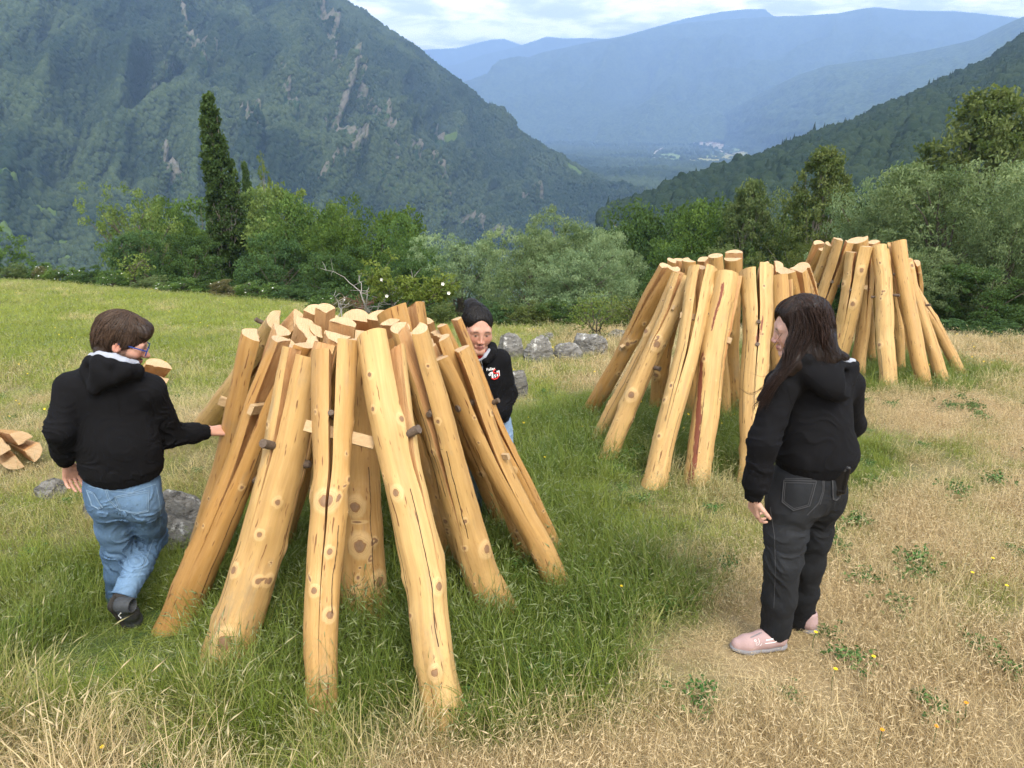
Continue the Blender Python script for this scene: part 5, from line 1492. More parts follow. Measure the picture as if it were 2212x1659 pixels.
def head_paint(V, c, M, sc, skin, beard=0.0, brow=(0.03, 0.02, 0.015), lips=None, rosy=0.35):
    """base colours of the skin features per vertex"""
    q = (V - c) @ M.T / sc
    x, y, z = q[:, 0], q[:, 1], q[:, 2]
    n = fbm(V[:, 0] * 60, V[:, 1] * 60, V[:, 2] * 60, 4, 3)
    col = np.tile(np.array(skin, float), (len(V), 1)) * (0.9 + 0.2 * n)[:, None]
    def blend(m, c2):
        nonlocal col
        m = np.clip(m, 0, 1)[:, None]; col = col * (1 - m) + np.array(c2) * m
    inh = (np.abs(x) < .10) & (np.abs(z) < .14) & (y > -.12) & (y < .14)
    rs = np.exp(-(((np.abs(x) - .040) / .020) ** 2 + ((z + .025) / .022) ** 2)) * (y > 0.02) + np.exp(-((x / .016) ** 2 + ((z + .032) / .016) ** 2)) * (y > .085)
    ear = np.exp(-(((np.abs(x) - .080) / .010) ** 2 + ((z + .008) / .03) ** 2 + ((y + .012) / .02) ** 2))
    blend((rs + ear) * rosy * inh, (skin[0] * 0.95, skin[1] * 0.55, skin[2] * 0.50))
    lp = lips or (skin[0] * 0.72, skin[1] * 0.36, skin[2] * 0.36)
    blend(0.85 * inh * (y > .075) * np.exp(-(((x) / .020) ** 4 + ((z + .066) / .0105) ** 4)), lp)
    blend(0.8 * inh * (y > .075) * np.exp(-(((x) / .020) ** 4 + ((z + .0655) / .0018) ** 2)), (0.05, 0.015, 0.015))
    ax = np.abs(x)
    blend(0.9 * inh * (y > .06) * np.exp(-(((ax - .031) / .0165) ** 4 + ((z - .021 + 8 * (ax - .031) ** 2) / .0048) ** 2)), brow)
    blend(0.6 * inh * (y > .06) * np.exp(-(((ax - .031) / .0115) ** 4 + ((z + .0015) / .0036) ** 4)), (0.36, 0.33, 0.30))
    blend(inh * (y > .06) * np.exp(-(((ax - .030) / .0060) ** 4 + ((z + .0015) / .0052) ** 4)), (0.02, 0.012, 0.008))
    blend(0.6 * inh * (y > .06) * np.exp(-(((ax - .031) / .0160) ** 4 + ((z - .0046) / .0020) ** 2)), (0.03, 0.02, 0.016))
    blend(0.5 * inh * (np.abs(x) < .02) * (y > .085) * np.exp(-((ax - .006) / .0035) ** 2 - ((z + .043) / .003) ** 2), (0.06, 0.02, 0.015))
    if beard > 0:
        m = sstep(-.020, -.050, z + 0.25 * np.clip(.03 - y, 0, .05) - 0.0) * sstep(-.020, .015, y) * (np.abs(x) < .085) * (z > -.15)
        m = m * (1 - 0.85 * np.exp(-((x / .024) ** 4 + ((z + .066) / .010) ** 4)))
        side = np.exp(-(((np.abs(x) - .072) / .014) ** 2)) * (y > -.005) * (y < .03) * (z < .02)
        blend(beard * inh * np.clip(m + 0.7 * side, 0, 1) * (0.65 + 0.6 * (fbm(V[:, 0] * 300, V[:, 1] * 300, V[:, 2] * 300, 8, 2))), (0.045, 0.030, 0.022))
    return np.clip(col, 0, 1)

def put_hand(F, wrist, fwd, palm, thumb, sc=1.0, curl=(0.35, 0.45, 0.4), spread=0.09, thumb_in=0.5):
    """five-fingered hand. fwd: wrist to knuckles, palm: the way the palm faces, thumb: side of the thumb"""
    f = unit(fwd); p = unit(np.asarray(palm) - f * (np.dot(palm, f))); t = np.asarray(thumb, float); t = t - f * (t @ f) - p * (t @ p); t = unit(t)
    w = np.asarray(wrist, float)
    L = lambda a, b, c: w + sc * (a * f + b * t + c * p)
    kn = [(0.088, .030), (0.092, .010), (0.088, -.011), (0.080, -.030)]
    for (a, b) in kn:
        F.cap(L(0.010, b * 0.55, 0), L(a, b, 0), .0125 * sc, .0105 * sc, .012 * sc, flat=None)
    F.cap(L(-0.02, 0, 0), L(0.02, 0, 0), .022 * sc, .021 * sc, .012 * sc, flat=(p, 1.35))
    lens = [(.040, .024, .019), (.044, .028, .020), (.041, .026, .020), (.032, .020, .017)]
    for i, ((a, b), ln) in enumerate(zip(kn, lens)):
        q = L(a, b, 0); ang = 0
        yaw = (1.5 - i) * spread
        for j, l in enumerate(ln):
            ang += curl[j] * (1 + 0.18 * i)
            d = unit((f * math.cos(yaw) + t * math.sin(yaw)) * math.cos(ang) + p * math.sin(ang))
            q2 = q + d * l * sc
            F.cap(q, q2, (.0092 - .0009 * j) * sc, (.0086 - .0010 * j) * sc, .0035 * sc)
            q = q2
    q = L(.018, .022, .006); d = unit(f * 0.75 + t * 0.75 + p * thumb_in * 0.6)
    for j, (l, r0, r1) in enumerate([(.040, .0145, .0115), (.032, .0108, .0098), (.025, .0098, .0080)]):
        q2 = q + d * l * sc; F.cap(q, q2, r0 * sc, r1 * sc, .006 * sc if j == 0 else .003 * sc)
        q = q2; d = unit(d + f * 0.30 + p * 0.12 * (1 + thumb_in) - t * 0.18)

# colours of skin come as a vertex colour
def vcol_mesh(name, V, F, mats, col=None, mi=None, attrs=None):
    me = mesh_np(name, V, [F], mats, mi, True, attrs)
    if col is not None:
        at = me.color_attributes.new('paint', 'FLOAT_COLOR', 'POINT')
        at.data.foreach_set('color', np.concatenate([col, np.ones((len(col), 1))], 1).astype(np.float32).ravel())
    return me

def _skin(N):
    c = N.attr('paint', 'Color')
    return {'Base Color': c, 'Roughness': 0.5, 'Specular IOR Level': 0.35, 'Subsurface Weight': 0.12, 'Subsurface Radius': (0.008, 0.003, 0.0015), 'Subsurface Scale': 0.6,
            'Normal': N.bump(N.noise(N.pos(), 420, 3, 0.6), 0.08, 0.002)}
SKIN = material('skin', _skin)
def cloth(name, a, b, rough=0.9, sc=900, fold=9.0):
    def fn(N):
        p = N.pos()
        w = N.noise(p, sc, 2, 0.6); l = N.noise(p, fold, 4, 0.55)
        c = N.mix(N.math('ADD', N.math('MULTIPLY', w, 0.5), N.math('MULTIPLY', l, 0.5)), a, b)
        return {'Base Color': c, 'Roughness': rough, 'Specular IOR Level': 0.12, 'Normal': N.bump(N.math('ADD', w, N.math('MULTIPLY', l, 2.0)), 0.3, 0.003)}
    return material(name, fn)
HOODIE = cloth('black_fleece', (0.0030, 0.0030, 0.0036), (0.0085, 0.0085, 0.0098))
LINING = cloth('grey_lining', (0.22, 0.235, 0.27), (0.42, 0.44, 0.49))
def denim(name, dark, light, seam=0.0):
    def fn(N):
        p = N.pos()
        tw = N.noise(N.mapping(p, (700, 700, 260)), 1.0, 2, 0.6); l = N.noise(p, 7, 5, 0.6); m = N.noise(p, 26, 4, 0.65)
        fade = N.attr('fade')
        f = N.math('ADD', N.math('ADD', N.math('MULTIPLY', tw, 0.35), N.math('MULTIPLY', m, 0.35)), N.math('ADD', N.math('MULTIPLY', fade, 0.65), N.math('MULTIPLY', l, 0.15)))
        c = N.mix(N.mr(f, 0.30, 1.05), dark, light)
        return {'Base Color': c, 'Roughness': 0.85, 'Specular IOR Level': 0.2, 'Normal': N.bump(N.math('ADD', tw, N.math('MULTIPLY', m, 0.8)), 0.3, 0.003)}
    return material(name, fn)
JEANS_BLUE = denim('blue_denim', (0.020, 0.048, 0.092), (0.165, 0.270, 0.41))
JEANS_BLACK = denim('black_denim', (0.004, 0.0045, 0.0055), (0.026, 0.028, 0.031))
JEANS_LIGHT = denim('light_denim', (0.16, 0.25, 0.36), (0.40, 0.50, 0.60))
SEAM_LIGHT = material('seam_light', lambda N: {'Base Color': (0.17, 0.25, 0.34), 'Roughness': 0.8})
SEAM_DARK = material('seam_grey', lambda N: {'Base Color': (0.05, 0.05, 0.052), 'Roughness': 0.8})
def hairmat(name, a, b):
    def fn(N):
        h = N.attr('h')
        return {'Base Color': N.mix(h, a, b), 'Roughness': 0.5, 'Specular IOR Level': 0.22}
    return material(name, fn)
HAIR_BROWN = hairmat('hair_brown', (0.014, 0.009, 0.006), (0.095, 0.058, 0.038))
HAIR_DARK = hairmat('hair_dark', (0.004, 0.0028, 0.0024), (0.050, 0.024, 0.015))
HAIR_BLACK = hairmat('hair_black', (0.0035, 0.003, 0.003), (0.022, 0.019, 0.018))
RUBBER = material('rubber_black', lambda N: {'Base Color': N.mix(N.noise(N.pos(), 60, 4, 0.7), (0.008, 0.008, 0.008), (0.05, 0.045, 0.04)), 'Roughness': 0.8})
SHOE_GREY = material('shoe_grey', lambda N: {'Base Color': N.mix(N.noise(N.pos(), 40, 4, 0.6), (0.022, 0.025, 0.028), (0.070, 0.075, 0.08)), 'Roughness': 0.6})
SHOE_PINK = material('shoe_pink', lambda N: {'Base Color': N.mix(N.noise(N.pos(), 300, 3, 0.6), (0.30, 0.200, 0.190), (0.42, 0.295, 0.28)), 'Roughness': 0.75})
SOLE_GREY = material('sole_grey', lambda N: {'Base Color': N.mix(N.noise(N.pos(), 120, 3, 0.6), (0.13, 0.13, 0.14), (0.26, 0.25, 0.26)), 'Roughness': 0.8})
WHITE_MARK = material('white_print', lambda N: {'Base Color': (0.75, 0.74, 0.72), 'Roughness': 0.6})
RED_MARK = material('red_print', lambda N: {'Base Color': (0.62, 0.03, 0.025), 'Roughness': 0.6})
FRAME_BLUE = material('frame_blue', lambda N: {'Base Color': (0.012, 0.045, 0.22), 'Roughness': 0.25})
GLASS = material('spectacle_glass', lambda N: N.n('ShaderNodeMixShader', {0: 0.12, 1: N.n('ShaderNodeBsdfTransparent', {0: (0.96, 0.98, 0.98, 1)}), 2: N.n('ShaderNodeBsdfGlossy', {'Roughness': 0.03})}))
PHONE = material('phone_black', lambda N: {'Base Color': (0.008, 0.008, 0.009), 'Roughness': 0.2})
CORD = material('cord_grey', lambda N: {'Base Color': N.mix(N.noise(N.pos(), 300, 2), (0.30, 0.31, 0.33), (0.58, 0.59, 0.61)), 'Roughness': 0.8})
RED_CLOTH = cloth('red_cloth', (0.20, 0.008, 0.008), (0.34, 0.02, 0.02))
SILVER = material('earring_silver', lambda N: {'Base Color': (0.7, 0.7, 0.7), 'Metallic': 1.0, 'Roughness': 0.25})

class Surf:
    """find points on a built surface"""
    def __init__(s, V, F):
        s.t = BVHTree.FromPolygons([tuple(v) for v in V], [tuple(f) for f in F])
    def hit(s, p, d, off=0.002):
        d = Vector(d).normalized()
        r = s.t.ray_cast(Vector(p), d)
        if r[0] is None:
            r2 = s.t.find_nearest(Vector(p)); return np.array(r2[0]) + np.array(r2[1]) * off
        n = r[1]
        if n.dot(d) > 0: n = -n
        return np.array(r[0]) + np.array(n) * off
    def near(s, p, off=0.0):
        r = s.t.find_nearest(Vector(p)); return np.array(r[0]) + np.array(r[1]) * off

def line_on(mb, surf, pts, d, w=0.003, off=0.001, mi=0, step=0.006, eye=None):
    """a thin raised seam: points are cast along d on the surface"""
    pts = np.asarray(pts, float)
    seg = np.linalg.norm(np.diff(pts, axis=0), axis=1); s = np.concatenate([[0], np.cumsum(seg)])
    n = max(3, int(s[-1] / step)); t = np.linspace(0, s[-1], n)
    q = np.stack([np.interp(t, s, pts[:, k]) for k in range(3)], -1)
    h = np.array([surf.hit(x, d, off) for x in q])
    if n > 4: h[1:-1] = (h[:-2] + 2 * h[1:-1] + h[2:]) / 4
    mb.tube(h, w / 2, 5, mi)

def patch_on(surf, o, U, Vv, d, outline_fn=None, nu=14, nv=14, off=0.003):
    """a thin piece of cloth lying on the surface: o + a U + b V cast along d"""
    P3 = np.array([[surf.hit(np.asarray(o) + a * np.asarray(U) * (outline_fn(b) if outline_fn else 1) + b * np.asarray(Vv), d, off) for b in np.linspace(-.5, .5, nv)] for a in np.linspace(-.5, .5, nu)])
    return P3

def locks(mb, roots, paths, r0=0.0016, seg=4, tone=None, rng=None):
    for p, tn in zip(paths, tone):
        n = len(p); rad = r0 * (1 - 0.75 * np.linspace(0, 1, n) ** 2)
        mb.tube(p, rad, 3, 0, tn, cap=False)
# ================================================================== PEOPLE
def bounds(pts, pad):
    A = np.array(list(pts)); return A.min(0) - pad, A.max(0) + pad

def make_body(J, hands, head_c, head_M, hsc, skin, female, beard, root, lips=None, rosy=0.35, h=0.004):
    """one continuous skin: head, neck, trunk, arms with five-fingered hands, legs"""
    F = Field(*bounds([J[k] for k in J] + [head_c + np.array([0, 0, .15])], 0.22), h)
    W = put_head(F, head_c, head_M, hsc, female)
    F.cap(W(0, -.022, -.065), J['neck'] * 0.6 + W(0, -.022, -.065) * 0.4, .050 if female else .058, .054 if female else .064, .02)
    F.cap(J['neck'] * 0.6 + W(0, -.022, -.065) * 0.4, J['chest'], .054 if female else .062, .085, .03)
    sd = unit(J['shR'] - J['shL'])
    F.cap(J['chest'], J['waist'], .105, .105, .05); F.cap(J['waist'], J['hipC'], .105, .11, .05)
    for s in 'LR':
        F.cap(J['chest'] * .5 + J['neck'] * .5, J['sh' + s], .045, .042, .05)
        F.chain([J['sh' + s], J['el' + s], J['wr' + s]], [.043, .037, .029], .02)
        F.chain([J['hip' + s], J['kn' + s], J['an' + s], J['an' + s] - np.array([0, 0, .05])], [.070, .048, .032, .028], .03)
    for hd in hands: put_hand(F, **hd)
    V, Q = F.mesh()
    col = head_paint(V, head_c, head_M, hsc, skin, beard, lips=lips, rosy=rosy)
    me = vcol_mesh('body', V, Q, [SKIN], col)
    link('body', me, root)
    return W, (V, Q)

def fold_fn(spots, base=0.0012, seed=0, stretch=(7, 7, 20), big=.010):
    def f(x, y, z):
        w1 = fbm(x * 5 + seed, y * 5, z * 5, seed + 11, 2) - 0.5
        w2 = fbm(x * 5, y * 5 + seed, z * 5, seed + 12, 2) - 0.5
        zz = z + 0.16 * w1 + 0.35 * (x - y) * w2
        r = 1 - np.abs(2 * vnoise(x * stretch[0] * .8 + seed, y * stretch[1] * .8, zz * stretch[2], seed) - 1)
        r2 = 1 - np.abs(2 * vnoise(x * stretch[0] * 1.7, y * stretch[1] * 1.7 + seed, zz * stretch[2] * 1.9, seed + 5) - 1)
        n = np.clip((r - 0.62) / 0.38, 0, 1) ** 1.4 + 0.45 * np.clip((r2 - 0.66) / 0.34, 0, 1) ** 1.4
        n2 = fbm(x * 5 + seed, y * 5, z * 6, seed + 4, 3) - 0.5
        amp = base
        for (c, r0, a) in spots:
            amp = amp + 0.75 * a * np.exp(-((x - c[0]) ** 2 + (y - c[1]) ** 2 + (z - c[2]) ** 2) / (r0 * r0))
        return -(n * amp) + amp * 0.25 - n2 * big
    return f

def make_hoodie(J, root, half, depth, folds, arm=(.066, .058, .050, .043), shoulder=.060, h=0.005, hood=None, hem=None, seed=1, name='hoodie', collar=None, drop=None, belly=0.0):
    """torso of ellipsoids, sleeves, ribbed cuffs and hem, hood; half = half widths chest, waist, hem; depth likewise"""
    pts = [J[k] for k in ('neck', 'shL', 'shR', 'elL', 'elR', 'wrL', 'wrR', 'hipC', 'chest')] + (hood['pts'] if hood else [])
    F = Field(*bounds(pts, 0.26), h)
    side = unit(J['shR'] - J['shL']); up = unit(J['neck'] - J['hipC']); fw = unit(np.cross(up, side)); up2 = np.cross(side, fw)
    M = np.array([side, fw, up2])
    hemc = hem['c']
    F.ell(J['chest'], M, (half[0], depth[0], .21), .05)
    F.ell(J['waist'] + fw * belly, M, (half[1], depth[1], .20), .06)
    F.ell(hemc + up2 * .055, M, (half[2], depth[2], .13), .05)
    for s in 'LR':
        sg = 1 if s == 'R' else -1
        F.cap(J['neck'] - up2 * .03, J['sh' + s], .055, shoulder, .05)
        e, w = J['el' + s], J['wr' + s]
        F.chain([J['sh' + s], e, e * .25 + w * .75], [arm[0], arm[1], arm[2]], .03)
        d = unit(w - e)
        F.cap(e * .3 + w * .7, w - d * .045, arm[2], arm[2] * .98, .02)
    if collar:
        for (a, b, ra, rb) in collar: F.cap(a, b, ra, rb, .025)
    if hood:
        for (kind, *q) in hood['prims']:
            if kind == 'cap': F.cap(q[0], q[1], q[2], q[3], q[4] if len(q) > 4 else .02)
            elif kind == 'ell': F.ell(q[0], q[1], q[2], q[3])
            elif kind == 'sub': F.ell(q[0], q[1], q[2], q[3], 'sub')
    # hem: everything below a tilted plane goes; the ribbed band is drawn in
    F.wrinkle(fold_fn(folds, seed=seed))
    n = hem['n']
    sl = (slice(None),) * 3
    X, Y, Z = np.meshgrid(*F.ax, indexing='ij')
    dd = (X - hemc[0]) * n[0] + (Y - hemc[1]) * n[1] + (Z - hemc[2]) * n[2]
    px, py, pz = X - hemc[0], Y - hemc[1], Z - hemc[2]
    near = (np.abs(px * side[0] + py * side[1] + pz * side[2]) < half[2] + .045)
    if hem.get('arms_out'):
        for s in 'LR':
            e, w = J['el' + s], J['wr' + s]
            t = np.clip(((X - e[0]) * (w - e)[0] + (Y - e[1]) * (w - e)[1] + (Z - e[2]) * (w - e)[2]) / ((w - e) @ (w - e)), 0, 1.2)
            q = e[:, None, None, None] + (w - e)[:, None, None, None] * t
            near &= ((X - q[0]) ** 2 + (Y - q[1]) ** 2 + (Z - q[2]) ** 2) > .075 ** 2
    F.D = np.where(near, np.maximum(F.D, dd), F.D).astype(np.float32)
    band = near & (dd > -.055) & (np.abs(F.D) < .03)
    F.D[band] += (.004 + .0010 * np.sin((np.arctan2(px * side[0] + py * side[1] + pz * side[2], px * fw[0] + py * fw[1] + pz * fw[2]) * 60)))[band].astype(np.float32)
    # cuffs
    for s in 'LR':
        e, w = J['el' + s], J['wr' + s]; d = unit(w - e)
        F.cap(w - d * .048, w + d * .012, arm[3], arm[3] * .93, .006)
        F.cap(w + d * .020, w + d * .05, arm[3] * .8, arm[3] * .8, .002, 'sub')
    V, Q = F.mesh()
    o = link(name, mesh_np(name, V, [Q], [HOODIE], smooth=True), root)
    return o, Surf(V, Q), (side, fw, up2)

def make_jeans(J, root, mat, hipr, legs, folds, h=0.005, seed=3, name='jeans', top=None, cut=None, fadec=None, seat=(.030, .088)):
    F = Field(*bounds([J[k] for k in ('hipC', 'hipL', 'hipR', 'knL', 'knR', 'anL', 'anR')], 0.24), h)
    side = unit(J['hipR'] - J['hipL']); up = np.array([0, 0, 1.0]); fw = unit(np.cross(up, side)); M = np.array([side, fw, np.cross(side, fw)])
    F.ell(J['hipC'] + up * .045, M, (hipr[0], hipr[1], .15), .03)
    for s in 'LR':
        sg = 1 if s == 'R' else -1
        F.ell(J['hip' + s] - fw * seat[0] - side * sg * .012, M, (seat[1], hipr[1] * .70, .11), .06)
        F.chain([J['hip' + s] - up * .03, J['hip' + s] * .45 + J['kn' + s] * .55, J['kn' + s], J['kn' + s] * .5 + J['an' + s] * .5, J['an' + s]], [legs[0], legs[1], legs[2], legs[3], legs[4]], .035)
    F.wrinkle(fold_fn(folds, base=.0035, seed=seed, stretch=(8, 8, 17), big=.0025))
    for s in 'LR':
        d = unit(J['an' + s] - J['kn' + s])
        c = J['an' + s] + d * .005
        X, Y, Z = np.meshgrid(*F.ax, indexing='ij')
        dd = (X - c[0]) * d[0] + (Y - c[1]) * d[1] + (Z - c[2]) * d[2]
        near = ((X - c[0]) ** 2 + (Y - c[1]) ** 2 + (Z - c[2]) ** 2) < .14 ** 2
        F.D = np.where(near, np.maximum(F.D, dd), F.D).astype(np.float32)
        F.cap(c - d * .02, c + d * .06, legs[4] - .014, legs[4] - .014, .002, 'sub')
    if top is not None: F.plane(top[0], top[1])
    V, Q = F.mesh()
    fade = np.zeros(len(V))
    for (c, r, a) in (fadec or []): fade += a * np.exp(-((V - c) ** 2).sum(1) / (r * r))
    o = link(name, mesh_np(name, V, [Q], [mat], attrs={'fade': fade}), root)
    return o, Surf(V, Q), (side, fw, up)

def make_shoe(root, heel, toe, up, L, m_up, m_sole, width=1.0, lug=False, h=0.0035, label=None, collar_h=.088):
    f = unit(toe - heel); u = unit(np.asarray(up) - f * np.dot(up, f)); s = np.cross(f, u); k = L / .285
    W = lambda a, b, c=0: np.asarray(heel) + k * (a * f + b * u + c * s)
    F = Field(*bounds([heel, toe], .14), h)
    F.cap(W(.042, .050), W(.11, .052), .036 * k, .040 * k, .02); F.cap(W(.11, .050), W(.205, .038), .040 * k, .043 * k * width, .02)
    F.cap(W(.205, .036, .004), W(.247, .032, .006), .042 * k * width, .034 * k * width, .02)
    F.cap(W(.055, .07), W(.14, .064), .035 * k, .034 * k, .03)
    F.cap(W(.048, .06), W(.046, collar_h + .012), .037 * k, .040 * k, .02)
    F.cap(W(.05, collar_h + .02), W(.045, collar_h + .06), .032 * k, .036 * k, .004, 'sub')
    F.plane(W(0, .016), -u)
    V, Q = F.mesh()
    sh = link('shoe', mesh_np('shoe', V, [Q], [m_up]), root)
    if label: sh['label'] = label
    S1 = Surf(V, Q)
    F = Field(*bounds([heel, toe], .14), h)
    F.cap(W(.040, .016), W(.12, .016), .043 * k, .040 * k, .02, flat=(u, 2.0)); F.cap(W(.12, .016), W(.205, .016, .003), .041 * k, .050 * k * width, .02, flat=(u, 2.0))
    F.cap(W(.205, .016, .003), W(.250, .020, .006), .050 * k * width, .038 * k * width, .02, flat=(u, 2.0))
    if lug:
        def lugs(x, y, z):
            a = ((x - heel[0]) * f[0] + (y - heel[1]) * f[1] + (z - heel[2]) * f[2]); b = (x - heel[0]) * s[0] + (y - heel[1]) * s[1] + (z - heel[2]) * s[2]; c = (x - heel[0]) * u[0] + (y - heel[1]) * u[1] + (z - heel[2]) * u[2]
            return np.where(c < .012, .006 * ((np.sin(a * 260) > 0.2) | (np.abs(b) < .008)), 0)
        F.wrinkle(lugs)
    V, Q = F.mesh()
    so = link('sole', mesh_np('sole', V, [Q], [m_sole]), sh)
    return sh, S1, W, (f, u, s)

def hair_cap(W, M, c, sc, shapes, cuts, mat, root, name='hair', seed=1, strands=500, crown=(0, -.055, .10), lowest=-.06, locks_extra=None, h=0.0035, amp=.006, strand_r=.0016, reach=1.0, tone=(.25, .35), lift=.004, face_cut=True):
    """a shaped mass of hair with strands lying along it"""
    rng = np.random.default_rng(seed)
    P8 = np.array([W(*q[1]) for q in shapes]); F = Field(*bounds(P8, .30), h)
    for q in shapes:
        if q[0] == 'e': F.ell(W(*q[1]), M, np.array(q[2]) * sc, q[3] if len(q) > 3 else .02)
        elif q[0] == 'c': F.cap(W(*q[1]), W(*q[2]), q[3] * sc, q[4] * sc, q[5] if len(q) > 5 else .02)
    for q in cuts:
        F.ell(W(*q[0]), M, np.array(q[1]) * sc, .008, 'sub')
    Mi = np.asarray(M)
    def st(x, y, z):
        q = (np.stack([x, y, z], -1) - c) @ Mi.T / sc - np.array(crown)
        r = np.linalg.norm(q, axis=1) + 1e-6
        a = np.arctan2(q[:, 0], q[:, 1] + 1e-6)
        return amp * (0.5 - ridged(a * 9 * np.clip(r / .1, .3, 1.2), r * 9 + seed, q[:, 2] * 4, seed, 3)) * 1.6
    F.wrinkle(st)
    V, Q = F.mesh()
    q = (V - c) @ Mi.T / sc - np.array(crown)
    r = np.linalg.norm(q, axis=1); a = np.arctan2(q[:, 0], q[:, 1])
    hh = np.clip(tone[0] * .35 + .5 * tone[1] * (fbm(a * 40, r * 6, q[:, 2] * 4, seed + 2, 3) - 0.45) * 1.2, 0, 1)
    S = Surf(V, Q)
    mb = MB(); mb.add(V, [Q], 0, hh)
    for i in range(strands):
        az = rng.random() * 6.283
        d = np.array([math.sin(az), math.cos(az), 0])
        p = np.array(crown) + np.array([d[0] * .012, d[1] * .012, .0]) + rng.normal(size=3) * .012
        L = rng.uniform(.5, 1.0) * reach * .17; st0 = rng.uniform(0, .75) * L
        pts = []
        yaw = rng.normal() * .5
        n = 9
        for j in range(n):
            tt = st0 + (L - 0) * j / (n - 1)
            ang = tt / .095
            rad = .105
            yy = az + yaw * tt * 3
            loc = np.array([math.sin(yy) * math.sin(ang) * rad * .85, math.cos(yy) * math.sin(ang) * rad * 1.0 - .012, math.cos(ang) * rad + .02])
            wp = W(*loc)
            g = S.near(wp, lift * rng.uniform(.0, 1.0) * (0.3 + j / n))
            pts.append(g)
        pts = np.array(pts); pts[1:-1] = (pts[:-2] + 2 * pts[1:-1] + pts[2:]) / 4
        mb.tube(pts, strand_r * (1 - .7 * np.linspace(0, 1, n) ** 2), 3, 0, float(np.clip(rng.normal(tone[0] + .1, .22), 0, 1)), cap=False)
    if locks_extra:
        for (pts, n, spread, r0, tn) in locks_extra:
            pts = np.asarray(pts, float)
            for i in range(n):
                off = rng.normal(size=3) * spread
                off2 = rng.normal(size=3) * spread * 1.3
                t = np.linspace(0, 1, len(pts))[:, None]
                wv = np.stack([np.sin(t[:, 0] * rng.uniform(6, 14) + rng.random() * 6) for _ in range(3)], -1) * (spread * .35 + .004) * t
                ctrl = pts + off * (1 - t) + off2 * t + wv
                tt = np.linspace(0, len(pts) - 1, 14)
                cc = np.stack([np.interp(tt, np.arange(len(pts)), ctrl[:, k]) for k in range(3)], -1)
                for _ in range(2): cc[1:-1] = (cc[:-2] + 2 * cc[1:-1] + cc[2:]) / 4
                mb.tube(cc, r0 * rng.uniform(.6, 1.2) * (1 - .85 * np.linspace(0, 1, 14) ** 2), 3, 0, float(np.clip(rng.normal(tn, .2), 0, 1)), cap=False)
    o = mb.build(name, [mat], root, sharp=None)
    return o, S

def seam_set(name, mat, root, surf, lines, d, w=.0035):
    mb = MB()
    for l in lines: line_on(mb, surf, l, d, w, .0004)
    return mb.build(name, [mat], root, sharp=None)

def pocket(root, surf, corners, d, mat, seam, label=None, fade=0.5, name='back_pocket'):
    """five-cornered back pocket lying on the seat; corners: left top, right top, right bottom, tip, left bottom"""
    c = [np.asarray(q, float) for q in corners]
    nu, nv = 9, 9
    G = []
    for i in np.linspace(0, 1, nu):
        t = c[0] * (1 - i) + c[1] * i
        if i < .5: b = c[4] * (1 - 2 * i) + c[3] * 2 * i
        else: b = c[3] * (2 - 2 * i) + c[2] * (2 * i - 1)
        for j in np.linspace(0, 1, nv): G.append(t * (1 - j) + b * j)
    V = np.array([surf.hit(g, d, .0035) for g in G])
    me = mesh_np(name, V, [grid_faces(nu, nv)], [mat], attrs={'fade': np.full(len(V), fade)})
    o = link(name, me, root)
    mb = MB()
    rim = [c[0], c[1], c[2], c[3], c[4], c[0]]
    cen = sum(c) / 5
    for k in range(5): line_on(mb, surf, [rim[k], rim[k + 1]], d, .004, .0045)
    line_on(mb, surf, [c[0] * .93 + c[4] * .07 + (cen - c[0]) * .05, c[1] * .93 + c[2] * .07 + (cen - c[1]) * .05], d, .003, .0045)
    for k in (1, 2, 3, 4): line_on(mb, surf, [rim[k] + (cen - rim[k]) * .12, rim[(k + 1) if k < 4 else 0] + (cen - rim[(k + 1) if k < 4 else 0]) * .12], d, .0025, .0045)
    mb.build('stitching', [seam], o, sharp=None)
    return o

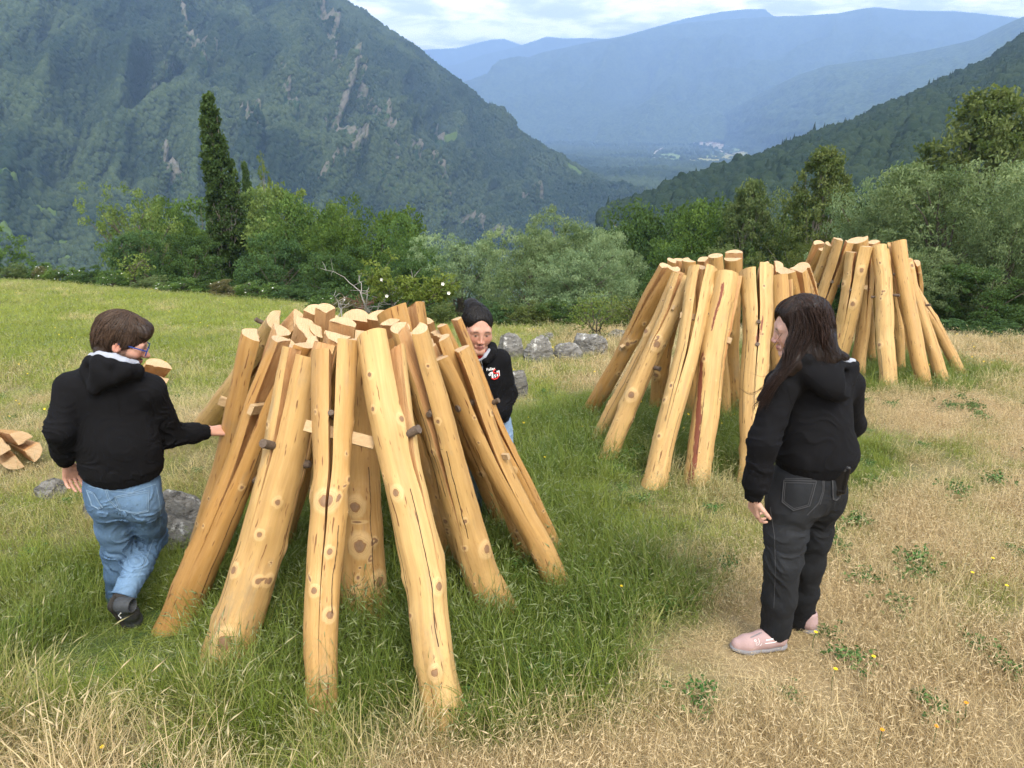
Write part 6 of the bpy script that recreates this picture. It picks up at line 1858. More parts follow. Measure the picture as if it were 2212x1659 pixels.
# ------------------------------------------------------------------ the man at the left of the near stack
def build_man():
    J = dict(neck=P(244, 803, 3.10), chest=P(243, 868, 3.12), waist=P(258, 960, 3.10), hipC=P(268, 1060, 3.12),
             shL=P(155, 838, 3.08), shR=P(322, 842, 3.14), elL=P(130, 928, 2.98), elR=P(366, 938, 3.26), wrL=P(141, 990, 3.08), wrR=P(437, 934, 3.40),
             hipL=P(232, 1076, 3.12), hipR=P(313, 1076, 3.14), knL=P(254, 1185, 3.24), knR=P(331, 1160, 3.37), anL=P(255, 1290, 3.30), anR=P(266, 1288, 3.09))
    g = J['anL'].copy(); g[2] = gz(g[0], g[1])
    root = empty('person', (J['hipC'][0], J['hipC'][1], float(g[2])))
    tag(root, 'bearded man in black hoodie and blue jeans reaching out to touch the near stack', 'person')
    hc = P(266, 737, 3.15); M = frame((.80, .28, -.42)); hsc = 1.03
    hands = [dict(wrist=P(148, 1003, 3.10), fwd=unit(P(156, 1040, 3.13) - P(148, 1003, 3.10)), palm=(.75, -.65, 0), thumb=(.7, .6, .1), sc=.98, curl=(.45, .45, .4), spread=.06),
             dict(wrist=P(449, 932, 3.43), fwd=unit(P(487, 929, 3.52) - P(449, 932, 3.43)), palm=(.25, .72, -.60), thumb=(0, .3, .9), sc=1.06, curl=(.22, .35, .3), spread=.10)]
    W, (BV, BQ) = make_body(J, hands, hc, M, hsc, (0.50, 0.275, 0.195), False, 0.95, root, rosy=.55)
    side = unit(J['shR'] - J['shL'])
    nk = J['neck']; up = np.array([0, 0, 1.0]); fw0 = unit(np.cross(up, side))
    bk = -fw0
    # hood: a rim around the nape and a bag hanging to the left shoulder blade
    q = lambda u, v, y: P(u, v, y)
    rim = [q(297, 797, 3.06), q(270, 795, 3.005), q(240, 786, 2.985), q(212, 778, 2.995), q(195, 779, 3.04), q(190, 784, 3.10), q(205, 792, 3.16)]
    prims = [('cap', rim[i], rim[i + 1], .020, .020, .02) for i in range(6)]
    prims += [('cap', q(294, 805, 3.07), q(235, 815, 3.00), .030, .040, .03), ('cap', q(235, 808, 2.995), q(205, 838, 2.985), .042, .020, .03), ('cap', q(190, 800, 3.04), q(203, 836, 2.99), .034, .020, .03), ('cap', q(215, 800, 2.99), q(200, 845, 2.985), .040, .010, .025), ('cap', q(265, 805, 3.00), q(206, 842, 2.985), .030, .012, .025)]
    folds = [(J['elR'], .13, .011), (J['elL'], .12, .010), (P(350, 960, 3.14), .12, .006), (P(180, 1020, 3.0), .14, .006), (P(340, 870, 3.1), .10, .007), (P(265, 1020, 3.0), .16, .005)]
    hemc = P(266, 1028, 3.12)
    ho, S, fr = make_hoodie(J, root, (.184, .186, .188), (.120, .138, .145), folds, arm=(.070, .061, .052, .045), shoulder=.068,
                            hood=dict(pts=rim, prims=prims), hem=dict(c=hemc, n=unit(np.array([-.02, .10, -1.0])), arms_out=True), seed=4)
    # grey lining inside the hood rim
    F = Field(*bounds(rim, .08), .004)
    lin = [q(290, 789, 3.085), q(268, 784, 3.035), q(243, 775, 3.02), q(217, 771, 3.03), q(203, 775, 3.06), q(201, 782, 3.10)]
    for i in range(5): F.cap(lin[i], lin[i + 1], .024, .024, .01)
    F.wrinkle(fold_fn([], .004, 8, (20, 20, 20)))
    V, Q = F.mesh(); o = link('hood_lining', mesh_np('hood_lining', V, [Q], [LINING]), root)
    d_view = np.array([0, 1.0, -.15])
    seam_set('seam', HOODIE, ho, S, [[P(325, 818, 2.7), P(318, 850, 2.7), P(322, 890, 2.7), P(330, 930, 2.7)], [P(165, 812, 2.7), P(158, 850, 2.7), P(162, 900, 2.7), P(170, 950, 2.7)], [P(204, 800, 2.7), P(206, 820, 2.7), P(203, 842, 2.7)]], d_view, .0028)
    # jeans
    jf = [(J['knR'], .14, .010), (J['knL'], .15, .010), (J['anR'], .12, .005), (P(275, 1105, 3.05), .12, .010), (P(250, 1225, 3.1), .14, .010), (P(330, 1120, 3.1), .12, .006)]
    fade = [(P(335, 1090, 3.05), .16, .45), (P(240, 1080, 3.02), .14, .35), (P(310, 1215, 3.1), .16, .75), (P(240, 1160, 3.1), .18, .45), (P(250, 1240, 3.2), .12, .2), (P(280, 1262, 3.05), .12, .65)]
    jo, JS, jfr = make_jeans(J, root, JEANS_BLUE, (.174, .128), (.080, .076, .066, .062, .060), jf, seed=6, top=(hemc + np.array([0, 0, .06]), np.array([0, 0, 1.0])), fadec=fade)
    pv = lambda u, v: P(u, v, 2.75)
    dv = lambda u, v: unit(ray(u, v))
    pocket(jo, JS, [pv(244, 1071), pv(325, 1056), pv(323, 1106), pv(293, 1112), pv(257, 1103)], dv(285, 1080), JEANS_BLUE, SEAM_LIGHT, fade=.55)
    pocket(jo, JS, [pv(187, 1056), pv(203, 1063), pv(223, 1096), pv(214, 1100), pv(199, 1092)], dv(205, 1080), JEANS_BLUE, SEAM_LIGHT, fade=.40)
    seam_set('stitching', SEAM_LIGHT, jo, JS, [[pv(184, 1046), pv(222, 1056), pv(285, 1062), pv(345, 1040)], [pv(222, 1050), pv(230, 1078), pv(248, 1098), pv(270, 1105)], [pv(226, 1050), pv(234, 1078), pv(251, 1096)], [pv(347, 1045), pv(355, 1090), pv(358, 1140)], [pv(344, 1178), pv(325, 1225), pv(300, 1270)]], dv(270, 1090), .0035)
    # shoes: the trailing foot shows its sole, the leading one stands hidden in the grass
    heel = P(232, 1296, 3.02); toe = P(300, 1362, 3.16)
    sh, S1, WS, (f, u, s) = make_shoe(root, heel, toe, unit(np.array([.75, -.30, .45])), .285, SHOE_GREY, RUBBER, 1.0, True, label='grey hiking shoe lifted at the heel with its black lugged sole showing')
    mb = MB()
    for a, b in [((.060, .062, .036), (.085, .040, .040)), ((.082, .042, .040), (.108, .040, .040))]:
        A, B = WS(*a), WS(*b); line_on(mb, S1, [A - ray(255, 1310) * .3, B - ray(255, 1310) * .3], ray(255, 1310), .007, .001)
    mb.build('mark', [WHITE_MARK], sh, sharp=None)
    sk = MB(); dd = unit(J['anR'] - J['knR']); sk.tube([J['anR'] - dd * .05, J['anR'] + dd * .01, J['anR'] + dd * .05, J['anR'] + dd * .08], [.048, .049, .047, .042], 16)
    sk.build('sock', [RUBBER], root, sharp=None)
    a2 = J['anL'].copy(); gl = float(gz(a2[0], a2[1])); h2 = np.array([a2[0] - .0, a2[1] - .05, gl + .0]); t2 = h2 + np.array([-.02, .27, -.03])
    make_shoe(root, h2, t2, (0, 0, 1), .285, SHOE_GREY, RUBBER, label='grey hiking shoe standing in the grass')
    # hair, glasses
    hair_cap(W, M, hc, hsc, [('e', (0, -.020, .048), (.088, .108, .088)), ('e', (0, -.062, .000), (.078, .062, .080)), ('e', (0, .050, .088), (.066, .050, .034)), ('c', (-.045, .072, .072), (.045, .072, .072), .022, .022), ('c', (.072, .012, .028), (.074, .008, .000), .016, .010), ('c', (-.072, .012, .028), (-.074, .008, .000), .016, .010), ('c', (-.05, -.062, -.060), (.05, -.062, -.060), .030, .030)],
             [((0, .112, -.030), (.062, .062, .085)), ((.088, -.012, -.012), (.022, .026, .036)), ((-.088, -.012, -.012), (.022, .026, .036))], HAIR_BROWN, root, seed=3, strands=950, tone=(.36, .5), lift=.009, reach=1.25, strand_r=.0019)
    mb = MB(); gl = MB()
    for sx in (-1, 1):
        cx = sx * .033
        rim_ = [W(cx + .025 * math.cos(a) * (abs(math.cos(a)) ** -.25 if abs(math.cos(a)) > .05 else 1), .104, -.004 + .019 * math.sin(a)) for a in np.linspace(0, 2 * math.pi, 22)]
        mb.tube(rim_, .0022, 6)
        mb.tube([W(sx * .060, .102, .006), W(sx * .074, .080, .010), W(sx * .079, .03, .010), W(sx * .080, -.012, .006)], .0030, 6)
        n = 20; ring = np.array([W(cx + .024 * math.cos(a), .104, -.004 + .018 * math.sin(a)) for a in np.linspace(0, 2 * math.pi, n, endpoint=False)])
        th = M[1] * .0012
        gl.add(np.concatenate([ring, ring + th]), [np.array([list(range(n))[::-1]]), np.array([list(range(n, 2 * n))])])
    mb.tube([W(-.010, .105, .004), W(0, .107, .007), W(.010, .105, .004)], .0024, 6)
    g_ = mb.build('glasses', [FRAME_BLUE], root); g_['label'] = 'blue-rimmed glasses'
    gl.build('lens', [GLASS], g_, smooth=False)

# ------------------------------------------------------------------ the long-haired woman at the right
def build_woman_right():
    J = dict(neck=P(1752, 792, 2.73), chest=P(1760, 870, 2.73), waist=P(1756, 950, 2.71), hipC=P(1742, 1058, 2.70),
             shL=P(1690, 832, 2.63), shR=P(1832, 830, 2.80), elL=P(1650, 955, 2.57), elR=P(1838, 915, 2.92), wrL=P(1629, 1066, 2.58), wrR=P(1760, 985, 3.00),
             hipL=P(1702, 1076, 2.66), hipR=P(1768, 1068, 2.76), knL=P(1691, 1215, 2.62), knR=P(1742, 1212, 2.78), anL=P(1675, 1361, 2.66), anR=P(1723, 1342, 2.84))
    gy = gz(J['anL'][0], J['anL'][1])
    root = empty('person', (J['hipC'][0], J['hipC'][1], float(gy)))
    tag(root, 'long-haired woman in black hoodie, black jeans and pink shoes standing in dry grass', 'person')
    hc = P(1727, 707, 2.72); M = frame((-.93, .17, -.27)); hsc = .98
    hands = [dict(wrist=P(1629, 1078, 2.59), fwd=unit(P(1628, 1118, 2.62) - P(1629, 1078, 2.59)), palm=(.75, .3, 0), thumb=(.25, -.9, 0), sc=.88, curl=(.35, .4, .35), spread=.07),
             dict(wrist=P(1752, 990, 3.0), fwd=unit(np.array([-.6, .3, -.5])), palm=(-.3, -.8, 0), thumb=(-.5, 0, .8), sc=.88)]
    W, (BV, BQ) = make_body(J, hands, hc, M, hsc, (0.50, 0.300, 0.225), True, 0.0, root, lips=(.42, .17, .15), rosy=.35)
    q = P
    rim = [q(1716, 776, 2.58), q(1740, 773, 2.575), q(1775, 778, 2.59), q(1812, 787, 2.62), q(1842, 793, 2.68), q(1846, 788, 2.76), q(1828, 776, 2.84)]
    prims = [('cap', rim[i], rim[i + 1], .015, .015, .02) for i in range(6)]
    prims += [('cap', q(1722, 792, 2.595), q(1790, 835, 2.575), .034, .050, .035), ('cap', q(1790, 812, 2.60), q(1812, 852, 2.585), .055, .030, .035), ('cap', q(1830, 806, 2.70), q(1818, 848, 2.60), .042, .030, .03), ('cap', q(1760, 806, 2.58), q(1808, 852, 2.575), .036, .022, .03), ('cap', q(1700, 800, 2.61), q(1730, 800, 2.62), .030, .030, .03)]
    folds = [(J['elL'], .14, .008), (P(1640, 1040, 2.58), .10, .010), (P(1800, 860, 2.6), .10, .010), (P(1740, 1000, 2.55), .16, .005), (P(1840, 960, 2.8), .12, .006)]
    hemc = P(1762, 1006, 2.71)
    ho, S, fr = make_hoodie(J, root, (.160, .168, .176), (.120, .145, .152), folds, arm=(.063, .058, .052, .040), shoulder=.060,
                            hood=dict(pts=rim, prims=prims), hem=dict(c=hemc, n=unit(np.array([.02, .05, -1.0])), arms_out=True), seed=14)
    F = Field(*bounds(rim, .08), .004)
    lin = [q(1735, 771, 2.60), q(1770, 775, 2.615), q(1808, 782, 2.64), q(1834, 786, 2.69), q(1838, 782, 2.76)]
    for i in range(4): F.cap(lin[i], lin[i + 1], .018, .018, .01)
    F.wrinkle(fold_fn([], .004, 18, (20, 20, 20)))
    V, Q = F.mesh(); link('hood_lining', mesh_np('hood_lining', V, [Q], [LINING]), root)
    seam_set('seam', HOODIE, ho, S, [[P(1680, 812, 2.3), P(1700, 840, 2.3), P(1712, 885, 2.3), P(1708, 930, 2.3)], [P(1730, 792, 2.3), P(1770, 820, 2.3), P(1812, 862, 2.3)]], ray(1720, 860), .0028)
    jf = [(J['knL'], .16, .006), (J['knR'], .16, .008), (P(1740, 1130, 2.65), .10, .010), (J['anR'], .12, .006), (J['anL'], .10, .004)]
    fade = [(P(1690, 1150, 2.55), .18, .35), (P(1670, 1210, 2.55), .22, .3), (P(1680, 1300, 2.6), .2, .25), (P(1720, 1080, 2.55), .12, .3)]
    jo, JS, jfr = make_jeans(J, root, JEANS_BLACK, (.166, .140), (.090, .082, .072, .068, .068), jf, seed=16, top=(hemc + np.array([0, 0, .06]), np.array([0, 0, 1.0])), fadec=fade)
    pv = lambda u, v: P(u, v, 2.25)
    d = ray(1735, 1070)
    pocket(jo, JS, [pv(1688, 1032), pv(1767, 1035), pv(1750, 1095), pv(1711, 1106), pv(1684, 1086)], d, JEANS_BLACK, SEAM_DARK, fade=.35)
    pocket(jo, JS, [pv(1805, 1026), pv(1830, 1018), pv(1824, 1074), pv(1815, 1082), pv(1806, 1080)], d, JEANS_BLACK, SEAM_DARK, fade=.3)
    seam_set('stitching', SEAM_DARK, jo, JS, [[pv(1784, 1022), pv(1783, 1060), pv(1772, 1090), pv(1745, 1118)], [pv(1787, 1022), pv(1786, 1060), pv(1776, 1092)], [pv(1652, 1100), pv(1664, 1170), pv(1667, 1250), pv(1663, 1345)], [pv(1690, 1028), pv(1760, 1029), pv(1826, 1010)]], d, .0032)
    # pink trainers
    g1 = J['anL']; z1 = float(gz(g1[0], g1[1])) + .012
    h1 = np.array([g1[0] + .050, g1[1] - .02, z1]); t1 = h1 + np.array([-.262, -.030, -.004])
    sh, S1, WS, (f, u, s) = make_shoe(root, h1, t1, (0, 0, 1), .262, SHOE_PINK, SOLE_GREY, 1.0, label='pink trainer, left foot, seen from its outer side')
    vd = ray(1640, 1385)
    mb = MB()
    ln = lambda mb_, pts, w=.0035: line_on(mb_, S1, [P(a, b, 2.2) for a, b in pts], vd, w, .0012)
    ln(mb, [(1657, 1383), (1676, 1379)], .006); ln(mb, [(1655, 1391), (1680, 1388), (1688, 1382)], .003)
    # lettering on the side: an O, a C and small strokes
    oc = lambda cx, cy, r, a0, a1: [(cx + r * math.cos(a), cy + 1.15 * r * math.sin(a)) for a in np.linspace(a0, a1, 14)]
    ln(mb, oc(1630, 1384, 3.2, 0, 6.28), .0028); ln(mb, oc(1634, 1392, 3.2, .9, 5.4), .0028)
    ln(mb, [(1638, 1378), (1641, 1388), (1638, 1394)], .0022); ln(mb, [(1643, 1396), (1647, 1390)], .0022)
    mb.build('mark', [WHITE_MARK], sh, sharp=None)
    lb = MB()
    for k in range(5): ln(lb, [(1618 + 5.2 * k, 1376 - 2.6 * k), (1626 + 5.2 * k, 1373 - 2.3 * k)], .0045)
    lb.build('laces', [SOLE_GREY], sh, sharp=None)
    tb = MB(); S2 = S1
    ln(tb, [(1690, 1372), (1691, 1384)], .008); tb.build('heel_loop', [RUBBER], sh, sharp=None)
    g2 = J['anR']; z2 = float(gz(g2[0], g2[1])) + .012
    h2 = np.array([g2[0] + .060, g2[1] - .085, z2]); t2 = h2 + np.array([-.150, .212, -.03])
    sh2, S3, _, _ = make_shoe(root, h2, t2, (0, 0, 1), .262, SHOE_PINK, SOLE_GREY, 1.0, label='pink trainer, right foot, seen from behind')
    tb = MB(); line_on(tb, S3, [P(1727, 1370, 2.3), P(1728, 1384, 2.3)], ray(1728, 1378), .009, .001); tb.build('heel_loop', [RUBBER], sh2, sharp=None)
    # long brown hair, wind-blown to the left
    shapes = [('e', (0, -.020, .042), (.087, .108, .088)), ('e', (0, -.060, -.020), (.086, .070, .100)), ('e', (-.062, -.010, -.030), (.032, .058, .080)), ('e', (.062, -.010, -.030), (.032, .058, .080)),
              ('e', (0, .022, .078), (.066, .052, .036))]
    L3 = lambda u, v, y: tuple(((P(u, v, y) - hc) @ M.T) / hsc)
    shapes += [('c', L3(1752, 742, 2.66), L3(1760, 768, 2.62), .060, .050, .03), ('c', L3(1728, 728, 2.65), L3(1708, 790, 2.60), .042, .038, .03), ('c', L3(1704, 790, 2.60), L3(1672, 822, 2.575), .034, .020, .02),
               ('c', L3(1740, 745, 2.64), L3(1722, 778, 2.60), .055, .040, .03), ('c', L3(1672, 822, 2.575), L3(1640, 862, 2.565), .020, .008, .015), ('c', L3(1775, 740, 2.64), L3(1790, 770, 2.62), .055, .040, .03), ('c', L3(1775, 755, 2.62), L3(1826, 772, 2.66), .036, .014, .02), ('c', L3(1716, 745, 2.70), L3(1692, 800, 2.66), .034, .024, .02)]
    ex = []
    rngh = np.random.default_rng(5)
    for k in range(26):      # falls beside the face and down the shoulder
        u0 = 1716 + 56 * rngh.random(); v0 = 668 + 18 * rngh.random()
        e = rngh.random()
        ex.append(([P(u0, v0, 2.63), P(u0 - 4 + 8 * rngh.random(), 712, 2.605), P(u0 - 16 - 14 * e, 762, 2.575), P(1688 + 16 * rngh.random(), 800, 2.555), P(1665 + 12 * rngh.random(), 826, 2.545), P(1634 + 14 * rngh.random(), 868 + 18 * rngh.random(), 2.55)], 9, .008, .0011, .42))
    for k in range(70):      # down the back of the head on to the hood
        u0 = 1722 + 60 * rngh.random(); e = rngh.random()
        ex.append(([P(u0, 662 + 20 * rngh.random(), 2.63), P(u0 + 6 + 10 * e, 700, 2.605), P(u0 + 4 + 16 * e, 735, 2.595), P(u0 + 2 + 14 * e, 762 + 8 * rngh.random(), 2.59), P(u0 - 6 + 40 * e, 776 + 10 * rngh.random(), 2.58)], 6, .009, .0011, .36))
    for k in range(16):      # over the hood
        ex.append(([P(1752 + 30 * rngh.random(), 672, 2.62), P(1768 + 20 * rngh.random(), 715, 2.59), P(1772 + 20 * rngh.random(), 752, 2.58), P(1796 + 14 * rngh.random(), 768, 2.60), P(1820 + 16 * rngh.random(), 772 + 10 * rngh.random(), 2.66)], 7, .008, .0011, .45))
    ex.append(([P(1690, 800, 2.56), P(1664, 822, 2.56), P(1640, 845, 2.56), P(1618, 853, 2.57), P(1602, 842, 2.58)], 5, .004, .0011, .4))
    ex.append(([P(1690, 805, 2.56), P(1660, 838, 2.56), P(1640, 868, 2.56), P(1628, 880, 2.57), P(1633, 892, 2.58)], 9, .006, .0012, .4))
    ex.append(([P(1700, 770, 2.56), P(1672, 795, 2.56), P(1652, 818, 2.56), P(1628, 806, 2.57), P(1610, 801, 2.58)], 2, .003, .0008, .3))
    ex.append(([P(1690, 720, 2.60), P(1662, 760, 2.60), P(1668, 790, 2.60), P(1664, 812, 2.60)], 1, .003, .0008, .3))
    hair_cap(W, M, hc, hsc, shapes, [((-.03, .128, -.006), (.092, .094, .106))], HAIR_DARK, root, seed=7, strands=1000, strand_r=.0012, tone=(.30, .45), lift=.006, reach=1.25, locks_extra=ex, amp=.007)
    # phone in the back pocket
    ph = P(1823, 1012, 2.63)
    hp = JS.hit(P(1819, 1030, 2.25), d, .012)
    F = Field(hp - .14, hp + .14, .003)
    ax = unit(P(1826, 1000, 2.66) - P(1817, 1040, 2.66)); n_ = unit(-d - ax * np.dot(-d, ax)); s_ = np.cross(ax, n_)
    F.cap(hp + ax * .055 - s_ * .024, hp + ax * .055 + s_ * .024, .010, .010, .004); F.cap(hp - ax * .05 - s_ * .024, hp - ax * .05 + s_ * .024, .010, .010, .004)
    for sg in (-1, 1): F.cap(hp + ax * .055 + s_ * sg * .024, hp - ax * .05 + s_ * sg * .024, .010, .010, .004)
    F.cap(hp + ax * .05, hp - ax * .05, .026, .026, .003, flat=(n_, 3.0))
    V, Q = F.mesh()
    po = link('phone', mesh_np('phone', V - hp, [Q], [PHONE]), None, hp)
    tag(po, 'black phone sticking out of the back pocket of the black jeans', 'phone')
    cb = MB()
    for k in (-1, 1):
        cb.tube([hp + ax * .048 + n_ * .009 + s_ * .012 * k, hp + ax * .048 + n_ * .0125 + s_ * .012 * k], .006, 10)
    cb.build('camera_lens', [RUBBER], po)

# ------------------------------------------------------------------ the woman bending behind the near stack
def build_woman_back():
    J = dict(neck=P(1034, 768, 3.98), chest=P(1036, 822, 4.02), waist=P(1042, 872, 4.07), hipC=P(1046, 925, 4.12),
             shR=P(985, 790, 3.98), shL=P(1080, 778, 4.02), elR=P(968, 870, 4.00), elL=P(1096, 852, 4.06), wrR=P(990, 925, 3.95), wrL=P(1074, 896, 3.95),
             hipR=P(1018, 935, 4.12), hipL=P(1076, 932, 4.13), knR=P(1020, 1010, 4.05), knL=P(1083, 1005, 4.08))
    for s, u in (('R', 1022), ('L', 1086)):
        a = P(u, 1080, 4.15); a[2] = gz(a[0], a[1]) + .09; J['an' + s] = a
    root = empty('person', (J['hipC'][0], J['hipC'][1], float(gz(J['hipC'][0], J['hipC'][1]))))
    tag(root, 'frowning woman with hair in a bun, black printed hoodie, standing behind the near stack', 'person')
    hc = P(1031, 711, 3.90); M = frame((.27, -.93, -.14), up=(.10, 0, 1)); hsc = 1.06
    hands = [dict(wrist=J['wrL'], fwd=unit(np.array([-.7, -.2, -.4])), palm=(0, .9, 0), thumb=(-.2, 0, .9), sc=.86),
             dict(wrist=J['wrR'], fwd=unit(np.array([.3, -.3, -.8])), palm=(.8, .3, 0), thumb=(.2, -.9, 0), sc=.86)]
    W, (BV, BQ) = make_body(J, hands, hc, M, hsc, (0.43, 0.235, 0.165), True, 0.0, root, lips=(.36, .13, .12), rosy=.45, h=.0038)
    q = P
    rim = [q(1016, 772, 3.86), q(1014, 758, 3.92), q(1020, 748, 4.02), q(1045, 744, 4.05), q(1062, 750, 4.0), q(1062, 764, 3.92), q(1048, 778, 3.87)]
    prims = [('cap', rim[i], rim[i + 1], .026, .026, .02) for i in range(6)]
    folds = [(J['elL'], .12, .008), (J['wrL'], .10, .008), (P(1060, 880, 4.0), .12, .006)]
    hemc = P(1046, 905, 4.08)
    ho, S, fr = make_hoodie(J, root, (.172, .172, .170), (.120, .125, .135), folds, arm=(.062, .056, .050, .042), shoulder=.058,
                            hood=dict(pts=rim, prims=prims), hem=dict(c=hemc, n=unit(np.array([-.05, -.10, -1.0])), arms_out=True), seed=24)
    jo, JS, _ = make_jeans(J, root, JEANS_LIGHT, (.165, .135), (.094, .085, .072, .064, .058), [(J['knL'], .14, .006)], seed=26, top=(hemc + np.array([0, 0, .06]), np.array([0, 0, 1.0])))
    # red collar, grey cord, lining
    F = Field(*bounds([q(1024, 760, 3.88), q(1040, 760, 3.88)], .10), .004)
    F.cap(q(1018, 763, 3.90), q(1034, 768, 3.86), .020, .022, .01); F.cap(q(1034, 768, 3.86), q(1046, 760, 3.90), .022, .018, .01)
    V, Q = F.mesh(); o = link('shirt_collar', mesh_np('shirt_collar', V, [Q], [RED_CLOTH]), root); o['label'] = 'red shirt showing at the neck'
    F = Field(*bounds([q(1024, 760, 3.88), q(1050, 760, 3.88)], .12), .004)
    for a, b in [((1017, 768, 3.865), (1030, 779, 3.845)), ((1030, 779, 3.845), (1046, 770, 3.865)), ((1046, 770, 3.865), (1056, 757, 3.91))]: F.cap(q(*a), q(*b), .013, .012, .006)
    V, Q = F.mesh(); link('hood_lining', mesh_np('hood_lining', V, [Q], [LINING]), root)
    mb = MB(); line_on(mb, S, [P(1040, 768, 3.4), P(1041, 800, 3.4), P(1044, 830, 3.4)], ray(1042, 800), .011, .004); mb.build('drawstring', [CORD], root, sharp=None)
    # printed chest emblem: two lines of lettering and a red swoosh
    def text_on(body, size, u, v, rot, mat, bold=.0):
        cu = bpy.data.curves.new('print', 'FONT'); cu.body = body; cu.size = 1.0; cu.offset = bold; cu.resolution_u = 4
        to = bpy.data.objects.new('print', cu); COL.objects.link(to)
        bpy.context.view_layer.update()
        me0 = to.evaluated_get(bpy.context.evaluated_depsgraph_get()).to_mesh()
        bm = bmesh.new(); bm.from_mesh(me0)
        bmesh.ops.subdivide_edges(bm, edges=[e for e in bm.edges if e.calc_length() > .12], cuts=2)
        bmesh.ops.triangulate(bm, faces=bm.faces)
        bm.verts.ensure_lookup_table()
        co = np.array([vv.co[:2] for vv in bm.verts]); fa = np.array([[vv.index for vv in f.verts] for f in bm.faces]); bm.free()
        bpy.data.objects.remove(to); bpy.data.curves.remove(cu)
        c_, s_ = math.cos(rot), math.sin(rot)
        V = []
        for x, y in co:
            uu, vv = u + size * (x * c_ - y * s_), v - size * (x * s_ + y * c_)
            V.append(S.hit(P(uu, vv, 3.4), ray(uu, vv), .004))
        return np.array(V), fa
    mbp = MB()
    for body, size, u, v, rot, bold in [('Falles', 8.6, 1050.5, 801, .14, .02), ("d'", 10, 1055.0, 811.5, .10, .03), ('I', 21, 1061.0, 818, .06, .03), ('s', 13, 1066.5, 815, .06, .01), ('il', 17, 1072.0, 812, .06, .03)]:
        V, f = text_on(body, size, u, v, rot, WHITE_MARK, bold)
        # as thin printed film with two sides
        mbp.add(V, [f])
    pr = mbp.build('chest_print', [WHITE_MARK], ho, smooth=False)
    mbr = MB()
    line_on(mbr, S, [P(a, b, 3.4) for a, b in [(1070, 796), (1065, 799), (1064, 803), (1070, 806), (1077, 805), (1078, 812), (1074, 818), (1066, 821), (1060, 818)]], ray(1068, 808), .0075, .0045, step=.003)
    mbr.build('red_swoosh', [RED_MARK], ho, sharp=None)
    seam_set('seam', HOODIE, ho, S, [[P(1084, 768, 3.5), P(1076, 795, 3.5), P(1078, 830, 3.5)], [P(1062, 868, 3.5), P(1084, 892, 3.5)]], ray(1075, 830), .0028)
    # hair drawn back into a bun
    shapes = [('e', (0, -.022, .044), (.080, .102, .082)), ('e', (0, -.060, -.010), (.070, .050, .070)), ('e', (.012, -.050, .138), (.036, .036, .030)), ('c', (.01, -.05, .10), (.012, -.05, .135), .034, .028)]
    shapes[2] = ('e', tuple(((P(1019, 661, 3.97) - hc) @ M.T)), (.042, .040, .034))
    shapes[3] = ('c', (0, -.045, .10), tuple(((P(1021, 666, 3.97) - hc) @ M.T)), .034, .028)
    hair_cap(W, M, hc, hsc, shapes, [((0, .134, .000), (.076, .108, .104)), ((.085, -.012, -.015), (.020, .024, .034)), ((-.085, -.012, -.015), (.020, .024, .034))], HAIR_BLACK, root, seed=9, strands=420, tone=(.25, .35), lift=.003, reach=1.0, amp=.004,
             locks_extra=[([P(1010, 690, 3.97), P(1000, 672, 3.98), P(1003, 655, 4.0), P(1015, 648, 4.0)], 4, .006, .0012, .3), ([P(1012, 700, 3.95), P(999, 705, 3.97), P(996, 690, 3.98)], 3, .006, .001, .3)])
    eb = MB(); e0 = W(-.080, -.010, -.045); 
    for k in range(2):
        a = np.linspace(0, 2 * math.pi, 12); eb.tube([W(-.082, -.010 + .007 * math.cos(t), -.044 - .014 * k + .007 * math.sin(t)) for t in a], .0016, 5, cap=False)
    eb.build('earring', [SILVER], root)

build_man()
build_woman_right()
build_woman_back()
# ================================================================== BOULDERS, BUSHES IN THE MEADOW, FLOWERS
def _rock(N):
    p = N.coord('Object')
    a = N.noise(p, 5, 6, 0.7); b = N.noise(N.mapping(p, (1, 1, 3.5)), 9, 5, 0.7, 0.6); l = N.noise(N.mapping(p, loc=(3, 3, 3)), 8, 6, 0.75)
    c = N.mix(a, (0.10, 0.095, 0.085), (0.33, 0.315, 0.28))
    c = N.mix(N.mr(b, 0.48, 0.62, 0, .8), c, (0.055, 0.052, 0.046))
    c = N.mix(N.mr(l, 0.55, 0.66, 0, .9), c, (0.68, 0.67, 0.61))
    m = N.noise(N.mapping(p, loc=(7, 1, 2)), 4, 5, 0.7)
    c = N.mix(N.mr(m, 0.60, 0.70, 0, .6), c, (0.17, 0.17, 0.06))
    return {'Base Color': c, 'Roughness': 0.95, 'Normal': N.bump(N.math('ADD', a, N.math('MULTIPLY', b, 1.2)), 1.0, 0.05)}
ROCK = material('lichen_rock', _rock)
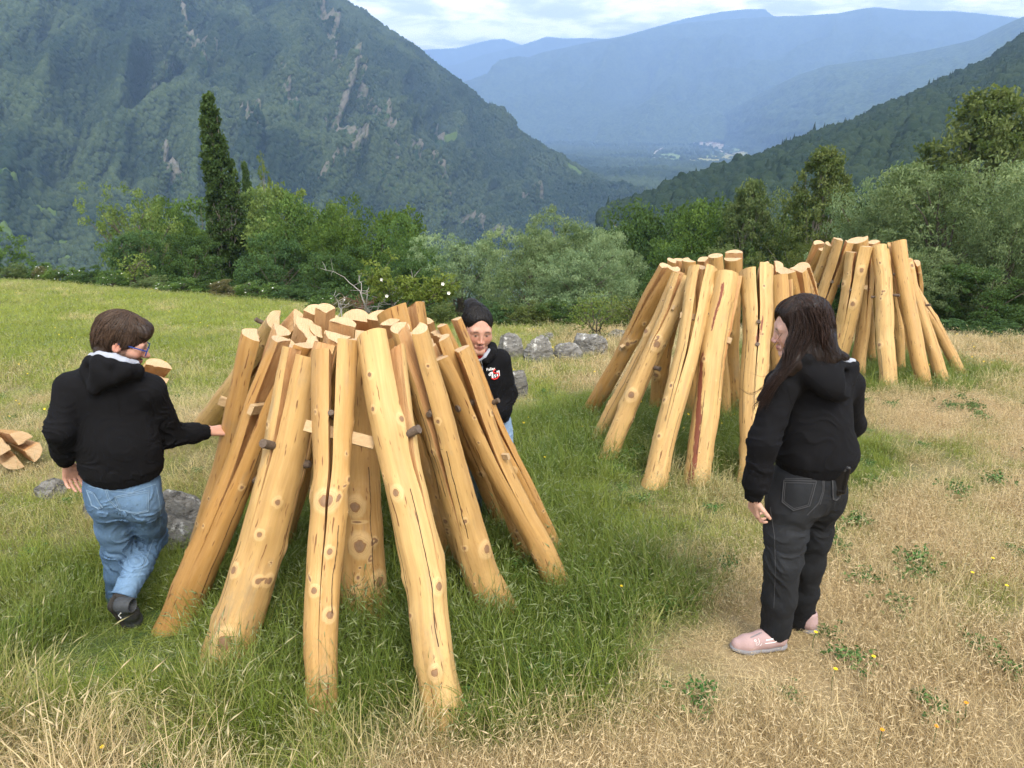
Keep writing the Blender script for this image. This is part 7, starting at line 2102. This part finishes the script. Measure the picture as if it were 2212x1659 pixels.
def boulder(u, v, wpx, hpx, label, seed, y=None, depth=0.8, slab=0.0, group=None, turn=0.0):
    """u, v: foot of the rock in the view; apparent width and height"""
    b = Gp(u, v) if y is None else P(u, v, y)
    d = b[1] * CP - b[2] * SP
    w, h = wpx * d / FPX / 2, hpx * d / FPX
    bm = bmesh.new(); bmesh.ops.create_icosphere(bm, subdivisions=5, radius=1.0)
    V = np.array([q.co[:] for q in bm.verts]); F = np.array([[q.index for q in f.verts] for f in bm.faces]); bm.free()
    # flattened facets: clip the ball by a few planes
    rng = np.random.default_rng(seed)
    for k in range(7):
        n = rng.normal(size=3); n[2] = abs(n[2]) * .8; n /= np.linalg.norm(n); o = rng.uniform(.62, .86)
        s = V @ n - o; V = V - np.where(s > 0, s * .88, 0)[:, None] * n
    n1 = fbm(V[:, 0] * 1.5 + seed, V[:, 1] * 1.5, V[:, 2] * 1.5, seed, 5) - .5
    n2 = ridged(V[:, 0] * 3.2 + seed, V[:, 1] * 3.2, V[:, 2] * (3.2 + 6 * slab), seed + 3, 4) - .6
    V = V * (1 + .50 * n1 + .22 * n2)[:, None]
    c_, s_ = math.cos(turn), math.sin(turn)
    V = V * np.array([w, w * depth, h * 0.72]); V[:, 2] += h * .16
    V = np.stack([V[:, 0] * c_ - V[:, 2] * s_, V[:, 1], V[:, 0] * s_ + V[:, 2] * c_], -1)
    me = mesh_np('boulder', V, [F], [ROCK])
    o = link('boulder', me, None, b)
    tag(o, label, 'boulder', group)
BG = 'lichen-covered boulders right of the bending woman'
boulder(1103, 774, 60, 66, 'lichen boulder next to the shoulder of the bending woman, leftmost of its row', 1, group=BG)
boulder(1166, 778, 72, 60, 'low lichen boulder, second of the row right of the bending woman', 2, group=BG)
boulder(1226, 775, 62, 48, 'small pale boulder third in the row right of the bending woman', 3, group=BG)
boulder(1270, 762, 84, 58, 'largest boulder at the right end of the row behind the bending woman', 4, group=BG)
boulder(1187, 738, 34, 22, 'little boulder behind the middle of the row right of the bending woman', 5, group=BG)
boulder(1334, 730, 46, 24, 'boulder half hidden in weeds left of the middle stack', 6, group=BG)
boulder(1112, 862, 56, 78, 'tall grey rock beside the hip of the bending woman', 7)
boulder(384, 1148, 190, 112, 'long streaked grey rock behind the legs of the bearded man', 8, slab=1.0, turn=-.38, depth=.6)
boulder(112, 1068, 60, 40, 'pale rounded rock under the hand of the bearded man', 9)
boulder(205, 1110, 50, 50, 'rock in the grass behind the left leg of the bearded man', 10)
boulder(225, 630, 36, 16, 'flat grey stone on the upper edge of the meadow at left', 11, y=24.5)
boulder(366, 630, 20, 7, 'tiny pale stone below the shrubs near the poplar', 12, y=22.2)

# ---- rose bush with dead branches behind the near stack, young bush left of the middle stack
DEADWOOD = bark_material('dead_wood', (0.20, 0.18, 0.16), (0.46, 0.42, 0.38), 30)
REDTWIG = bark_material('red_twig', (0.075, 0.030, 0.022), (0.19, 0.085, 0.06), 30)
def bush(name, foot, spec, label, leafmat, nleaf, leaf, seed, twig=BARK, flowers=0, cat='bush', rad=.014, spread=.10, y=None):
    """canes through surveyed points; leaves sit in clumps on the outer half of the canes"""
    rng = np.random.default_rng(seed)
    b = Gp(*foot) if y is None else P(foot[0], foot[1], y); yb = b[1]
    root = empty(name, b)
    tb = MB(); C = []
    for pts in spec:
        q = np.array([b + rng.normal(size=3) * np.array([.05, .05, 0])] + [P(u, v, yb + rng.normal() * .25) for u, v in pts])
        t = np.linspace(0, len(q) - 1, 12)
        c = np.stack([np.interp(t, np.arange(len(q)), q[:, k]) for k in range(3)], -1)
        c[1:-1] = (c[:-2] + 2 * c[1:-1] + c[2:]) / 4 + rng.normal(size=(10, 3)) * .012
        tb.tube(c, rad * (1 - .75 * np.linspace(0, 1, 12)), 5)
        for k in range(6):      # side twigs
            i = int(rng.integers(3, 11)); e = c[i] + rng.normal(size=3) * np.array([.16, .14, .10]) + np.array([0, 0, .06])
            tb.tube([c[i], (c[i] + e) / 2 + rng.normal(size=3) * .015, e], [rad * .4, rad * .3, rad * .12], 4, cap=False); C.append(e)
        C += list(c[5:])
    tb.build('canes', [twig], root, sharp=None)
    if nleaf:
        C = np.array(C); C = np.repeat(C, 2, 0) + rng.normal(size=(2 * len(C), 3)) * spread * .6
        V, F, H = leaves(rng, C, nleaf, np.full(len(C), spread), leaf, np.clip(rng.normal(.55, .25, len(C)), 0, 1), .1, .55)
        link('foliage', mesh_np('foliage', V, [F], [leafmat], smooth=False, attrs={'h': H}), root)
    if flowers:
        for k in range(flowers):
            c = C[int(rng.integers(len(C)))] + rng.normal(size=3) * .05 + np.array([0, -.05, .03])
            n = 6; fm = MB()
            for a in range(5):
                th = a * 1.2566; dx = np.array([math.cos(th), -.35, math.sin(th)]); sx = np.array([-math.sin(th), 0, math.cos(th)])
                fm.add(np.array([c, c + dx * .02 + sx * .014, c + dx * .034, c + dx * .02 - sx * .014]), [np.array([[0, 1, 2, 3]])])
            f = fm.build('flower', [PETAL], root, smooth=False)
    tag(root, label, cat)
    return root
bush('rose_bush', (862, 690), [[(850, 650), (830, 600), (818, 590)], [(845, 640), (812, 615), (800, 600)], [(880, 650), (905, 640), (925, 628)], [(870, 640), (885, 625), (870, 610)], [(930, 650), (962, 620), (985, 606)], [(940, 655), (950, 625), (940, 604)], [(900, 660), (935, 640), (960, 632)]],
     'leafy wild rose bush with a few white flowers behind the near stack', LM['bright'], 26, .060, 5, flowers=7, y=12.0)
bush('dead_bush', (800, 694), [[(790, 660), (772, 622), (748, 602), (722, 588), (692, 579)], [(784, 650), (780, 610), (776, 585)], [(815, 660), (840, 640), (865, 625)], [(795, 670), (830, 655), (850, 660)], [(790, 640), (800, 610), (804, 596)], [(872, 640), (888, 610), (896, 592)]],
     'grey leafless branches of a dead bush behind the near stack', None, 0, .04, 6, twig=DEADWOOD, y=12.6, rad=.012)
bush('dead_bush', (742, 694), [[(738, 670), (728, 648), (716, 634)], [(736, 660), (744, 650), (742, 640)]], 'small forked dead stem left of the leafless branches', None, 0, .04, 16, twig=DEADWOOD, y=12.4, rad=.012)
bush('dead_bush', (770, 672), [[(760, 650), (745, 640), (730, 632)], [(785, 650), (770, 640), (800, 630)], [(800, 655), (815, 640), (820, 632)], [(775, 655), (768, 640), (755, 628)], [(790, 660), (805, 652), (822, 650)]], 'reddish thorny twigs among the leafless branches', None, 0, .04, 17, twig=REDTWIG, y=13.4, rad=.010)
bush('young_bush', (1284, 722), [[(1270, 690), (1262, 668), (1258, 655)], [(1290, 690), (1300, 665), (1308, 650)], [(1283, 690), (1278, 660), (1276, 640)], [(1300, 700), (1320, 680), (1338, 668)], [(1270, 700), (1256, 690), (1250, 682)], [(1296, 690), (1312, 680), (1322, 650)]],
     'young upright green bush left of the middle stack', LM['bright'], 10, .045, 7, y=12.6)
bush('sapling', (289, 615), [[(290, 590), (297, 575), (308, 562)], [(289, 595), (281, 585), (275, 578)], [(290, 585), (300, 578), (313, 572)]], 'thin sapling on the upper meadow edge left of the poplar', LM['bright'], 6, .10, 8, y=24.5, spread=.22, rad=.03)
bush('weed', (1370, 700), [[(1365, 670), (1362, 650)], [(1380, 670), (1390, 652)], [(1352, 680), (1345, 664)]], 'tall weeds at the left foot of the middle stack', LM['olive'], 9, .05, 9, y=12.0)

# ---- yellow flowers standing singly in the dry grass
def yflower(u, v, label, mat=YPETAL, cat='flower', size=.016, stem=.12, seed=1):
    b = Gp(u, v + 12)
    root = empty('wildflower', b)
    rng = np.random.default_rng(seed)
    mb = MB(); top = np.array([rng.normal() * .01, -.01, stem]) + b
    mb.tube([b, (b + top) / 2 + rng.normal(size=3) * .006, top], [.0016, .0014, .0012], 5); mb.build('stem', [WEED_MAT], root)
    fb = MB()
    for k in range(6):
        a = k * 1.047; dx = np.array([math.cos(a), math.sin(a), .25]); sx = np.array([-math.sin(a), math.cos(a), 0])
        fb.add(np.array([top, top + dx * size * .6 + sx * size * .42, top + dx * size, top + dx * size * .6 - sx * size * .42]), [np.array([[0, 1, 2, 3]])])
    fb.add(np.array([top + np.array([math.cos(a) * .004, math.sin(a) * .004, .004]) for a in np.linspace(0, 5.2, 6)]), [np.array([list(range(6))])])
    fb.build('bloom', [mat], root, smooth=False)
    tag(root, label, cat, 'yellow wildflowers in the grass')
OPETAL = material('petal_orange', lambda N: {'Base Color': (0.80, 0.30, 0.01), 'Roughness': 0.6})
for i, (u, v, lab, m) in enumerate([(2131, 1231, 'yellow flower in dry grass, highest of those near the right edge', YPETAL), (2086, 1263, 'yellow flower in dry grass, left of the others near the right edge', YPETAL), (2159, 1292, 'yellow flower in dry grass closest to the right edge', YPETAL),
        (1864, 1451, 'yellow flower on the green weed patch in front of the pink shoes', YPETAL), (1755, 1397, 'yellow-green flower beside the pink trainer heel', YPETAL), (1797, 1479, 'small yellow flower at the left end of the green weed patch', YPETAL),
        (2063, 1554, 'orange flower in dry grass at lower right', OPETAL), (1890, 1614, 'orange flower in dry grass near the bottom edge', OPETAL), (2016, 1606, 'pale orange flower between the two orange ones near the bottom', OPETAL),
        (1343, 1294, 'yellow flower in green grass right of the near stack', YPETAL), (246, 1652, 'yellow flower cut by the bottom edge at left', YPETAL), (1176, 1003, 'yellow flower in the grass between the near and middle stacks', YPETAL)]):
    yflower(u, v, lab, m, seed=i, size=.010 if m is YPETAL else .009)
def meadow_flowers():
    rng = np.random.default_rng(9)
    bm = MB()
    for k in range(5):
        a = k * 1.2566; dx = np.array([math.cos(a), math.sin(a), .5]); sx = np.array([-math.sin(a), math.cos(a), 0])
        bm.add(np.array([[0, 0, 0], dx * .6 + sx * .4, dx, dx * .6 - sx * .4]), [np.array([[0, 1, 2, 3]])])
    F = np.concatenate(bm.F)
    src = bpy.data.objects.new('floret', mesh_np('floret', np.concatenate(bm.V), [F], [YPETAL], smooth=False))
    n = 900
    y = 6 + 17 * rng.random(n) ** 1.3; x = (rng.random(n) * 1.5 - .78) * y
    k = fbm(x * .8, y * .8, 0, 88, 3) > .47
    k &= (y < edge_y(x, y)) & ~((x > 2.2) & (y < 9))
    x, y = x[k], y[k]; n = len(x)
    s = rng.uniform(.008, .014, n)
    scatter('wildflowers', np.stack([x, y, gz(x, y) + rng.uniform(.10, .20, n)], -1), rng.normal(size=(n, 3)) * .3, np.stack([s, s, s], -1), np.zeros(n), source_collection('florets', [src]), {'tone': s}, 'stuff', 'tiny yellow flowers sprinkled over the far meadow', 'flowers')
meadow_flowers()
# ================================================================== CAMERA, SKY, SUN, AIR
cam = bpy.data.cameras.new('camera'); cam.sensor_width = 36; cam.lens = 36 * FPX / 2212
cam.clip_start = 0.05; cam.clip_end = 60000
camo = bpy.data.objects.new('camera', cam); COL.objects.link(camo)
camo.rotation_euler = (R(90) - PITCH, 0, 0)
SC.camera = camo

SUN_EL, SUN_AZ = R(52), R(158)      # azimuth measured from +y towards +x: behind the camera, to its right
sd = np.array([math.sin(SUN_AZ) * math.cos(SUN_EL), math.cos(SUN_AZ) * math.cos(SUN_EL), math.sin(SUN_EL)])
sl = bpy.data.lights.new('sun', 'SUN'); sl.energy = 3.0; sl.angle = R(30); sl.color = (1.0, 0.94, 0.84)
so = bpy.data.objects.new('sun', sl); COL.objects.link(so)
so.rotation_euler = Vector(-sd).to_track_quat('-Z', 'Y').to_euler()
so.location = sd * 50

w = bpy.data.worlds.new('World'); SC.world = w; w.use_nodes = True
nt = w.node_tree; nt.nodes.clear(); N = NT(nt)
sky = nt.nodes.new('ShaderNodeTexSky'); sky.sky_type = 'NISHITA'; sky.sun_disc = False
sky.sun_elevation = SUN_EL; sky.sun_rotation = SUN_AZ; sky.altitude = 1300; sky.air_density = 1.0; sky.dust_density = 1.5
d = N.coord('Generated')
sep = N.n('ShaderNodeSeparateXYZ', {0: d}, out=None)
zc = N.math('MAXIMUM', sep.outputs['Z'], 0.02)
# clouds live on a layer overhead: project the direction on it
q = N.n('ShaderNodeCombineXYZ', {0: N.math('DIVIDE', sep.outputs['X'], N.math('ADD', zc, 0.16)), 1: N.math('DIVIDE', sep.outputs['Y'], N.math('ADD', zc, 0.16)), 2: 0.0})
n1 = N.noise(N.mapping(q, loc=(2.3, 0.6, 0)), 1.15, 8, 0.6, 0.25)
n2 = N.noise(N.mapping(q, loc=(7.3, 4.6, 0)), 3.0, 7, 0.6, 0.3)
cov = N.mr(n1, 0.30, 0.46, smooth=True)
grey = N.mix(N.mr(n2, 0.36, 0.62, smooth=True), (5.6, 5.7, 6.0), (13.0, 12.6, 12.0))
blue = N.mix(0.35, sky.outputs[0], (7.6, 8.3, 9.4))
c = N.mix(cov, blue, grey)
c = N.mix(N.mr(sep.outputs['Z'], 0.22, 0.04, 0.0, 1.0, smooth=True), c, N.mix(1.0, c, (3.2, 3.0, 2.8), 'MULTIPLY'))
bg = nt.nodes.new('ShaderNodeBackground'); bg.inputs['Strength'].default_value = 0.095
nt.links.new(c, bg.inputs['Color'])
ow = nt.nodes.new('ShaderNodeOutputWorld'); nt.links.new(bg.outputs[0], ow.inputs['Surface'])

# the air of the valley
def build_haze():
    mb = MB()
    mb.box((800, 7060, 590), (9500, 0, 0), (0, 7960, 0), (0, 0, 785))
    m = bpy.data.materials.new('valley_haze'); m.use_nodes = True
    t = m.node_tree; t.nodes.clear()
    pv = t.nodes.new('ShaderNodeVolumePrincipled')
    pv.inputs['Color'].default_value = (0.30, 0.465, 0.79, 1)
    pv.inputs['Density'].default_value = HAZE
    pv.inputs['Anisotropy'].default_value = 0.0
    o = t.nodes.new('ShaderNodeOutputMaterial'); t.links.new(pv.outputs[0], o.inputs['Volume'])
    h = mb.build('haze', m, smooth=False)
    tag(h, 'blue mountain haze filling the valley', 'haze', kind='stuff')
HAZE = 1.95e-4
build_haze()

vs = SC.view_settings; vs.view_transform = 'Standard'; vs.look = 'None'; vs.exposure = 1.10; vs.gamma = 1.0; vs.use_curve_mapping = False
SC.display_settings.display_device = 'sRGB'
cy = SC.cycles
cy.max_bounces = 5; cy.diffuse_bounces = 3; cy.glossy_bounces = 2; cy.transmission_bounces = 3; cy.transparent_max_bounces = 12; cy.volume_bounces = 1
cy.use_denoising = True; cy.denoiser = 'OPENIMAGEDENOISE'; cy.denoising_input_passes = 'RGB_ALBEDO_NORMAL'
cy.denoising_prefilter = 'FAST'
cy.sample_clamp_indirect = 6; cy.use_fast_gi = False
